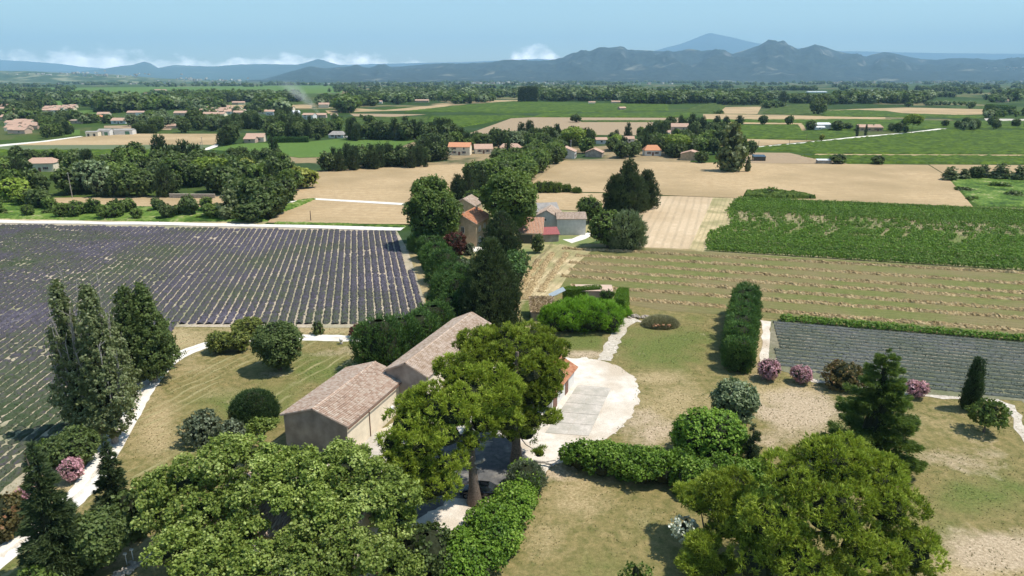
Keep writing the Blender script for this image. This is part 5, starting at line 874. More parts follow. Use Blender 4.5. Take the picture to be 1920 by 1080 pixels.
plane_tree(-12.2, 49.5, [L3(560, 1040, 50.5, 2.7, 2.0), L3(640, 1030, 51, 2.7, 2.0), L3(600, 1090, 48, 2.8, 2.0), L3(700, 1050, 50, 2.5, 1.9), L3(745, 1075, 49.5, 2.2, 1.6), L3(590, 990, 53, 2.0, 1.5)], 25, 'light green plane tree cut by the bottom edge near the gravel court', 20250)
plane_tree(PY(488, 803, 73.7)[0], 73.6, [L3(480, 805, 73.5, 1.5, 1.1), L3(500, 800, 74, 1.2, .9)], 26, 'small light green plane sapling beside the near barn', 1800)

# poplars on the left
def poplar_prof(a=.12, b=.5): return lambda t: (np.sin(np.clip(t, 0, 1) ** .55 * math.pi) ** .8 * .9 + .10) * (1 - .25 * t)
def pop(x, y, top, w, seed, label, mat='poplar', n=9000, dead=0, group=None):
    H = hgt(x, y, top); b = TB(x, y, H); Rr = wid(x, y, w) / 2; r = rs(seed); f = poplar_prof()
    cm = revol_mesh('crown', H, lambda t: Rr * f(t), M[mat], int(n * 1.5), .27, seed, H * .06, .5, upk=.8, quad=True, corek=.42, lf=3.0, ck=9, rc=.4)
    mb = MB()
    for i in range(dead):
        a = r.uniform(0, 6.28); z0 = H * r.uniform(.1, .6); L_ = H * r.uniform(.25, .5); dx, dy = math.cos(a) * Rr * 1.0, math.sin(a) * Rr * 1.0
        pts = np.array([[dx * .2, dy * .2, z0], [dx * .6, dy * .6, z0 + L_ * .35], [dx * .85, dy * .85, z0 + L_ * .7], [dx * .95, dy * .95, min(H * 1.06, z0 + L_)]]); mb.tube(pts, [.12, .10, .07, .02], 5, .7)
        for k in range(5):
            t = r.uniform(.4, 1); q = pts[1] * (1 - t) + pts[3] * t; mb.tube([q, q + np.array([r.normal() * .4, r.normal() * .4, r.uniform(.5, 1.3)])], [.045, .012], 4, .7)
    return tree('poplar_tree', label, 'poplar', tuple(b), cm, trunk_mesh('trunk', H * .85, .32, M['palebark'], seed), group, extra=[('dead_branches', mb.mesh('dead_branches', M['deadwood']))] if dead else [])
pop(132, 818, 528, 62, 31, 'tallest poplar, thin at the top with bare grey dead branches', n=7500, dead=20)
pop(186, 830, 535, 72, 32, 'leafier poplar right of the one with dead top branches', n=8500, dead=12)
pop(216, 770, 590, 50, 33, 'short poplar in the middle of the poplar clump', 'poplar', 5200, 4)
pop(244, 722, 534, 62, 34, 'dark full poplar beside the bend of the white drive', 'broad', 7500)
pop(275, 716, 531, 70, 35, 'widest dark poplar nearest the lavender edge', 'broad', 8500)
pop(305, 690, 600, 38, 36, 'lowest dark poplar at the right end of the clump', 'broad', 3200)

def conif(x, y, top, w, seed, label, mat='dark', layers=20, dens=1.0, cat='conifer', name='conifer_tree', **k):
    H = hgt(x, y, top); b = TB(x, y, H); Rr = wid(x, y, w) / 2
    return tree(name, label, cat, tuple(b), spruce_mesh('crown', H, Rr, M[mat], seed, layers, dens, **k), trunk_mesh('trunk', H * .96, .05 + H * .017, M['bark'], seed, None, (0, 0), .12))
conif(86, 1088, 832, 138, 41, 'tall dark fir in front of the drive at lower left', 'dark', 22, .95, size=.5, tw=.16, droop=.28, name='fir_tree', cat='fir tree', shape=.85)
conif(208, 985, 822, 96, 42, 'slim dark fir right of the tall one beside the drive', 'dark', 17, .85, size=.45, tw=.15, droop=.3, name='fir_tree', cat='fir tree')
conif(1648, 868, 654, 178, 43, 'dark green conical pine standing on the dry lawn at right', 'broad2', 19, 2.5, size=.42, tw=.12, droop=-.02, name='pine_tree', cat='pine tree', shape=.62, open_=.06)
conif(1410, 886, 797, 62, 44, 'small sparse dark spruce beside the round green shrub', 'dark', 13, .8, size=.34, tw=.09, droop=.18, name='spruce_tree', cat='spruce', shape=.8)

def roundtree(x, y, top, w, seed, label, mat, n, size, name='broadleaf_tree', cat='tree', nl=44, per=0, ht=1.0, group=None):
    H = hgt(x, y, top); b = TB(x, y, H); Rr = wid(x, y, w) / 2; r = rs(seed); lob = []
    for k in range(nl):
        d = unit(r.normal(size=3)); f_ = r.uniform(.24, .38); q = d * [Rr * (.98 - f_), Rr * (.98 - f_), H * .43 * (1.05 - f_)]; lob.append((q[0], q[1], H * .56 + q[2], Rr * f_, Rr * f_, Rr * f_ * .85))
    lob.append((0, 0, H * .56, Rr * .7, Rr * .7, H * .31))
    limbs = [((0, 0, H * .25), np.array(l[:3]) * .9, .12 + H * .008) for l in lob[:6]]
    return tree(name, label, cat, tuple(b), crown_mesh('crown', lob, M[mat], n, size, seed, outward=.5, up=.3, corek=.72, bottom=.5, rho=(.8, 1.1), ck=8), trunk_mesh('trunk', H * .5, .1 + H * .02, M['bark'], seed, limbs), group)
def egg(a=.5): return lambda t: np.sqrt(np.clip(1 - ((t - a) / (a if a > .5 else 1 - a)) ** 2 * .96, 0, 1)) if a == .5 else np.where(t < a, np.sqrt(np.clip(1 - ((t - a) / a) ** 2 * .55, 0, 1)), np.sqrt(np.clip(1 - ((t - a) / (1 - a)) ** 2 * .985, 0, 1)))
def revt(x, y, top, w, seed, label, cat, name, mat, n, size=.3, prof=None, z0f=.0, lump=.12, trunk=True, quad=True, corek=.85, loc=None, H=None, R0=None, group=None, **k):
    H = H or hgt(x, y, top); b = tuple(TB(x, y, H)) if loc is None else loc; R0 = R0 or wid(x, y, w) / 2; prof = prof or egg(.42)
    return tree(name, label, cat, b, revol_mesh('crown', H, lambda t: R0 * prof(t), M[mat], n, size, seed, H * z0f, lump, quad=quad, corek=corek, **k), trunk_mesh('trunk', H * max(z0f, .1) + .6, max(.06, R0 * .07), M['bark'], seed) if trunk else None, group)
roundtree(520, 693, 608, 92, 51, 'round dark green tree alone on the left lawn', 'broad', 17000, .27, 'round_tree')
revt(475, 801, 736, 76, 52, 'dense dark round shrub tree on the lawn left of the barn', 'tree', 'round_tree', 'cyp', 15000, .24, egg(.4), .02, .08, quad=False, ck=6)
roundtree(1378, 806, 712, 84, 53, 'round tree with pale edged leaves on the right lawn', 'silver', 16000, .24, 'round_tree')
revt(1828, 768, 672, 25, 54, 'narrow dark cypress on the right lawn before the grey lavender', 'cypress', 'cypress_tree', 'cyp', 4200, .3, lambda t: np.clip(1.05 - t, 0, 1) ** .45 * np.clip(t * 9 + .55, 0, 1), .03, .04, quad=False)
revt(1852, 810, 752, 54, 55, 'young light green tree with thin trunk at the right', 'tree', 'young_tree', 'broad2', 2600, .24, egg(.45), .32, .18, corek=.55)
roundtree(1330, 862, 778, 138, 56, 'wide round laurel shrub left of the small sparse spruce', 'laurel', 22000, .24, 'laurel_shrub', 'shrub')
revt(1583, 728, 680, 62, 57, 'olive brown shrub at the edge of the grey lavender', 'shrub', 'shrub', 'russet', 2600, .26, egg(.4), .05, .2)
for i, (x, y, t_, w, l_) in enumerate([(1442, 712, 676, 44, 'big pink oleander right of the tall hedge'), (1503, 718, 688, 38, 'smaller pink oleander right of the first one'), (1720, 745, 715, 36, 'pale pink oleander behind the conical pine'), (134, 902, 861, 38, 'pink oleander between the drive and the poplars'), (54, 955, 912, 40, 'pink oleander half behind the tall fir at lower left')]):
    roundtree(x, y, t_, w, 60 + i, l_, 'pink', 5200, .17, 'oleander_shrub', 'oleander')
for i, (x, y, t_, w, l_) in enumerate([(412, 660, 624, 46, 'yellowish broom bush inside the bend of the drive'), (447, 658, 624, 44, 'yellowish broom bush right beside the one in the bend of the drive'), (470, 630, 599, 44, 'rounded broom bush across the drive near the lavender'), (452, 628, 603, 32, 'small broom bush left of the rounded one across the drive')]):
    roundtree(x, y, t_, w, 70 + i, l_, 'broom', 5200, .24, 'broom_bush', 'bush')
revt(595, 626, 604, 19, 75, 'tiny dark bush at the lavender edge', 'bush', 'bush', 'broad', 500, .25, egg(.4), 0, .15, trunk=False)
revt(677, 632, 609, 34, 76, 'dark red barberry bush at the lavender edge', 'bush', 'red_bush', 'red', 1600, .24, egg(.4), 0, .15, trunk=False)
revt(380, 826, 775, 66, 77, 'grey green olive bush on the lawn above the plane trees', 'olive', 'olive_bush', 'olive', 3200, .26, egg(.45), .05, .25, corek=.7)
revt(434, 838, 792, 50, 78, 'smaller grey olive bush right of the first olive', 'olive', 'olive_bush', 'olive', 2000, .24, egg(.45), .05, .25, corek=.7)
revt(0, 1000, 938, 88, 79, 'reddish green shrub at the left edge beside the drive', 'shrub', 'shrub', 'russet', 3500, .28, egg(.45), 0, .2, trunk=False)
roundtree(135, 872, 812, 92, 80, 'green bush at the foot of the tallest poplar', 'broad', 9000, .26, 'bush', 'bush')
revt(95, 865, 826, 60, 92, 'small green bush left of the oleander under the poplars', 'bush', 'bush', 'broad2', 1600, .28, egg(.42), 0, .22, trunk=False)
roundtree(188, 1062, 962, 98, 81, 'broad green tree between the dark firs and the plane trees', 'broad', 14000, .26)
revt(62, 1150, 1075, 70, 82, 'low green bush at the bottom left corner', 'bush', 'bush', 'broad2', 2200, .3, egg(.42), 0, .2, trunk=False)
revt(245, 1000, 925, 60, 93, 'dark green bush under the left plane tree', 'bush', 'bush', 'broad', 2500, .3, egg(.42), 0, .22, trunk=False)
revt(985, 925, 872, 62, 83, 'grey green bush at the top of the curved hedge', 'bush', 'bush', 'olive', 3200, .3, egg(.42), 0, .18, trunk=False, quad=False)
revt(800, 1060, 1000, 120, 84, 'dark olive bush between the plane trees and the gravel', 'bush', 'bush', 'broad', 4200, .28, egg(.42), 0, .25, trunk=False)
revt(720, 1000, 950, 80, 94, 'dark bush in the shade left of the gravel patch', 'bush', 'bush', 'broad', 2500, .28, egg(.42), 0, .25, trunk=False)
revt(1284, 1042, 972, 40, 85, 'small tree covered in white blossom on the dry lawn', 'tree', 'blossom_tree', 'white', 1500, .2, egg(.5), .45, .28, corek=.35)
revt(1190, 1120, 1060, 50, 86, 'light green sapling tip at the bottom edge', 'sapling', 'sapling', 'broad2', 700, .24, egg(.5), .2, .3, corek=.3)
revt(1255, 600, 578, 24, 87, 'low shrub', 'shrub', 'shrub', 'olive', 10, .2) if False else None

# hedges: masses of shrubs grown together
def hedge(name, label, px, h, mat, n, size, seed, lump=.22, cat='hedge', dens=None):
    pts = np.array([P(x, y)[:2] for x, y, *_ in px]); w = np.array([q[2] for q in px], float); base = np.array([*pts.mean(0), 0]); lobes = []; r = rs(seed)
    for i in range(len(pts) - 1):
        m = max(2, int(np.hypot(*(pts[i + 1] - pts[i])) / 1.1))
        for k in range(m):
            t = k / m; c = pts[i] * (1 - t) + pts[i + 1] * t; ww = w[i] * (1 - t) + w[i + 1] * t
            for q in range(2):
                hh = h * r.uniform(.82, 1.12); rr = ww * .5; o_ = r.normal(size=2) * ww * .16
                lobes.append((c[0] + o_[0] - base[0], c[1] + o_[1] - base[1], hh * .45, rr, rr, hh * .58))
    return tree(name, label, cat, tuple(base), crown_mesh('foliage', lobes, M[mat], n, size, seed, 0, outward=.5, up=.35, corek=.86, rho=(.86, 1.08), bottom=.6, cull=.9) if False else crown_mesh('foliage', lobes, M[mat], n, size, seed, 7, .42, outward=.4, up=.4, corek=.70, rho=(.72, 1.12), bottom=.6, ck=7))
hedge('laurel_hedge', 'long wild laurel hedge between the white court and the right lawn', [(1075, 872, 2.4), (1130, 885, 3.6), (1200, 895, 4.0), (1290, 908, 4.4), (1380, 915, 4.6), (1440, 925, 3.6)], 3.3, 'laurel', 64000, .23, 91)
hedge('curved_hedge', 'bright green curved shrub hedge right of the gravel and parked car', [(985, 915, 3.0), (960, 965, 4.4), (920, 1010, 5.6), (885, 1060, 5.4), (860, 1100, 4.0)], 2.5, 'laurel', 52000, .22, 92)
hedge('bamboo_clump', 'dense bright green bamboo clump hiding the pool house', [(1050, 612, 5.0), (1100, 610, 6.2), (1145, 608, 5.4)], 4.9, 'bamboo', 100, .3, 93) if False else None
def bamboo():
    base = P(1095, 616); r = rs(94); lob = []
    for x in np.linspace(-6.0, 5.8, 8):
        for y in (-1.6, .6, 2.4):
            q = 1.25 - .5 * (abs(x) / 6.6) ** 3; hh = (4.5 + .6 * r.normal() * .5) * (q - .12); lob.append((x + r.normal() * .3, y + r.normal() * .3, hh * .45, 1.5 * q, 1.5 * q, hh * .56))
    t = thing('bamboo_clump', tuple(base), 'dense bright green bamboo clump hiding the pool house', 'bamboo')
    obj('foliage', crown_mesh('foliage', lob, M['bamboo'], 34000, .62, 94, tuft=True, tw=.11, tk=2, per=6, frac=.5, corek=.78, rho=(.75, 1.1), bottom=.5, ck=12, rc=.42, up=.6), t)
bamboo()
def box_hedge(name, label, a, b, w, h, mat, seed, n, size=.3, taper=.85, cat='hedge', round_=.3, wa=None):
    """clipped hedge from a to b (pixels on the ground)"""
    A, B = P(*a)[:2], P(*b)[:2]; d = B - A; Ld = float(np.hypot(*d)); r = rs(seed); m = MB(); s = r.uniform(-.03, 1.03, n); q = r.uniform(0, 1, n); per = 2 * h + w; u = q * per
    wf = (np.interp(s, [0, .12, 1], [wa or 1, 1, 1])); yy = np.where(u < h, -w / 2, np.where(u < h + w, u - h - w / 2, w / 2)); zz = np.where(u < h, u, np.where(u < h + w, h, per - u)); f = 1 - (1 - taper) * zz / h; endr = np.where(s < .08, .82 + .18 * np.clip(s / .08, 0, 1), 1)
    ln = snoise(np.stack([s * Ld, yy, zz], 1), seed, 1.0) * .22; yy2 = yy * f * wf * (1 + ln * .5) * endr; zz2 = zz * (1 + ln * .35) * (1 - round_ * np.clip(.12 - s, 0, .12) * 2); nr = unit(np.stack([np.where(s < .02, -1, 0) + r.normal(size=n) * .3, np.sign(yy) * (np.abs(yy) > w * .49), (zz > h * .98) * 1.0 + .45], 1))
    tufts(m, np.stack([s * Ld, yy2, zz2], 1), nr, size, size * .4, np.clip(.5 + ln * .7 + r.normal(size=n) * .13, 0, 1), r, 2, .5)
    ne = n // 12
    for xe, sg in ((0, -1), (Ld, 1)):
        ye = r.uniform(-.5, .5, ne) * w * .9; ze = r.uniform(0, 1, ne) * h; tufts(m, np.stack([np.full(ne, xe * 1.0) + sg * .2 * np.cos(ye / w * 3), ye * (wa or 1), ze], 1), unit(np.stack([np.full(ne, sg * 1.0), ye * .1, np.full(ne, .5)], 1)), size, size * .4, np.clip(.5 + r.normal(size=ne) * .13, 0, 1), r, 2, .5)
    m.box((Ld / 2, 0, h * .47), (Ld * .97, w * .82, h * .94), 0, .3, 0, .98); t = thing(name, (A[0], A[1], 0), label, cat, None, math.atan2(d[1], d[0])); obj('foliage', m.mesh('foliage', M[mat]), t); return t
def tall_hedge():
    # row of clipped conifers grown together, seen end on
    pts = [(1384, 692, 5.2, 2.0), (1383, 672, 5.9, 2.3), (1386, 652, 6.1, 2.5), (1389, 634, 6.3, 2.5), (1392, 618, 6.4, 2.5), (1395, 603, 6.5, 2.4), (1397, 592, 6.3, 2.2)]
    t = thing('tall_conifer_hedge', tuple(P(1390, 640)), 'tall dark green conifer hedge running away across the right lawn', 'hedge'); b0 = P(1390, 640)
    for i, (x, y, H, Rr) in enumerate(pts):
        b = P(x, y) - b0; obj('conifer', revol_mesh('conifer', H, lambda t_, Rr=Rr: Rr * np.where(t_ < .15, .82 + 1.2 * t_, np.clip(1.0 - (t_ - .15) * .25, 0, 1)) * np.where(t_ > .88, np.sqrt(np.clip(1 - ((t_ - .88) / .12) ** 2 * .9, 0, 1)), 1), M['ley'], 4200, .42, 120 + i, .1, .09, upk=.7, tw=.15, corek=.86), t, tuple(b))
tall_hedge()
# planted screen of conifers along the left lavender and behind the barns
LEY = [(712, 690, 598, 78), (752, 672, 596, 66), (786, 655, 590, 62), (815, 632, 572, 64), (846, 612, 556, 60), (838, 578, 515, 56), (858, 598, 520, 56), (846, 552, 496, 56), (832, 528, 472, 54), (818, 505, 458, 50), (808, 486, 444, 48), (796, 470, 434, 44), (868, 560, 500, 50)]
for i, (x, y, t_, w) in enumerate(LEY):
    revt(x, y, t_, w * 1.12, 130 + i, ['dark conifer of the screen at its lower end beside the left lawn', 'second conifer of the screen from the left lawn', 'third conifer of the screen, above the near barn', 'conifer of the screen left of the long barn roof', 'conifer touching the far end of the long barn', 'dark screen conifer right of the lavender corner', 'bushy conifer between the screen and the big dark cypress', 'conifer halfway up the screen along the lavender', 'conifer in the upper half of the screen beside the lavender', 'conifer of the screen near the red barberry of the farm', 'conifer below the farm plane tree', 'topmost conifer of the screen under the farm plane tree', 'low broad conifer left of the big dark cypress'][i], 'conifer', 'conifer_tree', 'ley', 5200, .5, lambda t: np.where(t < .35, .86 + .4 * t, np.sqrt(np.clip(1 - ((t - .35) / .65) ** 2 * .95, 0, 1))), 0, .16, quad=False, tw=.17, trunk=True, upk=.8)
revt(922, 612, 449, 96, 151, 'biggest dark conifer in the centre beside the long barn', 'conifer', 'conifer_tree', 'dark', 15000, .5, lambda t: np.where(t < .3, .9 + .33 * t, np.clip(1 - ((t - .3) / .7) ** 1.6 * .93, 0, 1)), 0, .22, quad=False, tw=.2)
revt(940, 492, 398, 64, 152, 'dark pointed evergreen in front of the farm plane tree', 'conifer', 'conifer_tree', 'dark', 7000, .5, lambda t: np.where(t < .4, .8 + .5 * t, np.clip(1 - ((t - .4) / .6) ** 1.8 * .9, 0, 1)), 0, .2, quad=False, tw=.2)
revt(862, 530, 484, 46, 153, 'grey green olive beside the conifer screen', 'olive', 'olive_tree', 'olive', 2200, .3, egg(.45), .05, .2)
hedge('garden_hedge', 'dark clipped hedge of the farm garden', [(858, 512, 3.2), (880, 515, 3.0), (960, 522, 4.0), (972, 530, 4.0)], 3.6, 'ley', 7000, .4, 154)
hedge('garden_hedge', 'dark hedge right of the big dark conifer', [(950, 535, 4.2), (972, 500, 4.0)], 4.6, 'ley', 6500, .4, 155)
revt(852, 478, 438, 44, 156, 'purple brown leaved tree in front of the stone house', 'tree', 'red_tree', 'red', 3000, .35, egg(.45), .12, .25)
revt(880, 478, 456, 18, 157, 'small grey bush below the stone house wall', 'bush', 'bush', 'olive', 500, .3, egg(.4), 0, .2, trunk=False)
revt(1008, 474, 440, 18, 158, 'small dark tree at the corner of the open barn', 'tree', 'broadleaf_tree', 'broad', 900, .35, egg(.45), .1, .2)
# big farm planes
roundtree(812, 462, 332, 112, 161, 'huge round plane tree left of the stone house', 'broad2', 26000, .5, 'plane_tree', 'plane tree')
roundtree(955, 452, 316, 104, 162, 'huge round plane tree right of the stone house', 'broad2', 26000, .5, 'plane_tree', 'plane tree')
roundtree(1105, 418, 369, 48, 163, 'bright round tree right of the grey barn', 'broad2', 4500, .4)
for i, (x, y, t_, w, l_) in enumerate([(858, 376, 328, 26, 'left one of the dark conifers behind the farm'), (878, 378, 316, 34, 'tallest dark conifer behind the farm, between the two planes'), (905, 374, 320, 28, 'right one of the dark conifers behind the farm')]):
    revt(x, y, t_, w, 165 + i, l_, 'conifer', 'conifer_tree', 'dark', 2600, .6, lambda t: np.where(t < .25, .85 + .6 * t, np.clip(1 - ((t - .25) / .75) ** 1.7 * .9, 0, 1)), 0, .18, quad=False, tw=.25)
roundtree(888, 396, 358, 40, 169, 'light green bushy tree between the farm planes', 'broad2', 2500, .45)
conP = lambda t: (.93 + .09 * np.sin(t * 21)) * np.where(t < .25, .8 + .8 * t, np.clip(1 - ((t - .25) / .75) ** 1.9 * .9, 0, 1))
revt(1152, 396, 328, 38, 171, 'narrow dark cypress at the left of the tall dark group in the wheat', 'cypress', 'cypress_tree', 'dark', 3500, .6, conP, 0, .12, quad=False, tw=.25)
revt(1178, 399, 299, 58, 172, 'tallest dark conifer of the group in the wheat', 'conifer', 'conifer_tree', 'dark', 6500, .65, conP, 0, .2, quad=False, tw=.28)
revt(1212, 390, 320, 46, 173, 'dark conifer at the right of the group in the wheat', 'conifer', 'conifer_tree', 'dark', 4200, .65, conP, 0, .2, quad=False, tw=.28)
revt(1196, 395, 330, 40, 174, 'dark bushy conifer between the tallest and the right one', 'conifer', 'conifer_tree', 'dark', 3500, .65, conP, 0, .22, quad=False, tw=.28)
roundtree(1140, 464, 398, 70, 175, 'dark rounded shrub mass below the dark conifer group', 'broad2', 6500, .42, 'shrub', 'shrub', ht=1)
revt(1176, 466, 400, 58, 176, 'pale silvery green reed like shrub beside the tracked stubble', 'shrub', 'reed_shrub', 'silver', 5200, .8, egg(.4), 0, .15, quad=False, tw=.2, trunk=False)
for i, (x, y, t_, w, l_) in enumerate([(1012, 361, 341, 22, 'left end shrub of the green row in the wheat'), (1028, 361, 341, 22, 'middle shrub of the green row in the wheat'), (1044, 361, 343, 20, 'right end shrub of the green row in the wheat'), (1063, 360, 347, 14, 'separate small shrub right of the green row'), (1081, 362, 353, 16, 'low round bush farthest right of the green row')]):
    revt(x, y, t_, w, 180 + i, l_, 'shrub', 'shrub', 'broad2', 1200, .5, egg(.35), 0, .2, trunk=False, quad=False)
# clipped hedges behind the bamboo, dark bush, mound with old tiles
box_hedge('clipped_hedge', 'clipped dark green hedge behind the bamboo', (1058, 566), (1124, 562), 1.6, 3.0, 'laurel', 191, 3200, .26)
box_hedge('clipped_hedge', 'clipped dark green hedge block right of the bamboo', (1160, 592), (1168, 570), 2.4, 3.6, 'laurel', 192, 3600, .26)
revt(1138, 574, 545, 26, 193, 'small dark round bush behind the bamboo', 'bush', 'bush', 'ley', 1400, .32, egg(.45), 0, .15, trunk=False, quad=False)
revt(1172, 592, 578, 18, 194, 'light green reed tuft at the corner of the bamboo', 'bush', 'bush', 'bamboo', 600, .4, egg(.4), 0, .2, trunk=False, quad=False)
def mound():
    b = P(1238, 610); mb = MB(); r = rs(7); mb.ball((0, 0, -.1), (3.3, 2.3, 1.6), 16, 8, .3, 0, .12, 3); n = 5000; d = unit(r.normal(size=(n, 3))); d[:, 2] = np.abs(d[:, 2]); tufts(mb, d * [3.3, 2.3, 1.6] - [0, 0, .1], unit(d + [0, 0, .9]), .6, .09, np.clip(.58 + r.normal(size=n) * .22, 0, 1), r, 2)
    t = thing('straw_mound', tuple(b), 'low mound of dry grass with old red tiles on its side', 'mound'); obj('grass_cover', mb.mesh('grass_cover', tonemat('dry_grass', [(0, (.16, .16, .07)), (.5, (.34, .32, .15)), (1, (.5, .44, .25))])), t)
    for k in range(26):
        mb2 = MB(); a = r.uniform(0, 3.1); mb2.tube([[-.25, 0, 0], [.25, 0, 0]], [.13, .13], 6, r.rand()); o = obj('tile', mb2.mesh('tile', M['tile_red']), t, (r.uniform(-1.9, 1.6), -2.05 + r.uniform(-.25, .35), r.uniform(.45, 1.0)), a)
mound()
# low broken stone wall at the end of the path, fallen trunk, wood pile
def rubble():
    t = thing('rubble_wall', tuple(P(1190, 596)), 'heap of pale stones at the end of the path right of the bamboo', 'stone wall'); r = rs(3)
    for k in range(34):
        mb = MB(); mb.ball((0, 0, 0), (r.uniform(.2, .38), r.uniform(.16, .3), r.uniform(.14, .25)), 6, 4, r.rand(), 0, .2, k); obj('stone', mb.mesh('stone', M['stone']), t, (r.uniform(-1.2, 2.8), r.uniform(-.7, .9), r.uniform(.06, .4)), r.uniform(0, 3))
rubble()
q = P(1012, 874); mb = MB(); mb.tube([[-1.6, 0, .2], [-.6, .25, .42], [.6, .15, .48], [1.7, -.1, .22]], [.20, .17, .15, .1], 9, .8); mb.tube([[.5, .15, .48], [1.2, .5, .5], [1.9, .6, .6]], [.09, .06, .03], 6, .8); tag(obj('fallen_trunk', mb.mesh('fallen_trunk', M['palebark']), None, tuple(q), R(-8)), 'pale fallen tree trunk between the two hedges', 'log')
#@@PART5
# ------------------------------------------------------------------ parked car
def car():
    q = P(897, 928); t = thing('parked_car', (q[0], q[1], .03), 'black hatchback parked in the pine shade behind the forked trunk', 'car', None, R(-6)); paint = plain('black_paint', (.012, .013, .016), .18, .6, .05); rub = plain('tyre_rubber', (.02, .02, .02), .9, .1); rimm = plain('alloy', (.45, .45, .46), .3, .5, .05, 3, .8); lamp = plain('lamp_glass', (.65, .65, .62), .1, .6, .02); red = plain('tail_lamp', (.35, .02, .02), .15, .5, .02)
    # body as lofted sections along x (length 4.1), nose at -x
    st = [(-2.05, .42, .62, .60), (-1.95, .30, .78, .78), (-1.4, .24, .90, .86), (-.95, .22, .97, .88), (0, .22, .99, .90), (1.0, .22, 1.02, .90), (1.7, .24, 1.04, .87), (1.98, .32, .98, .82), (2.06, .45, .80, .74)]; G = []
    for x, zb, zt, hw in st:
        G.append([(x, s * hw * w, zb + (zt - zb) * z) for s, w, z in ((-1, .86, 0), (-1, 1, .25), (-1, 1.0, .7), (-1, .93, .97), (-1, .5, 1.02), (1, .5, 1.02), (1, .93, .97), (1, 1.0, .7), (1, 1, .25), (1, .86, 0), (-1, .86, 0))])
    mb = MB(); mb.grid(np.array(G)); 
    for g in (G[0], G[-1]): mb.add(g[:10], [[0, 1, 8, 9], [1, 2, 7, 8], [2, 3, 6, 7], [3, 4, 5, 6]])
    obj('body', mb.mesh('body', paint, True), t); mb = MB(); C = [(-.95, .95, .80, .0), (-.30, 1.42, .62, 0), (.2, 1.47, .61, 0), (1.2, 1.44, .60, 0), (1.85, 1.02, .72, 0)]
    g = np.array([[(x, -.80, .93), (x * 1.0, -w, z), (x, w, z), (x, .80, .93)] for x, z, w, _ in C]); mb.grid(g[:, 1:3]); obj('roof_panel', mb.mesh('roof_panel', paint, True), t); mb = MB(); mb.grid(g[:, 0:2]); mb.grid(g[:, 2:4]); obj('side_glass', mb.mesh('side_glass', M['glass']), t)
    for nm, (i, j) in (('windscreen', (0, 1)), ('rear_window', (3, 4))):
        mb = MB(); a, b = g[i], g[j]; mb.add([a[1] * [1, .95, 1] + [0, 0, .012], a[2] * [1, .95, 1] + [0, 0, .012], b[2] * [1, .95, 1] + [0, 0, .012], b[1] * [1, .95, 1] + [0, 0, .012]], [[0, 1, 2, 3]]); obj(nm, mb.mesh(nm, M['glass']), t)
    for x in (-1.30, 1.28):
        for s in (-1, 1):
            w = obj('wheel', None, t, (x, s * .80, .32)); an = np.linspace(0, 2 * math.pi, 19); prof = [(.20, -.10), (.32, -.10), (.34, 0), (.32, .10), (.20, .10)]
            mb = MB(); mb.grid(np.array([[(math.cos(a) * r_, y_, math.sin(a) * r_) for r_, y_ in prof] for a in an])); obj('tyre', mb.mesh('tyre', rub, True), w); mb = MB()
            for k in range(5): a = k * 1.2566; mb.box((math.cos(a) * .11, s * .085, math.sin(a) * .11), (.2 if k == 0 else .09, .03, .09))
            mb.tube([[0, -.08, 0], [0, .08, 0]], .20, 14); obj('rim', mb.mesh('rim', rimm), w)
    for s in (-1, 1):
        for nm, x, m_ in (('headlight', -1.98, lamp), ('tail_light', 2.03, red)): mb = MB(); mb.box((x, s * .60, .74), (.10, .26, .14)); obj(nm, mb.mesh(nm, m_), t)
        mb = MB(); mb.box((-.62, s * .98, .98), (.16, .18, .12)); obj('mirror', mb.mesh('mirror', paint), t)
    mb = MB(); mb.box((2.085, 0, .62), (.02, .5, .11)); obj('number_plate', mb.mesh('number_plate', M['white_metal']), t)
car()
# white garden ornament, stakes, rows of stones at the lower left
def ornament():
    q = P(640, 645); t = thing('garden_ornament', tuple(q), 'small white garden figure on the lawn below the white drive', 'ornament'); mb = MB(); mb.box((0, 0, .12), (.5, .5, .24)); obj('plinth', mb.mesh('plinth', M['stone']), t); mb = MB(); mb.tube([[0, 0, .24], [0, 0, .5], [0, 0, .62], [0, 0, .95], [0, 0, 1.05]], [.2, .1, .3, .36, .2], 12); obj('urn', mb.mesh('urn', M['white_wall'], True), t)
ornament()
for i, (x, y, l_) in enumerate([(238, 1058, 'left one of two white garden stakes at the lower left'), (250, 1050, 'right one of two white garden stakes at the lower left')]):
    mb = MB(); mb.tube([[0, 0, 0], [0, 0, 1.15]], .04, 6); mb.box((0, 0, 1.2), (.3, .2, .14)); tag(obj('garden_stake', mb.mesh('garden_stake', M['white_wall']), None, tuple(P(x, y))), l_, 'stake')
def rockery():
    t = thing('rockery', tuple(P(250, 1070)), 'border of pale rough stones below the left plane tree', 'rockery'); r = rs(13); a, b = P(212, 1085) - P(250, 1070), P(292, 1040) - P(250, 1070)
    for k in range(46):
        mb = MB(); mb.ball((0, 0, 0), (r.uniform(.2, .42), r.uniform(.16, .3), r.uniform(.12, .22)), 6, 4, r.rand(), 0, .2, k); s = r.rand(); p_ = a * (1 - s) + b * s; obj('stone', mb.mesh('stone', M['stone']), t, (p_[0] + r.normal() * .35, p_[1] + r.normal() * .3, r.uniform(.06, .3)), r.uniform(0, 3))
rockery()
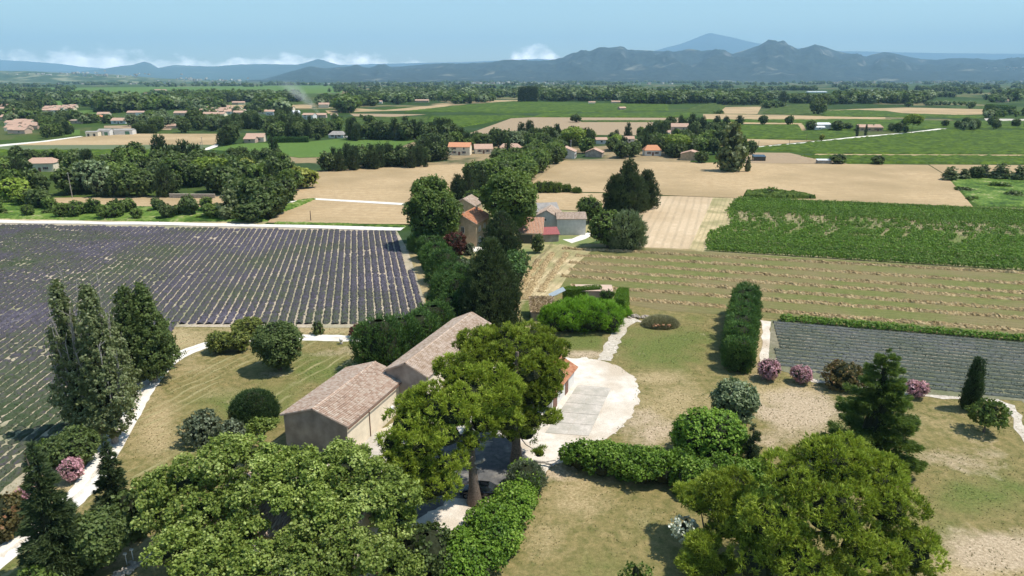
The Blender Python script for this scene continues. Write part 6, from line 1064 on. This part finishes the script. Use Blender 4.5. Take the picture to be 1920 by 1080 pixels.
# poles
def pole(x, y, top, label, mat='palebark', arms=True):
    q = P(x, y); H = hgt(x, y, top); t = thing('utility_pole', tuple(q), label, 'pole'); mb = MB(); mb.tube([[0, 0, 0], [0, 0, H]], [.17, .11], 7); obj('post', mb.mesh('post', M[mat]), t)
    if arms: mb = MB(); mb.box((0, 0, H - .4), (1.5, .1, .1)); obj('crossarm', mb.mesh('crossarm', M[mat]), t)
pole(136, 372, 323, 'leaning pale utility pole before the left woodland'); pole(381, 284, 257, 'right one of two utility poles at the tan field corner'); pole(378, 284, 266, 'left one of two utility poles at the tan field corner'); pole(1070, 292, 262, 'pale pole beside the gabled house behind the wheat', 'white_wall'); pole(1422, 277, 264, 'thin pole beside the pale lane near the tall poplar', 'bark', False); pole(1480, 271, 262, 'thin pole halfway along the pale lane', 'bark', False); pole(1512, 264, 250, 'thin pole near the white shed lane', 'bark', False); pole(583, 414, 395, 'thin fence pole in the stubble beside the farm road', 'bark', False); pole(616, 201, 190, 'far white mast in the woods left of the white farmhouse', 'white_wall', False)
r = rs(2)
for k in range(16): mb = MB(); mb.tube([[0, 0, 0], [.02, 0, 1.3]], .05, 5); tag(obj('fence_post', mb.mesh('fence_post', M['wood']), None, tuple(P(995 - k * 1.4 + 40 - k, 462 + k * 2.6))), 'thin wooden post of the farm garden fence at the straw verge', 'post', 'posts of the farm garden fence')

# ------------------------------------------------------------------ woods and belts of the plain
def proto_round(seed, mat, n=1500, size=.95, H=10, Rr=5, nl=9):
    r = rs(seed); lob = [(*(unit(r.normal(size=3)) * [Rr * .55, Rr * .55, H * .22] + [0, 0, H * .56]), Rr * .5, Rr * .5, H * .24) for _ in range(nl)]; lob.append((0, 0, H * .45, Rr * .72, Rr * .72, H * .38)); return crown_mesh('crown', lob, M[mat], n, size, seed, outward=.55, up=.3, corek=.74, bottom=.5, ck=5, rc=size * .9)
def proto_con(seed, mat, n=900, H=10, Rr=2.6, sz=.9): return revol_mesh('crown', H, lambda t: Rr * conP(t), M[mat], n, sz, seed, .2, .22, tw=.38)
def proto_cyp(seed, n=420): return revol_mesh('crown', 10, lambda t: 1.15 * np.where(t < .3, .6 + 1.3 * t, np.sqrt(np.clip(1 - ((t - .3) / .7) ** 2 * .97, 0, 1))), M['cyp'], n, .8, seed, .2, .08, tw=.3)
def proto_bush(seed, mat, n=420): return revol_mesh('crown', 10, lambda t: 7.5 * egg(.4)(t), M[mat], n, 2.6, seed, 0, .22, quad=True)
PT = {'round': [proto_round(201 + i, 'broad') for i in range(4)], 'mid': [proto_round(211 + i, 'broad2') for i in range(3)], 'conifer': [proto_con(221 + i, 'dark') for i in range(3)], 'cypress': [proto_cyp(231)], 'silver': [proto_round(235, 'silver', 1500, .8)], 'lime': [proto_round(236, 'lime')], 'yellow': [proto_round(237, 'yellowbush', 1600, .8)], 'bush': [proto_bush(241, 'broad2'), proto_bush(242, 'broad')], 'poplar': [revol_mesh('crown', 10, lambda t: 1.9 * poplar_prof()(t), M['poplar'], 900, .7, 244, .3, .25, quad=True)], 'umbrella': [crown_mesh('crown', [(0, 0, 7.6, 4.6, 4.6, 2.2), (2, 1, 7, 3, 3, 1.9), (-2, -1, 7, 3, 3, 1.9)], M['lime'], 1300, .8, 246, corek=.86)]}
PTRUNK = trunk_mesh('trunk', 5.0, .28, M['bark'], 3)
def hides(x, y, H):
    b = P(x, y); hp = H * FPX / (b[1] * cp + CAM_H * sp)
    for h in HS:
        if h[1] < 196: continue
        hw = h[2] / 2 / wid(h[0], h[1], 1.0); top_h = h[1] - h[5] / wid(h[0], h[1], 1.0)
        if abs(x - h[0]) < hw * 1.15 + hp * .35 and h[1] - 6 < y and y - hp < h[1] - (h[1] - top_h) * .35 and y < h[1] + 60: return True
    return False
KN = {'round': ('dark_broadleaf_tree', 'tree'), 'mid': ('broadleaf_tree', 'tree'), 'conifer': ('conifer_tree', 'conifer'), 'cypress': ('cypress_tree', 'cypress'), 'silver': ('silver_tree', 'tree'), 'lime': ('lime_green_tree', 'tree'), 'yellow': ('yellow_tree', 'tree'), 'bush': ('bush', 'bush'), 'poplar': ('poplar_tree', 'poplar'), 'umbrella': ('umbrella_pine', 'pine tree')}  # round kind: dark broadleaf trees, species not determined
KD = {'round': 'dark green broadleaf tree', 'mid': 'mid green broadleaf tree', 'conifer': 'dark pointed conifer', 'cypress': 'narrow dark cypress', 'silver': 'pale silvery tree', 'lime': 'light yellow green tree', 'yellow': 'tree covered in yellow bloom', 'bush': 'low green bush', 'poplar': 'slim pale poplar', 'umbrella': 'flat topped light green pine'}
def plant(kind, x, y, H, W_, where, r, group=None, label=None):
    b = TB(x, y, H); w0 = {'round': 10, 'mid': 10, 'silver': 10, 'lime': 10, 'yellow': 10, 'conifer': 5.6, 'cypress': 2.5, 'bush': 15, 'poplar': 4.0, 'umbrella': 10}[kind]; s = (W_ / w0, W_ / w0 * r.uniform(.9, 1.1), H / 10)
    t = thing(KN[kind][0], tuple(b), label or KD[kind] + ' ' + where, KN[kind][1], group or (KD[kind] + 's ' + where if not label else None), r.uniform(0, 6.28), s); obj('crown', PT[kind][r.randint(len(PT[kind]))], t)
    if kind != 'bush': obj('trunk', PTRUNK, t, scale=(1.0 * 6 / W_, 1.0 * 6 / W_, 1.1 if kind != 'bush' else .4))
def belt(poly, n, mix, Hr, where, seed, minpx=6.0, aspect=.95):
    r = rs(seed); W_ = np.array([P(*p)[:2] for p in poly]); lo, hi = W_.min(0), W_.max(0); pts = []; tries = 0; H0 = sum(Hr) / 2
    while len(pts) < n and tries < n * 60:
        tries += 1; q = r.uniform(lo, hi)
        if not inpoly(q[0], q[1], W_): continue
        if hides(*proj(q[0], q[1]), H0): continue
        if any((q[0] - a) ** 2 + (q[1] - b) ** 2 < (H0 * .42) ** 2 for a, b in pts): continue
        pts.append(tuple(q))
    ks, ps = zip(*mix); ps = np.array(ps, float); ps /= ps.sum()
    for a, b in pts:
        k = r.choice(ks, p=ps); H = r.uniform(*Hr) * (1.15 if k in ('conifer', 'cypress', 'poplar') else .28 if k == 'bush' else 1); px_, py_ = proj(a, b)
        plant(k, px_, py_, H, {'conifer': H * .46, 'cypress': H * .2, 'poplar': H * .34, 'bush': H * 1.5, 'umbrella': H * 1.0}.get(k, H * aspect * r.uniform(.85, 1.15)), where, r)
D = [('round', 6), ('mid', 1.2), ('conifer', 1)]
belt([(-90, 330), (130, 325), (250, 322), (330, 318), (440, 322), (540, 330), (556, 352), (548, 372), (440, 368), (330, 370), (90, 370), (-90, 388)], 92, [('round', 6), ('mid', 2.4), ('conifer', 1.2), ('silver', .4)], (8, 12), 'in the dense woodland at left', 301)
belt([(440, 372), (545, 380), (520, 408), (470, 414), (450, 400)], 15, [('round', 1)], (8, 11.5), 'in the dark clump at the corner of the lavender road', 302)
belt([(0, 300), (150, 306), (330, 300), (400, 292), (480, 300), (560, 305), (580, 318), (330, 318), (0, 324)], 26, [('round', 5), ('mid', 3)], (6, 9), 'along the back edge of the left woodland', 303)
belt([(-60, 386), (130, 386), (200, 394), (445, 392), (470, 410), (300, 414), (0, 408)], 52, [('bush', 3), ('round', 1), ('mid', 1.5)], (3.2, 5.6), 'in the green scrub along the farm road', 304)
belt([(600, 322), (640, 310), (700, 305), (760, 308), (800, 304), (800, 315), (700, 318), (640, 321)], 34, [('conifer', 5), ('round', 2), ('cypress', 1)], (7.5, 10), 'in the dark belt between meadow and pale wheat', 305)
belt([(645, 263), (700, 259), (850, 262), (852, 270), (790, 264), (700, 263), (650, 266)], 34, [('conifer', 3), ('round', 3)], (10, 14), 'in the pine strip behind the meadow', 306)
belt([(790, 276), (850, 272), (900, 278), (1000, 278), (1060, 280), (1060, 300), (980, 304), (880, 306), (800, 304)], 60, [('round', 5), ('mid', 3), ('conifer', 2), ('cypress', 1), ('silver', .5)], (6.5, 10.5), 'around the villas above the pale wheat', 307)
belt([(940, 306), (1050, 299), (1055, 306), (1020, 322), (975, 350), (905, 352), (880, 345), (925, 325)], 46, [('mid', 5), ('round', 2)], (7, 10), 'in the green bank between the two wheat fields', 308)
belt([(860, 268), (1010, 264), (1080, 268), (1080, 280), (960, 276), (860, 276)], 26, [('round', 4), ('conifer', 2), ('silver', 1)], (8, 12), 'behind the villas in the centre', 309)
belt([(1080, 268), (1240, 262), (1300, 258), (1310, 285), (1290, 298), (1090, 298)], 62, [('round', 5), ('mid', 2), ('conifer', 2), ('cypress', 1), ('lime', .5)], (7, 11), 'around the houses behind the big wheat field', 310)
belt([(1295, 246), (1370, 250), (1410, 290), (1400, 300), (1300, 303), (1290, 262)], 28, [('round', 5), ('mid', 2), ('conifer', 1)], (7, 11), 'beside the tall poplar at the wheat edge', 311)
belt([(1225, 246), (1300, 240), (1330, 246), (1300, 254), (1225, 262)], 14, [('round', 3), ('conifer', 2)], (8, 12), 'around the pink farmhouse', 312)
belt([(420, 236), (520, 226), (640, 226), (640, 256), (590, 262), (520, 264), (500, 262), (490, 252), (430, 250), (412, 262)], 66, [('round', 6), ('conifer', 3), ('mid', 1)], (9, 13), 'in the wood above the green meadow', 313)
belt([(0, 226), (60, 225), (150, 226), (150, 250), (110, 258), (0, 268)], 40, [('round', 5), ('mid', 2), ('lime', .6), ('conifer', 1)], (7, 11), 'among the houses at the left edge', 314)
belt([(230, 226), (330, 222), (420, 228), (420, 250), (330, 250), (252, 249)], 36, [('round', 5), ('silver', 2.5), ('mid', 2)], (8, 12), 'behind the tan field', 315)
belt([(0, 200), (70, 199), (90, 218), (60, 226), (0, 226)], 24, [('round', 5), ('conifer', 1)], (9, 13), 'among the villas at the upper left', 316)
belt([(1760, 236), (1920, 234), (2040, 236), (2040, 248), (1790, 248)], 24, [('round', 3), ('silver', 1)], (6, 9), 'behind the right vineyard', 317)
belt([(1690, 240), (1700, 236), (1660, 244), (1700, 250)], 6, [('round', 3)], (5, 8), 'beside the farm on the pale lane', 318)
belt([(470, 214), (560, 214), (590, 222), (500, 224)], 12, [('conifer', 2), ('round', 2)], (9, 13), 'in front of the smoke', 319)
r = rs(9)
for (k, x, y, H, W_, lab) in [('conifer', 300, 318, 17, 8, 'tallest dark cedar of the left woodland'), ('conifer', 345, 318, 14, 9, 'broad dark cedar right of the tallest one'), ('conifer', 365, 320, 13, 8, 'dark cedar at the right of the cedar group'), ('conifer', 328, 320, 12, 7, 'dark cedar between the tall ones'), ('round', 252, 310, 12, 11, 'round dark tree left of the cedars'), ('mid', 100, 308, 8, 10, 'spreading green tree behind the left house'), ('silver', 175, 362, 13, 13, 'large pale silvery tree in the middle of the left woodland'), ('silver', 192, 368, 10, 10, 'smaller silvery tree beside the large one'), ('umbrella', 395, 345, 11, 15, 'flat topped light green pine in the left woodland'), ('yellow', 572, 353, 8, 10, 'yellow flowering round tree at the edge of the pale wheat'), ('yellow', 560, 349, 8, 8, 'second yellow flowering tree beside the first'), ('yellow', 463, 335, 9, 8, 'small yellow topped tree inside the left woodland'), ('lime', 25, 380, 9, 10, 'light green tree at the left edge of the scrub'), ('lime', 45, 385, 6, 7, 'smaller light green tree right of the one at the left edge'), ('cypress', 511, 302, 13, 2.6, 'left of the two tall cypresses before the meadow'), ('cypress', 518, 303, 12, 2.4, 'right of the two tall cypresses before the meadow'), ('cypress', 953, 292, 10, 3.2, 'single dark cypress before the cream villa'),
      ('conifer', 32, 355, 13, 6, 'dark narrow conifer beside the left house'), ('round', 72, 390, 7, 9, 'round green tree in the scrub near the left edge'), ('round', 214, 408, 6, 6, 'single round dark tree in the scrub'), ('poplar', 428, 412, 11, 5, 'pale young poplar in the scrub by the farm road'), ('round', 470, 416, 6, 10, 'spreading dark shrub tree touching the farm road'), ('round', 355, 405, 7, 6, 'pointed dark tree in the scrub'), ('bush', 325, 404, 3, 5, 'brownish bush in the scrub'), ('mid', 398, 410, 4.5, 6, 'light green thicket left of the young poplar'),
      ('poplar', 1373, 321, 25, 11, 'tall pale poplar standing alone at the wheat edge'), ('round', 1392, 312, 15, 6, 'dark tree right behind the tall pale poplar'), ('poplar', 1403, 322, 8, 2.2, 'thin young poplar right of the tall one'), ('round', 1316, 305, 6, 8, 'round bush left of the tall poplar'), ('round', 1573, 307, 5, 9, 'dark round bush at the vineyard edge behind the wheat'), ('round', 1648, 308, 4.5, 8, 'second dark round bush at the vineyard edge behind the wheat'), ('umbrella', 1712, 250, 15, 14, 'spreading dark tree beside the pale lane'), ('conifer', 1608, 256, 9, 2, 'thin cypress in front of the farm on the lane'), ('conifer', 1624, 255, 9, 2, 'second thin cypress in front of the farm on the lane'), ('round', 1520, 243, 8, 10, 'round tree at the left end of the white shed'), ('round', 1572, 244, 8, 12, 'wide tree right of the white shed'), ('round', 1590, 243, 6, 9, 'smaller tree right of the white shed'), ('yellow', 1541, 265, 5, 4, 'small yellowish bush in the vineyard'), ('round', 1431, 234, 9, 9, 'left single tree behind the upper vineyard'), ('round', 1480, 234, 9, 9, 'right single tree behind the upper vineyard'), ('conifer', 1387, 234, 9, 7, 'dark conifer behind the upper vineyard'), ('conifer', 1362, 234, 8, 6, 'small dark conifer left in the row behind the upper vineyard'), ('conifer', 1345, 233, 8, 6, 'leftmost small conifer behind the upper vineyard'), ('bush', 1349, 213, 4, 10, 'lone bush at the corner of the pale upper field'),
      ('round', 1535, 215, 20, 20, 'big dark tree clump before the upper fields'), ('round', 1545, 205, 22, 18, 'tall dark tree behind the big clump'), ('conifer', 1469, 193, 20, 14, 'broad dark conifer by the upper lane'), ('round', 1080, 229, 8, 12, 'lone tree pair in the ploughed field'), ('conifer', 1178, 262, 12, 5, 'dark cypress behind the houses'), ('conifer', 993, 262, 14, 7, 'dark pointed tree behind the central villas'), ('conifer', 1240, 275, 15, 8, 'dark rounded conifer left of the pink farmhouse'), ('conifer', 1220, 276, 15, 8, 'dark conifer left of the rounded one'), ('umbrella', 1075, 282, 14, 14, 'round topped green pine behind the gabled house'), ('umbrella', 1272, 292, 12, 14, 'light green pine above the red roofed house'), ('conifer', 812, 300, 13, 14, 'large blue green cedar left of the orange roofed house'), ('conifer', 795, 302, 12, 12, 'second blue green cedar beside the large one'), ('silver', 270, 240, 12, 16, 'left silvery tree behind the tan field'), ('silver', 298, 241, 13, 18, 'big silvery tree behind the tan field'), ('silver', 322, 240, 11, 14, 'right silvery tree behind the tan field'), ('round', 365, 240, 17, 15, 'tall round tree right of the silvery trees'), ('round', 345, 249, 12, 11, 'round tree above the tan field edge'), ('round', 430, 270, 13, 13, 'dark tree mass at the left end of the meadow'), ('conifer', 420, 272, 10, 9, 'dark tree at the corner of the tan field'), ('lime', 122, 244, 8, 9, 'light green round tree behind the left estate'), ('round', 118, 230, 13, 13, 'dark round tree above the left estate'), ('round', 67, 222, 12, 14, 'dark round tree behind the greenhouses'), ('round', 595, 262, 4.5, 6, 'clipped round bush in front of the wood'),
      ('poplar', 1783, 338, 6.5, 5, 'pale olive like tree at the left of the row by the fallow patch'), ('poplar', 1808, 336, 5, 4, 'small pale tree second in the row by the fallow patch'), ('round', 1830, 335, 5.5, 6, 'dark tree in the middle of the row by the fallow patch'), ('poplar', 1846, 334, 6.5, 5, 'tree right of the dark one by the fallow patch'), ('poplar', 1878, 336, 7.5, 6, 'tallest pale tree of the row by the fallow patch'), ('poplar', 1912, 338, 7, 5, 'pale tree at the right edge by the fallow patch'), ('bush', 1875, 350, 1.8, 6, 'dark bush in the middle of the fallow patch'), ('bush', 1805, 357, 1.2, 5, 'flat bush at the left of the fallow patch'), ('bush', 1900, 366, 1.5, 5, 'low bush near the lower right of the fallow patch'), ('bush', 1823, 374, 1.1, 3, 'tiny bush at the lower edge of the fallow patch'), ('bush', 1445, 366, 2.4, 6, 'brown green bush on top of the low hedge')]:
    plant(k, x, y, H, W_, '', r, label=lab)
box_hedge('long_hedge', 'long clipped dark hedge in front of the wood above the meadow', (506, 268), (577, 267), 3, 3.6, 'ley', 331, 2600, .9)
box_hedge('long_hedge', 'dark clipped hedge of the far right before the pale car park', (1848, 208), (1898, 214), 4, 9, 'ley', 332, 1800, 1.6)
box_hedge('long_hedge', 'dark hedge at the edge of the tan field', (252, 250), (292, 250), 4, 6.5, 'broad', 333, 1800, 1.2)
box_hedge('poplar_screen', 'tall rectangular dark screen of trees in the central woods', (973, 191), (1006, 191), 14, 26, 'dark', 334, 2400, 3.2, cat='trees')

# far woods: instanced masses nobody could count
def forest(name, label, areas, protos, seed, cat='woodland'):
    r = rs(seed); pts = []; scl = []; idx = []; rot = []
    for (x0, x1, y0, y1, n, h0, h1) in areas:
        for _ in range(int(n * (.64 if y0 > 170 else .9))):
            x = r.uniform(x0, x1); y = r.uniform(y0, y1); q = P(x, y); h = r.uniform(h0, h1); pts.append((q[0], q[1], 0)); scl.append((h * r.uniform(.85, 1.5), h * r.uniform(.85, 1.5), h)); idx.append(r.randint(len(protos))); rot.append(r.uniform(0, 6.28))
    me = bpy.data.meshes.new(name); me.from_pydata(pts, [], []); a = me.attributes.new('scl', 'FLOAT_VECTOR', 'POINT'); a.data.foreach_set('vector', (np.array(scl) / 10).ravel().astype(np.float32)); a = me.attributes.new('idx', 'INT', 'POINT'); a.data.foreach_set('value', np.array(idx, np.int32)); a = me.attributes.new('rz', 'FLOAT_VECTOR', 'POINT'); a.data.foreach_set('vector', np.stack([np.zeros(len(rot)), np.zeros(len(rot)), rot], 1).ravel().astype(np.float32))
    col = bpy.data.collections.new(name + '_kinds')
    for i, m_ in enumerate(protos): o = bpy.data.objects.new('kind_%02d' % i, m_); col.objects.link(o)
    ng = bpy.data.node_groups.new(name, 'GeometryNodeTree'); ng.interface.new_socket('Geometry', in_out='INPUT', socket_type='NodeSocketGeometry'); ng.interface.new_socket('Geometry', in_out='OUTPUT', socket_type='NodeSocketGeometry')
    N = ng.nodes.new; l = ng.links.new; gi, go = N('NodeGroupInput'), N('NodeGroupOutput'); ci = N('GeometryNodeCollectionInfo'); ci.inputs[0].default_value = col; ci.inputs[1].default_value = True; ci.inputs[2].default_value = True
    ip = N('GeometryNodeInstanceOnPoints'); ip.inputs['Pick Instance'].default_value = True; l(gi.outputs[0], ip.inputs['Points']); l(ci.outputs[0], ip.inputs['Instance'])
    for nm, dt, sk in (('scl', 'FLOAT_VECTOR', 'Scale'), ('idx', 'INT', 'Instance Index'), ('rz', 'FLOAT_VECTOR', 'Rotation')):
        na = N('GeometryNodeInputNamedAttribute'); na.data_type = dt; na.inputs[0].default_value = nm; l(na.outputs[0], ip.inputs[sk])
    l(ip.outputs[0], go.inputs[0]); o = obj(name, me); md = o.modifiers.new('scatter', 'NODES'); md.node_group = ng; return tag(o, label, cat, kind='stuff')
FR = [proto_round(401 + i, 'broad', 260, 1.9, nl=6) for i in range(2)] + [proto_con(411, 'dark', 200, sz=1.6), proto_round(404, 'broad2', 260, 1.9, nl=6), proto_round(405, 'broad2', 260, 1.9, nl=6), proto_round(406, 'silver', 260, 1.9, nl=6)]
forest('far_woodland', 'dark woods spread across the middle of the plain', [
    (-60, 320, 196, 203, 70, 8, 13), (-60, 130, 182, 190, 90, 9, 14), (132, 185, 184, 191, 60, 12, 16), (185, 262, 196, 212, 150, 14, 20), (262, 335, 192, 208, 110, 12, 18), (300, 420, 190, 206, 130, 10, 15), (330, 480, 184, 192, 160, 13, 19), (420, 560, 182, 192, 160, 12, 17), (480, 520, 192, 205, 30, 12, 18),
    (-60, 330, 174, 181, 100, 8, 12), (330, 560, 176, 182, 120, 10, 15), (510, 526, 205, 212, 14, 14, 18), (528, 537, 205, 210, 8, 14, 17), (600, 700, 190, 200, 70, 11, 16), (640, 660, 200, 212, 26, 16, 22), (690, 850, 180, 191, 170, 10, 15), (700, 800, 172, 180, 120, 10, 14), (660, 700, 172, 184, 40, 10, 14), (735, 770, 190, 196, 22, 12, 16), (845, 885, 188, 195, 26, 14, 18), (890, 925, 186, 192, 20, 10, 14),
    (800, 1000, 174, 184, 220, 11, 17), (1010, 1180, 178, 190, 260, 14, 21), (1180, 1420, 184, 194, 240, 15, 20), (1168, 1285, 192, 195, 110, 17, 19), (960, 1180, 172, 178, 110, 10, 15), (1200, 1420, 172, 178, 100, 10, 15), (1280, 1345, 186, 194, 60, 13, 19), (1348, 1440, 189, 197, 90, 12, 17), (1484, 1515, 191, 194, 34, 13, 17), (1428, 1470, 197, 203, 40, 6, 9), (1415, 1470, 178, 186, 60, 9, 13), (1520, 1585, 190, 196, 50, 12, 16),
    (1565, 1735, 186, 195, 190, 14, 19), (1700, 1790, 178, 183, 90, 9, 12), (1735, 1745, 184, 189, 10, 15, 19), (1880, 1960, 178, 190, 60, 14, 19), (1856, 1895, 190, 193, 24, 9, 12), (1695, 1705, 199, 203, 4, 8, 11), (1810, 1822, 200, 204, 4, 8, 11), (1730, 1810, 196, 198, 40, 4, 7), (1845, 1880, 183, 188, 18, 9, 12), (1850, 2000, 214, 222, 26, 5, 9), (1660, 1700, 170, 173, 40, 8, 11), (0, 50, 205, 230, 24, 8, 12), (60, 150, 221, 230, 34, 7, 11), (150, 235, 224, 232, 20, 6, 9), (330, 520, 206, 218, 40, 6, 9), (380, 480, 225, 236, 24, 5, 8), (620, 700, 222, 232, 24, 4, 7)], FR, 501)
rc = rs(61); CL = []
for _ in range(190):
    y = 153 + 24 * rc.rand() ** 1.5; w = rc.uniform(15, 110); x = rc.uniform(-80, 2000)
    if y > 163 and 130 < x < 620: continue
    CL.append((x - w / 2, x + w / 2, y, y + rc.uniform(.15, .7) * (y - 150) / 12 + .1, int(w * rc.uniform(.25, .5)), 9, 15 + (177 - y) * .3))
forest('distant_trees', 'thin blue green tree lines toward the foot of the hills', [
    *CL], FR, 502)
specks('hill_village', 'pale villages and lone houses on the slopes of the hills', [(370, 150, 35, 2.5, 40, 6900), (200, 140, 60, 3, 34, 7400), (90, 140, 40, 3, 20, 7400), (773, 139.5, 9, 1.6, 46, 10500), (868, 146, 20, 1.6, 60, 9500), (868, 138, 4, 1, 12, 10800), (1030, 147, 60, 2, 30, 9300), (1240, 133, 10, 1, 14, 9900), (1610, 148, 60, 1.5, 30, 9000), (1880, 128, 18, 2, 20, 9800), (1500, 115, 3, 1.2, 10, 11000)], 5, 15)
specks('far_buildings', 'scattered pale farm buildings in the distant plain', [(300, 157, 150, .8, 30, 5200), (940, 156, 60, .8, 40, 5600), (1050, 157, 90, .8, 36, 5200), (1600, 155, 90, .7, 30, 5600), (1800, 154, 70, .7, 24, 6000), (700, 157, 70, .6, 20, 5200)], 6, 13)
for i, (x, y, w) in enumerate([(1592, 171.5, 90), (1632, 171.5, 90), (1515, 174, 60)]):
    building('greenhouse', ['left white greenhouse of the far right plain', 'right white greenhouse of the far right plain', 'small white greenhouse in the far right plain'][i], 'greenhouse', P(x, y)[:2], 0, w, 20, 3, 4.5, M['white_metal'], M['white_metal'], False, .2, 90 + i)
# smoke from a field fire
def smoke():
    m, nt, L = newmat('smoke'); tcn = nd(nt, 'ShaderNodeTexCoord'); n = noise(nt, L, tcn.outputs['Object'], .055, 4, .6); s = nd(nt, 'ShaderNodeSeparateXYZ'); L(tcn.outputs['Object'], s.inputs[0])
    def mth(op, a, b): q = nd(nt, 'ShaderNodeMath', operation=op); [(L(v, q.inputs[i]) if not isinstance(v, (int, float)) else setattr(q.inputs[i], 'default_value', v)) for i, v in enumerate((a, b))]; return q.outputs[0]
    # plume drifts towards -x and widens with height; z in 0..45
    z, x, y = s.outputs[2], s.outputs[0], s.outputs[1]; cx = mth('MULTIPLY', z, -1.0); rr = mth('ADD', mth('MULTIPLY', z, .42), 3.0); dx = mth('DIVIDE', mth('SUBTRACT', x, cx), rr); dy = mth('DIVIDE', y, rr)
    fall = mth('MAXIMUM', mth('SUBTRACT', 1.0, mth('ADD', mth('MULTIPLY', dx, dx), mth('MULTIPLY', dy, dy))), 0.0); top_ = mth('MAXIMUM', mth('SUBTRACT', 1.0, mth('DIVIDE', z, 42.0)), 0.0)
    den = mth('MULTIPLY', mth('MULTIPLY', fall, top_), mth('MAXIMUM', mth('SUBTRACT', mth('MULTIPLY', n, 3.2), 1.15), 0.0)); pv = nd(nt, 'ShaderNodeVolumePrincipled'); pv.inputs['Color'].default_value = (1, 1, 1, 1); L(mth('MULTIPLY', den, .13), pv.inputs['Density']); o = nd(nt, 'ShaderNodeOutputMaterial'); L(pv.outputs[0], o.inputs['Volume'])
    q = P(597, 212); mb = MB(); mb.box((-22, 0, 21), (80, 44, 42)); tag(obj('smoke', mb.mesh('smoke', m), None, (q[0], q[1], .5)), 'thin bluish white smoke drifting left from a small field fire', 'smoke', kind='stuff')
smoke()
# loose dry tufts over the garden turf
def turf():
    r = rs(88); n = 30000; x = r.uniform(-75, 95, n); y = r.uniform(50, 128, n); px_, py_ = proj(x, y); k = (px_ > -30) & (px_ < 1950) & (fbm(x / 6, y / 6, 4) > .42)
    for poly in ([(1066, 671), (1128, 676), (1190, 712), (1185, 780), (1120, 832), (1035, 872), (960, 900), (930, 935), (845, 1012), (740, 1000), (640, 850), (760, 780), (1000, 640)],): k &= ~inpoly(px_, py_, poly)
    k &= ~inpoly(x, y, LF) & ~inpoly(x, y, RF); dr = np.array([P(*p)[:2] for p in [(0, 1044), (100, 965), (150, 925), (190, 868), (236, 790), (262, 745), (285, 712), (315, 680), (350, 660), (395, 645), (450, 636), (520, 633.5), (690, 636)]])
    x, y = x[k], y[k]; dmin = np.full(len(x), 1e9)
    for a, b in zip(dr[:-1], dr[1:]): t = np.clip(((x - a[0]) * (b - a)[0] + (y - a[1]) * (b - a)[1]) / ((b - a) @ (b - a)), 0, 1); dmin = np.minimum(dmin, np.hypot(x - a[0] - t * (b - a)[0], y - a[1] - t * (b - a)[1]))
    x, y = x[dmin > 1.9], y[dmin > 1.9]; n = len(x); mb = MB(); tufts(mb, np.stack([x, y, np.zeros(n)], 1), unit(np.stack([r.normal(size=n) * .6, r.normal(size=n) * .6, np.ones(n)], 1)), .2, .07, np.clip(.5 + r.normal(size=n) * .25, 0, 1), r, 3, .6)
    tag(obj('grass_tufts', mb.mesh('grass_tufts', tonemat('dry_tufts', [(0, (.10, .12, .03)), (.45, (.22, .21, .08)), (.8, (.42, .34, .17)), (1, (.16, .11, .06))]))), 'dry grass tufts scattered over the garden lawns', 'grass', kind='stuff')
turf()
